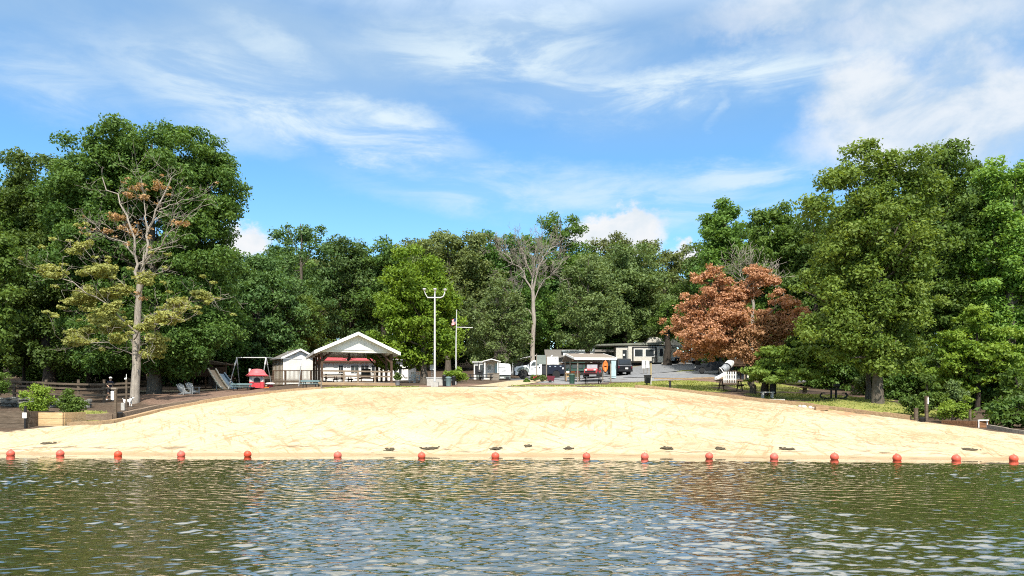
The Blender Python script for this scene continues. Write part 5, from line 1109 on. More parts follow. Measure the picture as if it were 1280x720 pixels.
# ------------------------------------------------------------------ caravan cluster left of the truck
def porch_cabin():
    D = 86; z0 = Zr(475, D); t = thing('porch_cabin', (X(606, D), D, z0), 'small pale cabin with a gabled white porch left of the white trailer', 'cabin'); x = lambda p: X(p, D)-t.location[0]; z = lambda r_: Zr(r_, D)-z0
    MB().box(((x(592)+x(622))/2,2.2,z(452)/2-.1), (x(622)-x(592),3.5,z(453)+.2)).build('wall', M['siding'], t); MB().box(((x(591)+x(623))/2,2.2,z(452.3)), (x(623)-x(591)+.2,3.9,.12)).build('roof', M['whiteroof'], t)
    MB().prism([(x(603.5),z(452)),(x(614.5),z(449)),(x(626),z(452.2)),(x(626),z(453)),(x(614.5),z(450.2)),(x(603.5),z(453))], -1.2, .5).build('porch_roof', M['white'], t)
    MB().prism([(x(606),z(453)),(x(624),z(453)),(x(614.5),z(450.4))], -.6, -.5).build('porch_gable', M['greysiding'], t)
    for p in (606.5, 622.5): MB().box((x(p),-1.0,z(464)), (.12,.12,z(452)-z(475))).build('porch_post', M['white'], t)
    w_ = MB().box((x(611.8),.42,z(459)), (.42,.06,.5)).build('window', M['white'], t); MB().box((x(611.8),.38,z(459)), (.34,.04,.42)).build('pane', M['glass'], w_)
    w_ = MB().box((x(602),.42,z(460)), (.52,.06,.95)).build('window', M['trim'], t); MB().box((x(602),.38,z(460)), (.42,.04,.85)).build('pane', M['glass'], w_)
    MB().box((x(595.5),.41,z(462)), (.36,.06,1.0)).build('door', M['black'], t); MB().box((x(620),.41,z(460)), (.3,.05,1.1)).build('screen', M['paleblue'], t)
    MB().box((x(617),-.9,z(470)), (x(625)-x(610),.06,.6)).build('porch_rail', M['grey_wood'], t); MB().box((x(598.5),.36,z(469)), (.6,.3,.7)).build('locker', M['greypanel'], t)
porch_cabin()
def white_trailer():
    D = 88; z0 = Zr(474, D); t = thing('white_trailer', (X(630, D), D, z0), 'white box travel trailer with faint grey lettering left of the truck', 'trailer'); x = lambda p: X(p, D)-t.location[0]; z = lambda r_: Zr(r_, D)-z0
    MB().prism([(x(620.5),z(468.5)),(x(638.8),z(468.5)),(x(639.2),z(466)),(x(637.8),z(455.5)),(x(636),z(454.6)),(x(622),z(454)),(x(620.5),z(455))], 0, 2.4).build('body', M['truckwhite'], t)
    b = MB(); b.box((x(627),-.008,z(459.2)), (.85,.012,.07)); b.box((x(625),-.008,z(463.8)), (.5,.012,.05)); b.box((x(631),-.008,z(463)), (.35,.012,.06)); b.box((x(630),-.008,z(464.3)), (.5,.012,.04)); b.build('lettering', M['inkgrey'], t)
    MB().box((0,.2,z(471.3)), (x(638)-x(622),.1,.42)).build('skirting', M['greypanel'], t); MB().box((x(634.5),.12,z(472)), (.48,.06,.2)).build('vent', M['charcoal'], t); MB().box((x(627.5),.12,z(472)), (.4,.06,.18)).build('hatch', M['white'], t)
    MB().cyl((x(624),1,z(454.4)), (x(624),1,z(453)), .14, 10).build('roof_vent', M['white'], t)
white_trailer()
def bench_dark(px, row, D, label): picnic_table(1.5, M['charcoal'], M['charcoal'], M['black'], label, (X(px, D), D, Zr(row, D)), R(10), None, .95)
bench_dark(594, 476.5, 80, 'small dark picnic table left of the barbecue in front of the cabin'); bench_dark(608, 476.5, 79, 'dark picnic table in front of the cabin porch')
t = thing('barbecue', (X(599.5, 80), 80, Zr(476.5, 80)), 'black barbecue on legs in front of the cabin', 'barbecue'); MB().box((0,0,.85), (.7,.5,.25)).build('firebox', M['black'], t); MB().lathe([(.34,0),(.30,.16),(.16,.26),(0,.28)], (0,0,.98), 14).build('lid', M['black'], t, True)
for sx in (-1, 1):
    for sy in (-1, 1): MB().box((sx*.28,sy*.18,.37), (.05,.05,.8)).build('leg', M['black'], t)
MB().cyl((-.1,.1,1.2), (-.1,.1,2.05), .05, 8).build('flue', M['black'], t)
t = thing('wood_bin', (X(618, 81), 81, Zr(476.5, 81)), 'grey wooden box bin with a flower basket by the cabin porch', 'bin'); MB().box((0,0,.4), (1.05,.7,.85)).build('box', M['grey_wood'], t); MB().box((0,0,.85), (1.12,.78,.06)).build('lid', M['grey_wood'], t)
# slanted carport roof behind the truck
D = 104; t = thing('carport', (X(655, D), D, Zr(470, D)), 'pale slanted carport roof rising behind the truck cab', 'carport'); x = lambda p: X(p, D)-t.location[0]; z = lambda r_: Zr(r_, D)-t.location[2]
MB().prism([(x(638),z(451.3)),(x(669.5),z(445)),(x(669.5),z(443.6)),(x(638),z(450.2))], 0, 4).build('roof', M['whiteroof'], t)
for p in (641, 668): MB().box((x(p),.2,z(460)), (.12,.12,z(447)-z(472))).build('post', M['whiteroof'], t)
MB().box((x(647),2.5,z(461)), (1.7,.1,2.3)).build('screen_panel', M['greypanel'], t); MB().box((x(660),2.6,z(459)), (1.6,.1,1.7)).build('dark_panel', M['charcoal'], t)
# ------------------------------------------------------------------ truck
def wheel(t, x, y, z, r, w, side, rimm=None, name='wheel'):
    wo = MB(); wo.lathe([(r*.62,-w/2),(r*.9,-w/2),(r,-w*.36),(r,w*.36),(r*.9,w/2),(r*.62,w/2)], n=22)
    M3 = Matrix.Rotation(R(90), 3, 'X'); wo.v = [tuple(M3 @ Vector(p) + Vector((x, y, z))) for p in wo.v]; o = wo.build(name, M['tyre'], t, True)
    rm = MB(); rm.lathe([(r*.64,-w*.30),(r*.64,w*.34),(r*.52,w*.40),(r*.45,w*.2),(r*.22,w*.24),(r*.16,w*.46),(0,w*.46)], n=18)
    M4 = Matrix.Rotation(R(90)*(1 if side < 0 else -1), 3, 'X'); rm.v = [tuple(M4 @ Vector(p) + Vector((x, y, z))) for p in rm.v]; rm.build('rim', rimm or M['chrome'], o, True); return o
def truck():
    D = 92; z0 = Zr(473.3, D); t = thing('utility_truck', (X(675, D), D, z0), 'white cab utility truck with a dark navy flatbed parked facing left', 'truck'); k = D/F; x = lambda p: (p-675)*k; z = lambda r_: Zr(r_, D)-z0
    prof = [(x(643.5),z(469)),(x(643),z(464)),(x(643.6),z(460.5)),(x(646),z(458.6)),(x(652),z(457.6)),(x(659),z(456.7)),(x(664.5),z(452)),(x(667),z(451)),(x(676),z(451.2)),(x(677),z(453)),(x(677),z(468.5)),(x(660.5),z(468.8))]
    c = 1.0; ar = [(x(660.2),z(468.6)),(x(659.3),z(465)),(x(656.8),z(462.7)),(x(653.5),z(462)),(x(650.2),z(462.7)),(x(648),z(465)),(x(647.5),z(468.8))]
    MB().prism(prof[:1][::-1]+prof[1:-1]+[(x(660.5),z(468.6))]+ar[1:], -c, c).build('cab', M['truckwhite'], t)
    MB().prism([(x(661.2),z(462.4)),(x(659.6),z(460.5)),(x(656.5),z(459.6)),(x(653),z(459.4)),(x(649.5),z(460)),(x(647),z(461.8)),(x(646),z(465)),(x(648),z(465)),(x(650.2),z(462.7)),(x(653.5),z(462)),(x(656.8),z(462.7)),(x(659.3),z(465)),(x(661.5),z(466))], -c-.06, -c+.02).build('wheel_arch', M['greypanel'], t)
    for yy in (-c-.004, c+.004):
        MB().prism([(x(663),z(457.6)),(x(666),z(453.2)),(x(669.3),z(453)),(x(669.3),z(457.6))], yy-.012, yy+.012).build('window', M['glass'], t); MB().prism([(x(670.8),z(457.4)),(x(670.8),z(453)),(x(673.5),z(453)),(x(673.5),z(457.4))], yy-.012, yy+.012).build('window', M['glass'], t)
    for p in (661.8, 670.2): MB().box((x(p),-c-.004,z(461.5)), (.025,.012,1.15)).build('door_seam', M['inkgrey'], t)
    MB().box((x(668.6),-c-.03,z(459.6)), (.16,.04,.05)).build('handle', M['charcoal'], t); MB().box((x(665),-c-.01,z(461.6)), (.40,.012,.14)).build('door_print', M['inkgrey'], t); MB().box((x(674),-c-.01,z(460)), (.14,.012,.2)).build('badge', M['charcoal'], t)
    MB().prism([(x(659.5),z(456.9)),(x(664.3),z(452.5)),(x(664.2),z(452.2)),(x(659.2),z(456.7))], -c*.86, c*.86).build('windscreen', M['glass'], t)
    MB().box((x(643),0,z(466.8)), (.22,2.05,.5)).build('bumper', M['charcoal'], t); MB().box((x(642.9),0,z(461.8)), (.10,1.5,.55)).build('grille', M['black'], t)
    for s in (-1, 1): MB().box((x(643.6),s*.82,z(461.6)), (.16,.30,.32)).build('headlight', M['lamp'], t); MB().box((x(661.8),s*(c+.17),z(456.2)), (.10,.26,.30)).build('mirror', M['black'], t)
    MB().box((x(681.5),0,z(463)), (.75,1.95,1.1)).build('headache_rack', M['charcoal'], t)
    b = MB().prism([(x(684),z(456.5)),(x(706),z(456.5)),(x(706.5),z(461)),(x(706.5),z(467.5)),(x(699.5),z(467.8)),(x(698.3),z(464.3)),(x(695),z(463)),(x(691.5),z(464.3)),(x(690.2),z(467.8)),(x(684),z(467.8))], -1.06, 1.06).build('utility_bed', M['navy'], t)
    for p in (687, 693.5, 700): MB().box((x(p),-1.08,z(458.6)), (.20,.03,.13)).build('latch', M['chrome'], b)
    MB().box((x(703),-1.08,z(461)), (.2,.03,.2)).build('reflector', M['lamp'], b)
    b = MB(); b.cyl((x(702),-.7,z(456.5)), (x(702),-.7,z(452)), .04, 6); b.cyl((x(704.5),-.7,z(456.5)), (x(704.5),-.7,z(453.5)), .04, 6); b.ball((x(702),-.7,z(454)), .14, 8, 6); b.build('winch', M['galv'], t)
    MB().box((x(675),0,z(468.8)), (x(706)-x(647),.9,.25)).build('chassis', M['black'], t); MB().box((x(669),-.95,z(468.9)), (x(677)-x(662),.2,.10)).build('step', M['galv'], t); MB().box((x(708.5),0,z(466)), (.5,1.6,.16)).build('tow_bar', M['red'], t)
    for s in (-1, 1): wheel(t, x(653.6), s*.86, .49, .50, .30, s, M['galv']); wheel(t, x(694.8), s*.86, .49, .50, .34, s, M['rustrim'])
M['rustrim'] = mat('dull_brown_rim', (.12,.085,.08), .6)
truck()
# information board on two posts
D = 76; t = thing('information_board', (X(677, D), D, Zr(475, D)), 'information board of a grey panel and a white panel on two posts before the truck', 'notice board'); x = lambda p: X(p, D)-t.location[0]; z = lambda r_: Zr(r_, D)-t.location[2]
for p in (670.7, 683): MB().box((x(p),.0,z(459)), (.09,.09,z(443.5)-z(477))).build('post', M['grey_wood'], t)
b = MB(); b.box(((x(671)+x(682.3))/2,-.07,z(449.7)), (x(682.2)-x(671),.05,z(444)-z(455.5))); [b.box((x(671)+(.11*k)+.06,-.10,z(449.7)), (.05,.02,z(444)-z(455.5))) for k in range(8)]; b.build('grey_panel', M['greypanel'], t)
wp = MB().box(((x(684)+x(698))/2,-.07,z(450.8)), (x(698)-x(684),.05,z(446)-z(455.6))).build('white_panel', M['white'], t)
b = MB(); b.box((x(691.4),-.10,z(450.8)), (.04,.012,.78)); b.build('divider', M['inkgrey'], wp)
b = MB(); [b.box((x(686)+.03*(k % 2),-.10,z(447.6)-.085*k), (.24+.05*(k % 3),.012,.025)) for k in range(7)]; [b.box((x(694.3),-.10,z(449.2)-.085*k), (.26-.04*(k % 2),.012,.025)) for k in range(5)]; b.build('print', M['pinkprint'], wp)
b = MB(); b.box((x(694.5),-.10,z(447.6)), (.18,.012,.10)); b.build('stamp', M['inkgrey'], wp); MB().tube([(x(689),-.05,z(446)),(x(689.5),-.05,z(444.6)),(x(691),-.05,z(444.4))], .06, 6).build('bracket', M['white'], t)
# flower bed things
def pot_shrub(px, row, D, r_, lm, fl, label, seed):
    t = thing('flowering_shrub', (X(px, D), D, Zr(row, D)), label, 'shrub'); rr = np.random.default_rng(seed); cm, C = crown_mesh('foliage', [(0,0,r_*.7,r_,r_*.8,r_*.7)], rr, r_*.4, .5, 50, .13, LF[lm]); link(bpy.data.objects.new('foliage', cm), t)
    if fl:
        b = MB(); [b.ball((math.cos(a)*r_*.8*q, -abs(math.sin(a))*r_*.7, r_*(.5+.7*rr.random())), .07, 6, 4) for a, q in zip(rr.uniform(0, 6.28, 14), rr.uniform(.3, 1, 14))]; b.build('flowers', fl, t)
pot_shrub(658.5, 479.5, 72, .34, 'mid', None, 'low dark green shrub left of the red flowers', 1); pot_shrub(667, 476, 74, .40, 'deep', M['red'], 'red flowering shrub under the grey panel of the information board', 2); pot_shrub(673, 475, 75, .36, 'mid', M['darkred'], 'dark red flowering shrub beside the board post', 3); pot_shrub(679, 475.5, 74, .36, 'pale', None, 'pale green shrub between the red flowers and the red cart', 4)
t = thing('garden_cart', (X(688.5, 73.5), 73.5, Zr(478.5, 73.5)), 'dark red garden cart left of the green bin', 'cart', scale=(.7,.7,.7)); MB().prism([(-.45,.28),(.42,.28),(.58,.95),(-.55,1.0)], -.32, .32).build('tub', M['darkred'], t)
for s in (-1, 1): wheel(t, -.1, s*.36, .2, .2, .08, s, M['red'])
MB().tube([(.5,0,.85),(.9,0,1.15)], .025, 6).build('handle', M['black'], t); MB().bar((.35,0,.28), (.38,0,0), .05).build('leg', M['darkred'], t)
# ------------------------------------------------------------------ grey roofed cabin, camper, pickup
def grey_cabin():
    D = 108; z0 = Zr(466, D); t = thing('long_cabin', (X(728, D), D, z0), 'long grey roofed cabin with a white clerestory strip behind the shelter', 'cabin'); x = lambda p: X(p, D)-t.location[0]; z = lambda r_: Zr(r_, D)-z0
    MB().box(((x(684)+x(774))/2,2.8,z(447)/2-.2), (x(774)-x(684),5.2,z(447)+.4)).build('wall', M['greysiding'], t)
    MB().prism([(-.3,z(447.5)),(2.8,z(436)),(6,z(447.5)),(6,z(446.6)),(2.8,z(435.2)),(-.3,z(446.6))], x(681.5), x(773.8), 'yz').build('roof', M['shingle'], t)
    MB().prism([(.1,z(447.5)),(2.8,z(436.3)),(5.5,z(447.5))], x(773.9), x(774.5), 'yz').build('gable', M['tansiding'], t)
    MB().prism([(-.34,z(447.6)),(2.8,z(435.9)),(2.8,z(434.8)),(-.34,z(446.4))], x(774.5), x(775.2), 'yz').build('fascia', M['trim'], t)
    MB().box(((x(704)+x(742))/2,1.1,z(441.5)), (x(742)-x(704),1.8,z(439.5)-z(445.5))).build('clerestory', M['white'], t); MB().box(((x(703)+x(743))/2,1.2,z(438.6)), (x(743.4)-x(702.5),2.4,.13)).build('clerestory_roof', M['bluegreyroof'], t)
    for p in (712.5, 722, 732): w_ = MB().box((x(p),.19,z(442)), (.46,.03,.20)).build('window', M['inkgrey'], t)
    MB().box(((x(741.8)+x(743.5))/2,.6,z(440)), (.2,.9,z(436)-z(446))).build('clerestory_end', M['trim'], t)
    for p in (692, 718): w_ = MB().box((x(p),.17,z(456)), (1.3,.06,1.1)).build('window', M['trim'], t); MB().box((x(p),.13,z(456)), (1.15,.03,.95)).build('pane', M['glass'], w_)
    MB().box((x(745),.17,z(458)), (1.0,.06,1.9)).build('door', M['darkred'], t)
M['bluegreyroof'] = mat('pale_blue_grey_roof', (.42,.50,.52), .5)
grey_cabin()
def camper():
    D = 106; z0 = Zr(456.5, D); t = thing('camper_trailer', (X(803, D), D, z0), 'long tan camper trailer with two large dark windows and black trim stripes', 'camper'); x = lambda p: X(p, D)-t.location[0]; z = lambda r_: Zr(r_, D)-z0
    MB().prism([(x(770),z(453)),(x(829.5),z(453)),(x(830),z(434)),(x(828),z(432.6)),(x(770),z(433.6))], 0, 2.6).build('body', M['tanbody'], t)
    MB().box((x(799),-.35,z(442.5)), (x(819)-x(790),.7,z(434.5)-z(452.5))).build('slide_out', M['tanbody'], t)
    for p in (790, 818.8): MB().box((x(p),-.73,z(443.5)), (.20,.06,z(434)-z(452.5))).build('stripe', M['black'], t)
    MB().box((x(804.5),-.73,z(434.6)), (x(819)-x(789.5),.06,.16)).build('stripe', M['charcoal'], t)
    for a, b_ in ((792.3,802.5),(805.5,816.3)): w_ = MB().box(((x(a)+x(b_))/2,-.72,z(441.4)), (x(b_)-x(a)+.12,.05,z(436.6)-z(446.2))).build('window', M['trim'], t); MB().box(((x(a)+x(b_))/2,-.76,z(441.4)), (x(b_)-x(a)-.06,.04,z(437.2)-z(445.6))).build('pane', M['glass'], w_)
    MB().box((x(781.5),-.02,z(444.5)), (.75,.05,1.6)).build('door', M['glass'], t); MB().box((x(785.7),-.03,z(444.5)), (.5,.05,1.55)).build('door_panel', M['white'], t)
    MB().box((x(826.5),-.02,z(441)), (.45,.05,1.1)).build('side_window', M['glass'], t); MB().box((x(826),-.25,z(449.5)), (.9,.4,.85)).build('storage_box', M['cream'], t)
    MB().prism([(x(744),z(432.2)),(x(823),z(431.5)),(x(829),z(428.5)),(x(827),z(427.8)),(x(746),z(430.4))], -.3, 3.2).build('awning_roof', M['mossroof'], t)
    for p in (796, 803): wheel(t, x(p), .2, .38, .38, .25, -1)
    MB().box((x(779),-.7,z(444.0)), (.26,.2,.26)).build('lantern', M['lamp'], t); MB().box((x(800),.6,z(454.5)), (x(828)-x(772),.1,.5)).build('skirting', M['charcoal'], t)
M['tanbody'] = mat('tan_camper_body', (.56,.53,.47), .5); M['mossroof'] = mat('mossy_grey_roof', (.17,.18,.145), .8, .35, 4)
camper()
D = 110.5; t = thing('trailer_home', (X(825, D), D, Zr(455, D)), 'pale flat roofed trailer home seen above the camper behind a dark trunk', 'trailer'); x = lambda p: X(p, D)-t.location[0]; z = lambda r_: Zr(r_, D)-t.location[2]
MB().box(((x(808)+x(846))/2,2,z(432)/2), (x(846)-x(808),4,z(433))).build('wall', M['cream'], t); MB().prism([(x(806),z(431.5)),(x(811),z(421.5)),(x(838),z(422.5)),(x(850),z(430)),(x(850),z(431.5))], -.5, 4.5).build('roof', M['tanbody'], t)
MB().prism([(x(832),z(435.5)),(x(858),z(433)),(x(858),z(432.2)),(x(832),z(434.4))], -3.2, -.5).build('awning', M['white'], t); MB().box((x(851),-3,z(444)), (.1,.1,2.9)).build('awning_post', M['white'], t)
def car_body(name, label, loc, rz, cat, prof, arches, c, mt, windows, wheels, wr, extra=None, sc=1):
    t = thing(name, loc, label, cat, rz=rz, scale=(sc, sc, sc)); MB().prism(prof, -c, c).build('body', mt, t)
    for wn in windows:
        for yy in (-c-.004, c+.004): MB().prism(wn, yy-.012, yy+.012).build('window', M['glass'], t)
    for wx in wheels:
        for s in (-1, 1): wheel(t, wx, s*(c-.14), wr, wr, .24, s, M['galv'])
    return t
# white pickup far behind, facing left
pk = [(-2.7,.42),(-2.75,.8),(-2.6,1.0),(-1.35,1.12),(-.75,1.72),(.65,1.74),(.75,1.15),(2.65,1.12),(2.68,.5),(2.2,.45),(2.05,.75),(1.7,.9),(1.3,.75),(1.15,.42),(-1.15,.42),(-1.3,.75),(-1.65,.9),(-2.0,.75),(-2.15,.42)]
t = car_body('pickup_truck', 'white pickup truck parked far behind, partly hidden by red leaves', (X(857, 110), 110, Zr(455, 110)), R(8), 'truck', pk, None, .95, M['truckwhite'], [[(-1.2,1.15),(-.72,1.62),(-.1,1.64),(-.1,1.15)],[(0,1.15),(0,1.64),(.55,1.64),(.58,1.15)]], (-1.65,1.7), .38)
MB().box((-2.74,0,.62), (.10,1.8,.28)).build('bumper', M['charcoal'], t); MB().box((-2.72,0,.9), (.08,1.1,.2)).build('grille', M['black'], t)
for s in (-1, 1): MB().box((-2.68,s*.78,.9), (.12,.28,.18)).build('headlight', M['lamp'], t); MB().box((-1.1,s*1.06,1.2), (.12,.2,.16)).build('mirror', M['black'], t)
sd_ = [(-2.2,.35),(-2.25,.62),(-2.1,.80),(-1.2,.92),(-.55,1.38),(.75,1.40),(1.4,1.0),(2.1,.95),(2.2,.6),(2.1,.35),(1.85,.35),(1.7,.62),(1.4,.72),(1.1,.62),(.95,.35),(-1.0,.35),(-1.15,.62),(-1.45,.72),(-1.75,.62),(-1.9,.35)]
t = car_body('parked_car', 'dark sedan parked in the shade behind the white tube slide', (X(893, 88), 88, Zr(466.5, 88)), R(-14), 'car', sd_, None, .86, M['darksuv'], [[(-1.0,.95),(-.5,1.32),(.08,1.33),(.08,.95)],[(.16,.95),(.16,1.33),(.7,1.33),(1.15,.98)]], (-1.45,1.4), .31)
for s in (-1, 1): MB().box((-2.2,s*.62,.68), (.10,.32,.14)).build('headlight', M['lamp'], t)
MB().box((-2.24,0,.48), (.08,1.5,.16)).build('bumper', M['charcoal'], t)
# dark jeep seen from behind
def suv():
    D = 86; t = thing('dark_jeep', (X(781.5, D), D, Zr(469.8, D)), 'dark grey boxy jeep with a white number plate parked beside the shelter', 'car', rz=R(14)); c = .92
    side = [(0,.45),(0,1.15),(.10,1.20),(.22,1.95),(.5,2.05),(2.4,2.02),(2.9,1.32),(4.2,1.22),(4.35,.9),(4.3,.5)]   # y from the tail forwards
    MB().prism([(a, b) for a, b in side[1:2]]+[(0.02,.5)]+[(.5,.5),(.65,.82),(1.0,.92),(1.35,.82),(1.5,.5),(2.9,.5),(3.05,.82),(3.4,.92),(3.75,.82),(3.9,.5),(4.3,.5),(4.35,.9),(4.2,1.22),(2.9,1.28),(2.0,1.28),(.1,1.2)], -c, c, 'yz').build('body', M['darksuv'], t)
    MB().prism([(.10,1.2),(.24,1.95),(.45,2.04),(2.4,2.02),(2.9,1.27)], -c*.90, c*.90, 'yz').build('cabin', M['charcoal'], t)
    MB().prism([(.075,1.30),(.2,1.88),(.17,1.88),(.045,1.30)], -c*.74, c*.74, 'yz').build('rear_window', M['glass'], t)
    for s in (-1, 1):
        MB().prism([(.35,1.32),(.45,1.88),(1.3,1.88),(1.3,1.32)], s*(c*.905)-.01, s*(c*.905)+.01, 'yz').build('window', M['glass'], t); MB().prism([(1.4,1.32),(1.4,1.88),(2.35,1.88),(2.72,1.32)], s*(c*.905)-.01, s*(c*.905)+.01, 'yz').build('window', M['glass'], t)
        MB().box((s*.80,-.02,1.0), (.14,.06,.26)).build('tail_light', M['darkred'], t)
    MB().box((0,-.08,.62), (1.75,.16,.22)).build('bumper', M['black'], t); MB().box((.12,-.17,.86), (.34,.03,.18)).build('number_plate', M['white'], t); MB().box((0,-.02,1.17), (1.7,.05,.05)).build('trim', M['inkgrey'], t)
    for y in (1.0, 3.4):
        for s in (-1, 1):
            wo = MB(); r_, w2 = .42, .27; wo.lathe([(r_*.6,-w2/2),(r_*.9,-w2/2),(r_,-w2*.36),(r_,w2*.36),(r_*.9,w2/2),(r_*.6,w2/2)], n=20); M3 = Matrix.Rotation(R(90), 3, 'Y'); wo.v = [tuple(M3 @ Vector(p)+Vector((s*(c-.1), y, .42))) for p in wo.v]; o = wo.build('wheel', M['tyre'], t, True)
            rm = MB(); rm.lathe([(r_*.62,-.05),(r_*.6,.05),(r_*.2,.09),(0,.09)], n=14); M4 = Matrix.Rotation(R(90)*s, 3, 'Y'); rm.v = [tuple(M4 @ Vector(p)+Vector((s*(c-.0), y, .42))) for p in rm.v]; rm.build('rim', M['galv'], o, True)
suv()
# shelter with things under it
def shelter():
    D = 75; z0 = Zr(477.5, D); t = thing('shelter', (X(738, D), D, z0), 'low open shelter with a tan shingle roof and white fascia on thin posts', 'shelter', rz=0); x = lambda p: X(p, D)-t.location[0]; z = lambda r_: Zr(r_, D)-z0
    e = z(448.6); rg_ = e+.62; L0, L1 = x(718), x(770.5)
    # sloped roof whose left end is cut back, so its left rake shows
    V = [(L0,-.3,e),(L1,-.3,e-.02),(x(755)+.2,2.6,rg_),(x(705)+.35,2.6,rg_)]; V += [(a, b, c_+.10) for a, b, c_ in V]
    MB().add(V, [(3,2,1,0),(4,5,6,7),(0,1,5,4),(1,2,6,5),(2,3,7,6),(3,0,4,7)]).build('roof', M['tan_shingle'], t)
    V2 = [(x(705)+.35,2.604,rg_),(x(755)+.2,2.604,rg_),(L1+.1,5.5,e),(L0-.9,5.5,e)]; V2 += [(a, b, c_+.10) for a, b, c_ in V2]; MB().add(V2, [(3,2,1,0),(4,5,6,7),(0,1,5,4),(1,2,6,5),(2,3,7,6),(3,0,4,7)]).build('roof', M['tan_shingle'], t)
    MB().bar((L0,-.33,e+.0), (L1,-.33,e-.02), .05, .24).build('fascia', M['trim'], t); MB().bar((L0-.02,-.33,e+.02), (x(705)+.3,2.6,rg_+.03), .05, .2).build('fascia', M['trim'], t); MB().bar((L1+.02,-.33,e+.02), (x(755)+.25,2.6,rg_+.03), .05, .18).build('fascia', M['trim'], t)
    for px, yy, mt in ((712.8,2.2,'grey_wood'),(722,0,'grey_wood'),(753.3,0,'grey_wood'),(763.4,0,'grey_wood'),(706.5,3.6,'grey_wood')): MB().box((X(px, D+yy)-t.location[0],yy,e/2-.1), (.13,.13,e+.2)).build('post', M[mt], t)
    MB().box((0,.0,e-.16), (L1-L0-.5,.10,.16)).build('beam', M['brown'], t); MB().box((-.2,5.2,e-.2), (5,.1,.2)).build('beam', M['brown'], t)
shelter()
picnic_table(1.75, M['charcoal'], M['charcoal'], M['black'], 'dark picnic table on the grass in front of the shelter', (X(741, 69), 69, Zr(481, 69)), R(3))
bin_(715, 480.5, 70, .92, .27, M['green'], 'dark green litter bin at the left post of the shelter')
def buggy():
    D = 84; t = thing('red_buggy', (X(738, D), D, Zr(472, D)), 'red open utility buggy parked behind the shelter facing the lake', 'buggy', rz=R(-18)); c = .72
    MB().prism([(0,.55),(0,.85),(.15,.98),(.95,1.08),(1.05,.6),(2.4,.6),(2.4,.95),(2.55,.95),(2.55,.45),(.2,.4)], -c, c, 'yz').build('body', M['redfade'], t); MB().box((0,-.02,.72), (1.2,.05,.16)).build('grille', M['black'], t)
    for s in (-1, 1): MB().box((s*.5,-.03,.88), (.22,.06,.14)).build('headlight', M['lamp'], t); MB().bar((s*c*.92,.85,1.05), (s*c*.9,1.1,1.92), .06).build('roll_bar', M['black'], t); MB().bar((s*c*.92,2.3,.95), (s*c*.9,2.1,1.92), .06).build('roll_bar', M['black'], t)
    MB().prism([(.88,1.06),(1.10,1.75),(1.12,1.75),(.90,1.06)], -c*.84, c*.84, 'yz').build('windscreen', M['inkgrey'], t); MB().box((0,1.6,1.96), (1.5,1.35,.09)).build('canopy', M['palered'], t)
    MB().box((0,1.75,.98), (1.2,.3,.55)).build('seat', M['black'], t); MB().box((0,-.12,.5), (1.3,.1,.12)).build('bumper', M['black'], t)
    for y in (.45, 2.1):
        for s in (-1, 1):
            wo = MB(); r_, w2 = .34, .26; wo.lathe([(r_*.5,-w2/2),(r_*.9,-w2/2),(r_,-w2*.36),(r_,w2*.36),(r_*.9,w2/2),(r_*.5,w2/2)], n=18); M3 = Matrix.Rotation(R(90), 3, 'Y'); wo.v = [tuple(M3 @ Vector(p)+Vector((s*(c+.06), y, .34))) for p in wo.v]; o = wo.build('wheel', M['tyre'], t, True)
            rm = MB(); rm.lathe([(r_*.52,-.06),(r_*.5,.06),(0,.08)], n=12); M4 = Matrix.Rotation(R(90)*s, 3, 'Y'); rm.v = [tuple(M4 @ Vector(p)+Vector((s*(c+.10), y, .34))) for p in rm.v]; rm.build('rim', M['galv'], o)
M['redfade'] = mat('faded_red_paint', (.48,.07,.075), .4)
buggy()
def kayak(name, px, row_t, row_b, D, w, mt, label, lean=.12, cat='kayak'):
    z0 = Zr(row_b, D); H = Zr(row_t, D)-z0; t = thing(name, (X(px, D), D, z0), label, cat); v = []; n = 14; m = 12
    for i in range(n+1):
        s = i/n; wd = max(.02, math.sin(math.pi*s)**.55)*w/2; dp = max(.02, math.sin(math.pi*s)**.7)*.17
        for k in range(m): a = 2*math.pi*k/m; v.append((wd*math.cos(a)+lean*s, dp*math.sin(a)-.18*(2*s-1)**2+.25*s, H*s))
    f = [(i*m+k, i*m+(k+1)%m, (i+1)*m+(k+1)%m, (i+1)*m+k) for i in range(n) for k in range(m)]+[tuple(range(m))[::-1], tuple(range(n*m, n*m+m))]
    MB().add(v, f).build('hull', mt, t, True); MB().lathe([(.14,0),(.16,.03),(.10,.05)], (lean*.55,-.02,H*.5), 12).build('cockpit_rim', M['black'], t, True); MB().tube([(lean*.8,-.12,H*.8),(lean*.85,-.16,H*.84),(lean*.9,-.08,H*.88)], .02, 6).build('grab_loop', M['black'], t)
kayak('orange_kayak', 756.5, 450.5, 465, 74.6, .56, M['orange'], 'short orange kayak hung upright on a post of the shelter', .05)
D = 82; t = thing('upright_freezer', (X(766.5, D), D, Zr(472.5, D)), 'tall pale blue ice freezer at the right end of the shelter', 'freezer'); MB().box((0,0,.95), (.56,.6,1.9)).build('cabinet', M['paleblue'], t); MB().box((0,-.32,1.0), (.5,.04,1.6)).build('door', M['paleblue'], t); MB().box((.22,-.36,1.2), (.04,.05,.4)).build('handle', M['chrome'], t)
D = 77; t = thing('wooden_counter', (X(716, D), D, Zr(476, D)), 'tan wooden counter with baskets behind the shelter posts', 'counter'); MB().box((0,0,.78), (1.6,.5,.10)).build('top', M['tan_wood'], t); MB().box((0,.1,.55), (1.5,.3,.35)).build('shelf', M['new_wood'], t)
for s in (-1, 1): MB().box((s*.7,0,.37), (.10,.4,.76)).build('leg', M['tan_wood'], t)
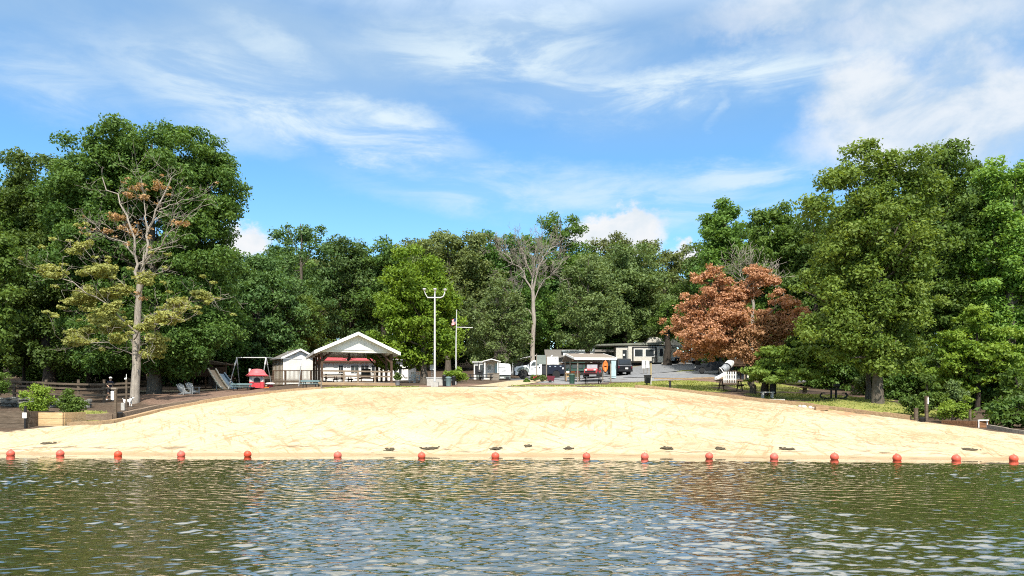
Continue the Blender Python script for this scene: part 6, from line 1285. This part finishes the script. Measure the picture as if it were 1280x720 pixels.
for k, mt in enumerate(('pinkwhite','orange','red')): MB().box((-.5+.5*k,-.02,.92), (.36,.3,.18)).build('basket', M[mt], t)
D = 96; t = thing('covered_wagon', (X(718, D), D, Zr(470, D)), 'long green covered trailer with dark windows seen through the shelter', 'trailer'); x = lambda p: X(p, D)-t.location[0]; z = lambda r_: Zr(r_, D)-t.location[2]
MB().box((0,0,z(458.5)), (x(732)-x(708),2,z(454.5)-z(466))).build('body', M['green'], t)
for k in range(3): MB().box((-.85+.8*k,-1.02,z(458.5)), (.6,.03,.5)).build('window', M['glass'], t)
for p in (711, 727): wheel(t, x(p), -.8, .3, .3, .2, -1)
# beehive of small things right of the shelter
t = thing('double_sign', (X(807, 88), 88, Zr(467.5, 88)), 'pair of narrow white signs on short posts beside the road', 'sign')
for s in (-1, 1): MB().box((s*.24,0,1.15), (.40,.04,.95 if s < 0 else .85)).build('panel', M['white'], t); MB().box((s*.2,.04,.45), (.07,.07,1.1)).build('post', M['grey_wood'], t)
MB().box((.24,-.023,.98), (.28,.006,.3)).build('print', M['whiteroof'], t)
t = thing('yellow_post', (X(813.7, 82), 82, Zr(471, 82)), 'yellow square marker post beside the white signs', 'post'); MB().box((0,0,.65), (.12,.12,1.6)).build('shaft', M['yellow'], t); MB().box((0,0,1.47), (.15,.15,.05)).build('cap', M['yellow'], t)
# terrace edging of tan blocks along the drive
pts = curve_pts([(818,79.5),(850,78.4),(882,77.5),(905,77)], 19); t = thing('block_edging', pts[8], 'stepped tan timber edging along the grey drive', 'edging')
beams(t, pts, .22, .16, M['tan_wood'], 'timber', 3)
t = thing('litter_bin', (X(809.5, 66), 66, Zr(483, 66)), 'black square litter bin hung on a short pale post on the lawn', 'bin'); MB().prism([(-.24,.28),(.22,.28),(.28,.95),(-.27,.95)], -.2, .2).build('box', M['black'], t); MB().box((0,0,.98), (.62,.46,.06)).build('lid', M['black'], t); MB().box((.30,.1,.35), (.10,.10,.9)).build('post', M['cream'], t); MB().box((-.05,.1,.1), (.10,.10,.5)).build('stand', M['black'], t)
t = thing('bollard', (X(837.5, 56.5), 56.5, Zr(490.5, 56.5)), 'short black bollard with a white tap at the sand edge', 'bollard'); MB().box((0,0,.36), (.13,.13,.95)).build('shaft', M['black'], t); MB().box((.0,0,.86), (.2,.16,.07)).build('cap', M['black'], t); MB().tube([(.08,-.05,.32),(.2,-.06,.32),(.22,-.06,.2)], .03, 6).build('tap', M['white'], t)
tag(MB().sweep(curve_pts([(849,56.6),(858,56.4)], 3), .2, .08).build('log', M['dark_wood']), 'short dark log on bare soil right of the bollard', 'log')
# log edging on the right side of the sand
re_ = [(795,56.2),(830,55.2),(870,54.0),(920,52.2),(980,50),(1040,47.7),(1100,45.2),(1142,43.5)]
pts = curve_pts(re_, 37, (0,.35)); t = thing('timber_edging', pts[18], 'long line of tan timbers edging the right side of the sand', 'edging'); beams(t, pts, .26, .24, M['tan_wood'], 'timber', 4, .5)
rr = np.random.default_rng(3)
for i, (px, D) in enumerate([(1000,48.7),(1005,48.5),(1013,48.2),(1019,48.0),(1024,47.8)]):
    x, y, z = at(px, D-.15); b = MB(); b.ball((0,0,.05), (rr.uniform(.13,.2), .14, rr.uniform(.09,.15)), 9, 7); b.v = [(p[0]*(1+.15*math.sin(9*p[1]+i)), p[1], p[2]*(1+.15*math.cos(11*p[0]))) for p in b.v]
    o = b.build('white_rock', M['rock'], None, True); o.location = (x, y, z); tag(o, ['first','second','third','fourth','last'][i]+' pale rock, counted from the left, in the row below the right timber edging', 'rock', 'pale rocks below the timber edging')
def timber_step():
    x, y, z = at(1026, 47.6); tag(MB().box((x, y-.1, z+.1), (.8,.3,.24)).build('timber_step', M['tan_wood']), 'short reddish timber step at the end of the pale rocks', 'step')
timber_step()
# picnic place under the red tree
picnic_table(2.0, M['dark_wood'], M['dark_wood'], M['brown'], 'dark wooden picnic table in the shade under the red leaved tree', (X(913, 60), 60, Zr(488.5, 60)), R(2), None, 1.05)
t = thing('tube_slide', (X(893, 72), 72, Zr(475.5, 72)), 'white and grey tube slide coming down from behind the red leaved tree', 'slide'); x = lambda p: X(p, 72)-t.location[0]; z = lambda r_: Zr(r_, 72)-t.location[2]
MB().tube([(x(919),1.3,z(452)),(x(914),.9,z(455.5)),(x(910.8),.6,z(458.2))], .40, 16).build('tube_section', M['white'], t, True); MB().tube([(x(911.2),.63,z(457.9)),(x(909.7),.5,z(459.2))], .43, 16).build('tube_band', M['black'], t, True); MB().tube([(x(909.9),.5,z(459)),(x(906),.2,z(462)),(x(902),0,z(464.2))], .40, 16, False).build('tube_section', M['galv'], t, True)
MB().tube([(x(902.4),0,z(464)),(x(901.6),0,z(464.5))], .43, 16, False).build('tube_rim', M['white'], t, True)
b = MB(); b.tube([(x(905),0,z(466.5)),(x(899),-.3,z(470)),(x(894),-.5,z(472.4)),(x(891.5),-.6,z(473))], [.1,.12,.12,.1], 8); b.tube([(x(905),-.55,z(467)),(x(899),-.85,z(471)),(x(894),-1.0,z(473.4)),(x(891.5),-1.1,z(474))], [.1,.12,.12,.1], 8); b.build('chute_rail', M['white'], t, True)
V = [(x(905),0,z(467.5)),(x(905),-.55,z(468)),(x(891),-1.1,z(474.6)),(x(891),-.6,z(474))]; V += [(a, b_, c_-.06) for a, b_, c_ in V]; MB().add(V, [(0,1,2,3),(7,6,5,4),(0,4,5,1),(1,5,6,2),(2,6,7,3),(3,7,4,0)]).build('chute', M['white'], t)
for p, r_ in ((917,457),(905,467)): MB().cyl((x(p),.9 if p > 910 else 0,z(r_)), (x(p),.9 if p > 910 else 0,-.3), .06, 8).build('support', M['black'], t)
t = thing('play_tower', at(921, 73), 'dark play tower behind the tube slide', 'play tower')
for ix in (-.8, .8):
    for iy in (0, 1.4): MB().box((ix, iy, 1.2), (.12,.12,2.6)).build('post', M['brown'], t)
MB().box((0,.7,1.4), (1.8,1.6,.1)).build('platform', M['brown'], t); MB().prism([(-1.1,2.4),(0,2.9),(1.1,2.4)], -.2, 1.6).build('roof', M['dark_wood'], t); MB().box((0,-.06,1.8), (1.6,.05,.6)).build('rail_panel', M['brown'], t)
t = thing('picket_fence', (X(913, 69), 69, Zr(478, 69)), 'short run of white pickets behind the picnic table under the red leaved tree', 'fence')
for k, p in enumerate((905,907.5,910.5,913.5,916.5,919.5)): MB().box((X(p, 69)-t.location[0],0,.5), (.12,.03,1.0)).build('picket', M['white'], t)
MB().box((0,.03,.7), (1.3,.04,.08)).build('rail', M['white'], t); MB().box((0,.03,.3), (1.3,.04,.08)).build('rail', M['white'], t)
for i, (px, D, row) in enumerate([(930.5,70,476)]):
    t = thing('electric_hookup', (X(px, D), D, Zr(row, D)), 'white utility hookup box on a post behind the thin trunk', 'utility box'); MB().box((0,0,.6), (.1,.1,1.3)).build('post', M['grey_wood'], t); MB().box((0,-.08,.95), (.4,.12,.42)).build('box', M['white'], t); MB().box((.34,0,.5), (.16,.16,1.0)).build('bollard_post', M['cream'], t)
bin_(966, 492.5, 56.3, .98, .26, M['black'], 'tall black litter bin beside the thick dark trunk under the low branched tree')
t = thing('stone_bench', (X(959, 54.6), 54.6, Zr(496.5, 54.6)), 'low pale stone bench at the foot of the thick dark trunk', 'bench'); MB().box((0,0,.36), (1.0,.36,.09)).build('seat', M['concrete'], t)
for s in (-1, 1): MB().box((s*.34,0,.14), (.14,.3,.40)).build('leg', M['concrete'], t)
t = thing('stepping_slab', (X(966, 52.8), 52.8, 0), 'flat concrete slab in the soil before the stone bench', 'slab'); t.location.z = gz(t.location.x, 52.8); MB().box((0,0,.02), (1.5,.7,.14)).build('slab', M['concrete'], t)
def ring_table():
    D = 54; t = thing('grill_table', (X(1042, D), D, Zr(498.8, D)), 'black metal picnic table with curved bench legs on the right lawn', 'picnic table', rz=R(70))
    MB().box((0,0,.72), (1.5,.7,.05)).build('tabletop', M['black'], t)
    for s in (-1, 1): MB().box((0,s*.72,.44), (1.5,.24,.05)).build('bench_seat', M['black'], t)
    for q in (-1, 1):
        for s in (-1, 1): MB().tube([(q*.5,s*.16,.70),(q*.5,s*.16,.08),(q*.5,s*.45,.04),(q*.5,s*.80,.10),(q*.5,s*.92,.26),(q*.5,s*.80,.42)], .04, 6).build('leg', M['black'], t)
ring_table()
t = thing('pedestal_grill', (X(1045.5, 56), 56, Zr(497, 56)), 'small grey post grill behind the black metal table', 'grill'); MB().cyl((0,0,-.1), (0,0,.85), .045, 8).build('post', M['dark_wood'], t); MB().box((0,0,.95), (.4,.4,.2)).build('firebox', M['charcoal'], t)
t = thing('low_table', (X(1006, 60), 60, Zr(491, 60)), 'low round wooden table on the brown ground right of the low branched tree', 'table'); MB().lathe([(.42,.42),(.42,.48),(0,.48)], n=18).build('top', M['tan_wood'], t); MB().lathe([(.2,0),(.16,.42)], n=12).build('pedestal', M['dark_wood'], t)
t = thing('beached_boat', (X(993, 66), 66, Zr(477, 66)), 'small pale upturned rowing boat in the shade right of the low branched tree', 'boat', rz=.15, scale=(.7,.7,.7)); kv = []
MB().ball((0,0,.05), (1.6,.6,.42), 20, 10).build('hull', M['galv'], t, True); MB().box((0,0,.44), (2.6,.08,.07)).build('keel', M['galv'], t)
# right sign post, stump post, bin
t = thing('sign_post', (X(1158, 43), 43, Zr(531.5, 43)), 'tall dark post with a narrow white strip beside the right sand edge', 'sign'); MB().box((0,0,.78), (.14,.14,1.75)).build('post', M['dark_wood'], t); MB().box((.055,-.08,1.42), (.07,.03,.38)).build('plate', M['white'], t); MB().box((0,0,1.68), (.18,.18,.05)).build('cap', M['dark_wood'], t)
t = thing('short_post', (X(1145, 43.4), 43.4, Zr(528.5, 43.4)), 'short brown timber post left of the right litter bin', 'post'); MB().box((0,0,.36), (.17,.17,.95)).build('shaft', M['dark_wood'], t); MB().box((0,0,.85), (.2,.2,.04)).build('cap', M['dark_wood'], t)
bin_(1152.5, 531.5, 42.8, .42, .17, M['black'], 'small black litter bin between the two posts at the right sand edge')
o = MB(); o.ball((0,0,.06), (.12,.12,.1), 9, 7); o = o.build('white_rock', M['rock'], None, True); o.location = (X(1147.5, 42.7), 42.7, Zr(530.5, 42.7)); tag(o, 'small white rock against the right litter bin', 'rock')
# right planter
def right_planter():
    D = 40.8; P = [(X(1178, 43), 43), (X(1222, D), D), (X(1234, D), D+.1), (X(1240, 43), 43)]; zb = Zr(538.5, D); t = thing('timber_planter', (P[1][0], P[1][1], zb), 'reddish brown timber planter with a white edged end at the right sand edge', 'planter')
    h = Zr(526.5, D)-zb
    for k in range(3):
        z = h*(k+.5)/3
        for a, b_, hh in ((0,1,1),(1,2,1),(2,3,1)): MB().bar((P[a][0]-P[1][0], P[a][1]-P[1][1], z+(.18 if a == 0 else 0)*0), (P[b_][0]-P[1][0], P[b_][1]-P[1][1], z), .14, h/3*.95).build('board', M['redwood'], t)
    for q in (1, 2): MB().box((P[q][0]-P[1][0], P[q][1]-P[1][1]-.09, h/2+.04), (.05,.05,h+.1)).build('end_post', M['white'], t)
    MB().box(((P[2][0]-P[1][0])/2,-.08,h+.06), (P[2][0]-P[1][0]+.06,.06,.06)).build('end_cap', M['white'], t)
    V = [(P[0][0]-P[1][0], P[0][1]-P[1][1], h-.16),(0,0.05,h-.16),(P[2][0]-P[1][0],.15,h-.16),(P[3][0]-P[1][0],P[3][1]-P[1][1],h-.16)]; V += [(a, b_, c_-.1) for a, b_, c_ in V]; MB().add(V, [(0,1,2,3),(7,6,5,4),(0,4,5,1),(1,5,6,2),(2,6,7,3),(3,7,4,0)]).build('soil', M['weed'], t)
M['redwood'] = woodmat('reddish_brown_timber', (.13,.06,.03), (.33,.17,.085))
right_planter()
t = thing('short_post', (X(1212.5, 41.6), 41.6, Zr(528, 41.6)), 'dark short post standing in the right planter', 'post'); MB().box((0,0,.25), (.1,.1,.9)).build('shaft', M['dark_wood'], t); MB().box((0,0,.71), (.13,.13,.03)).build('cap', M['dark_wood'], t)
pts = curve_pts([(1236,40.2),(1262,38.4),(1300,36.8)], 8); t = thing('timber_edging', pts[2], 'low dark grey timber rails running right from the right planter', 'edging'); beams(t, pts, .2, .22, M['grey_wood'], 'timber', 3)
shrub('leafy_shrub', 'bright lime shrub growing out of the right planter', 1190, 527, 43, [(1192,513,13,9),(1180,516,8,7),(1204,518,9,6),(1190,503,8,6),(1210,500,4,6),(1202,508,8,6)], LF['lime'], 505, .34, 100, .14)
shrub('leafy_shrub', 'tall mid green shrub left of the bright lime shrub', 1160, 523, 45, [(1158,500,10,12),(1168,497,8,10),(1152,508,9,8),(1165,485,7,8),(1157,478,4,6),(1178,500,8,12)], LF['mid'], 506, .38, 100, .16)
shrub('leafy_shrub', 'pale tipped shrub rising behind the bright lime shrub', 1190, 518, 45.5, [(1190,490,7,10),(1197,495,7,9),(1188,480,4,5),(1203,500,8,9)], LF['pale'], 507, .36, 100, .16)
shrub('leafy_shrub', 'dark low shrub left of the short brown post on the right', 1143, 520, 46, [(1140,506,10,8),(1132,500,9,10)], LF['deep'], 508, .38, 100, .16)
# boulders on the brown ground, right of the thick trunk
rr = np.random.default_rng(17)
# ------------------------------------------------------------------ light, sky, camera
SUN_AZ, SUN_EL = R(6), R(50)          # sun behind the camera, to the right
sdir = Vector((math.sin(SUN_AZ)*math.cos(SUN_EL), -math.cos(SUN_AZ)*math.cos(SUN_EL), math.sin(SUN_EL)))
sl = bpy.data.lights.new('sun', 'SUN'); sl.energy = 4.0; sl.angle = R(.55); sl.color = (1, .945, .85)
so = bpy.data.objects.new('sun', sl); COL.objects.link(so); so.rotation_euler = sdir.to_track_quat('Z', 'Y').to_euler(); so.location = (20, -20, 60)

w = bpy.data.worlds.new('World'); scene.world = w; w.use_nodes = True; nt = w.node_tree; L = nt.links
bg = nt.nodes['Background']; bg.inputs['Strength'].default_value = .132
sky = nd(nt, 'ShaderNodeTexSky', sky_type='NISHITA'); sky.sun_disc = False; sky.sun_elevation = SUN_EL; sky.sun_rotation = math.atan2(sdir.x, sdir.y)
sky.air_density = 1.0; sky.dust_density = .3; sky.ozone_density = 2.2; sky.altitude = 100
hsv = nd(nt, 'ShaderNodeHueSaturation', ins={'Saturation': 1.27, 'Value': 1.0, 'Hue': .495}); L.new(sky.outputs[0], hsv.inputs['Color'])
tc = nd(nt, 'ShaderNodeTexCoord'); sp = nd(nt, 'ShaderNodeSeparateXYZ'); L.new(tc.outputs['Generated'], sp.inputs[0])
def mth(op, a, b=None, c=None, clamp=False):
    n = nd(nt, 'ShaderNodeMath', operation=op); n.use_clamp = clamp
    for i, v in enumerate((a, b, c)):
        if v is None: continue
        if isinstance(v, (int, float)): n.inputs[i].default_value = v
        else: L.new(v, n.inputs[i])
    return n.outputs[0]
az = mth('ARCTAN2', sp.outputs[0], sp.outputs[1]); el = mth('ARCSINE', sp.outputs[2])
base = nd(nt, 'ShaderNodeCombineXYZ'); L.new(az, base.inputs[0]); L.new(el, base.inputs[1])
def noise(vec, scale, scl=(1,1,1), det=6., ro=.6, dist=0., off=0, rot=0):
    mp = nd(nt, 'ShaderNodeMapping'); mp.inputs['Scale'].default_value = scl; mp.inputs['Location'].default_value = (off, off*.7, off*.3); mp.inputs['Rotation'].default_value = (0, 0, rot)
    L.new(vec, mp.inputs['Vector']); n = nd(nt, 'ShaderNodeTexNoise', ins={'Scale': scale, 'Detail': det, 'Roughness': ro, 'Distortion': dist}); L.new(mp.outputs[0], n.inputs['Vector']); return n
# ragged cloud edges: the direction itself is disturbed by noise
def warp(amt, scale, scl=(1,1,1), off=0):
    n = noise(base.outputs[0], scale, scl, 7., .65, 0, off)
    v = nd(nt, 'ShaderNodeVectorMath', operation='SUBTRACT'); L.new(n.outputs['Color'], v.inputs[0]); v.inputs[1].default_value = (.5, .5, .5)
    s = nd(nt, 'ShaderNodeVectorMath', operation='SCALE'); L.new(v.outputs[0], s.inputs[0]); s.inputs[3].default_value = amt
    a = nd(nt, 'ShaderNodeVectorMath', operation='ADD'); L.new(base.outputs[0], a.inputs[0]); L.new(s.outputs[0], a.inputs[1]); return a.outputs[0]
W_soft = warp(.14, 3.0, (1, 2.2, 1)); W_puff = warp(.085, 13.0, (1, 1.3, 1), 3)
def ell(vec, px, row, hw, hh, rot=0., soft=0.0):
    a0 = math.atan2(px-640, F); e0 = math.atan2(HROW-row, math.hypot(F, px-640)); k = math.cos(a0)
    mp = nd(nt, 'ShaderNodeMapping', vector_type='TEXTURE'); mp.inputs['Location'].default_value = (a0, e0, 0); mp.inputs['Rotation'].default_value = (0, 0, rot); mp.inputs['Scale'].default_value = (hw/F*k*k*1.1, hh/F*k, 1)
    L.new(vec, mp.inputs['Vector']); ln = nd(nt, 'ShaderNodeVectorMath', operation='LENGTH'); L.new(mp.outputs[0], ln.inputs[0])
    mr = nd(nt, 'ShaderNodeMapRange', interpolation_type='SMOOTHSTEP', ins={'From Min': 1.15, 'From Max': soft, 'To Min': 0., 'To Max': 1.}); L.new(ln.outputs['Value'], mr.inputs['Value']); return mr.outputs[0]
def union(lst):
    o = lst[0]
    for q in lst[1:]: o = mth('MAXIMUM', o, q)
    return o
fib = noise(base.outputs[0], 5.5, (1, 4.2, 1), 9., .62, .6, 1.3, -.12); puffn = noise(base.outputs[0], 9., (1, 1.5, 1), 8., .6, .3, 5.1); wide = noise(base.outputs[0], 2.3, (1, 2.6, 1), 6., .55, .4, 8.2, .08)
def rng_(v, a, b, lo=0., hi=1.):
    n = nd(nt, 'ShaderNodeMapRange', interpolation_type='SMOOTHSTEP', ins={'From Min': a, 'From Max': b, 'To Min': lo, 'To Max': hi}); L.new(v, n.inputs['Value']); return n.outputs[0]
# streaks of cirrus
cir = union([ell(W_soft, 430, 160, 165, 42, -.20, .45), mth('MULTIPLY', ell(W_soft, 300, 120, 210, 60, -.16, .1), .75), mth('MULTIPLY', ell(W_soft, 700, 238, 290, 36, -.05, .1), .7), mth('MULTIPLY', ell(W_soft, 930, 218, 150, 24, .03, .1), .8),
             mth('MULTIPLY', ell(W_soft, 350, 55, 90, 30, -.15, .1), .65), ell(W_soft, 890, 95, 330, 38, .03, .1), ell(W_soft, 620, 55, 200, 55, -.05, .1), mth('MULTIPLY', ell(W_soft, 895, 125, 12, 34, -.3, .1), .8), mth('MULTIPLY', ell(W_soft, 60, 90, 150, 50, 0., .1), .55), mth('MULTIPLY', ell(W_soft, 720, 110, 130, 46, .1, .1), .7), mth('MULTIPLY', ell(W_soft, 870, 255, 160, 30, 0., .1), .5)])
cir = mth('MULTIPLY', cir, rng_(fib.outputs['Fac'], .36, .62, .22, 1.0))
# thin veil over the upper sky
veil = mth('MULTIPLY', rng_(el, .28, .46, .04, .78), rng_(wide.outputs['Fac'], .34, .60, .52, 1.0))
# heaped cloud on the right, small bright heaps on the tree line
heap = union([ell(W_puff, 1085, 118, 78, 62, .1, .45), ell(W_puff, 1160, 158, 170, 58, 0., .5), ell(W_puff, 1250, 140, 90, 80, 0., .4), mth('MULTIPLY', ell(W_puff, 1150, 20, 210, 44, 0., .2), .75), mth('MULTIPLY', ell(W_puff, 1000, 10, 160, 34, 0., .2), .7), mth('MULTIPLY', ell(W_puff, 1190, 90, 120, 40, 0., .2), .8), mth('MULTIPLY', ell(W_puff, 1500, 120, 200, 90, 0., .3), .9)])
heap = mth('MULTIPLY', heap, rng_(puffn.outputs['Fac'], .22, .5, .55, 1.0))
cum = union([ell(W_puff, 778, 292, 54, 32, 0., .75), ell(W_puff, 745, 300, 40, 24, 0., .7), ell(W_puff, 312, 300, 34, 24, 0., .6), ell(W_puff, 985, 300, 26, 34, 0., .5), ell(W_puff, 870, 312, 26, 14, 0., .5), ell(W_puff, -220, 290, 120, 50, 0., .6)])
# cloud shading is put into the colour: noise mixes greyer and brighter patches
def mixc(f, a, b):
    n = nd(nt, 'ShaderNodeMix', data_type='RGBA'); n.clamp_factor = True
    L.new(f, n.inputs[0]) if not isinstance(f, float) else setattr(n.inputs[0], 'default_value', f)
    for i, v in ((6, a), (7, b)):
        if isinstance(v, tuple): n.inputs[i].default_value = (*v, 1)
        else: L.new(v, n.inputs[i])
    return n.outputs[2]
c1 = mixc(mth('MULTIPLY', veil, .92), hsv.outputs['Color'], (2.05, 2.85, 3.75))
c2 = mixc(mth('MULTIPLY', cir, .95), c1, (3.5, 4.1, 4.45))
hcol = mixc(rng_(puffn.outputs['Fac'], .35, .62), (2.6, 3.2, 3.85), (3.9, 4.1, 4.3))
c3 = mixc(mth('MULTIPLY', heap, .92), c2, hcol)
c4 = mixc(cum, c3, mixc(rng_(puffn.outputs['Fac'], .3, .55), (3.3, 3.7, 4.05), (4.15, 4.2, 4.3)))
over = mth('MULTIPLY', rng_(el, .46, .62), rng_(noise(base.outputs[0], 3.2, (.7, 1.6, 1), 7., .6, .4, 2.7).outputs['Fac'], .36, .52))
c5 = mixc(over, c4, (8.6, 8.7, 8.7))
L.new(c5, bg.inputs['Color'])

cam = bpy.data.cameras.new('camera'); co = bpy.data.objects.new('camera', cam); COL.objects.link(co)
co.location = (0, 0, CAMH); co.rotation_euler = (R(90), 0, 0)
cam.sensor_width = 36; cam.lens = 36*F/1280; cam.shift_y = (HROW-360)/1280; cam.clip_end = 5000; cam.clip_start = .1
scene.camera = co
vs = scene.view_settings; vs.view_transform = 'Standard'; vs.look = 'None'; vs.exposure = 0.78; vs.gamma = 1; vs.use_curve_mapping = False
scene.render.engine = 'CYCLES'; cy = scene.cycles
cy.max_bounces = 6; cy.diffuse_bounces = 4; cy.glossy_bounces = 3; cy.transmission_bounces = 3; cy.transparent_max_bounces = 4; cy.caustics_reflective = False; cy.caustics_refractive = False
cy.sample_clamp_indirect = 6
cy.pixel_filter_type = 'BLACKMAN_HARRIS'; cy.filter_width = 1.05
cy.use_denoising = False
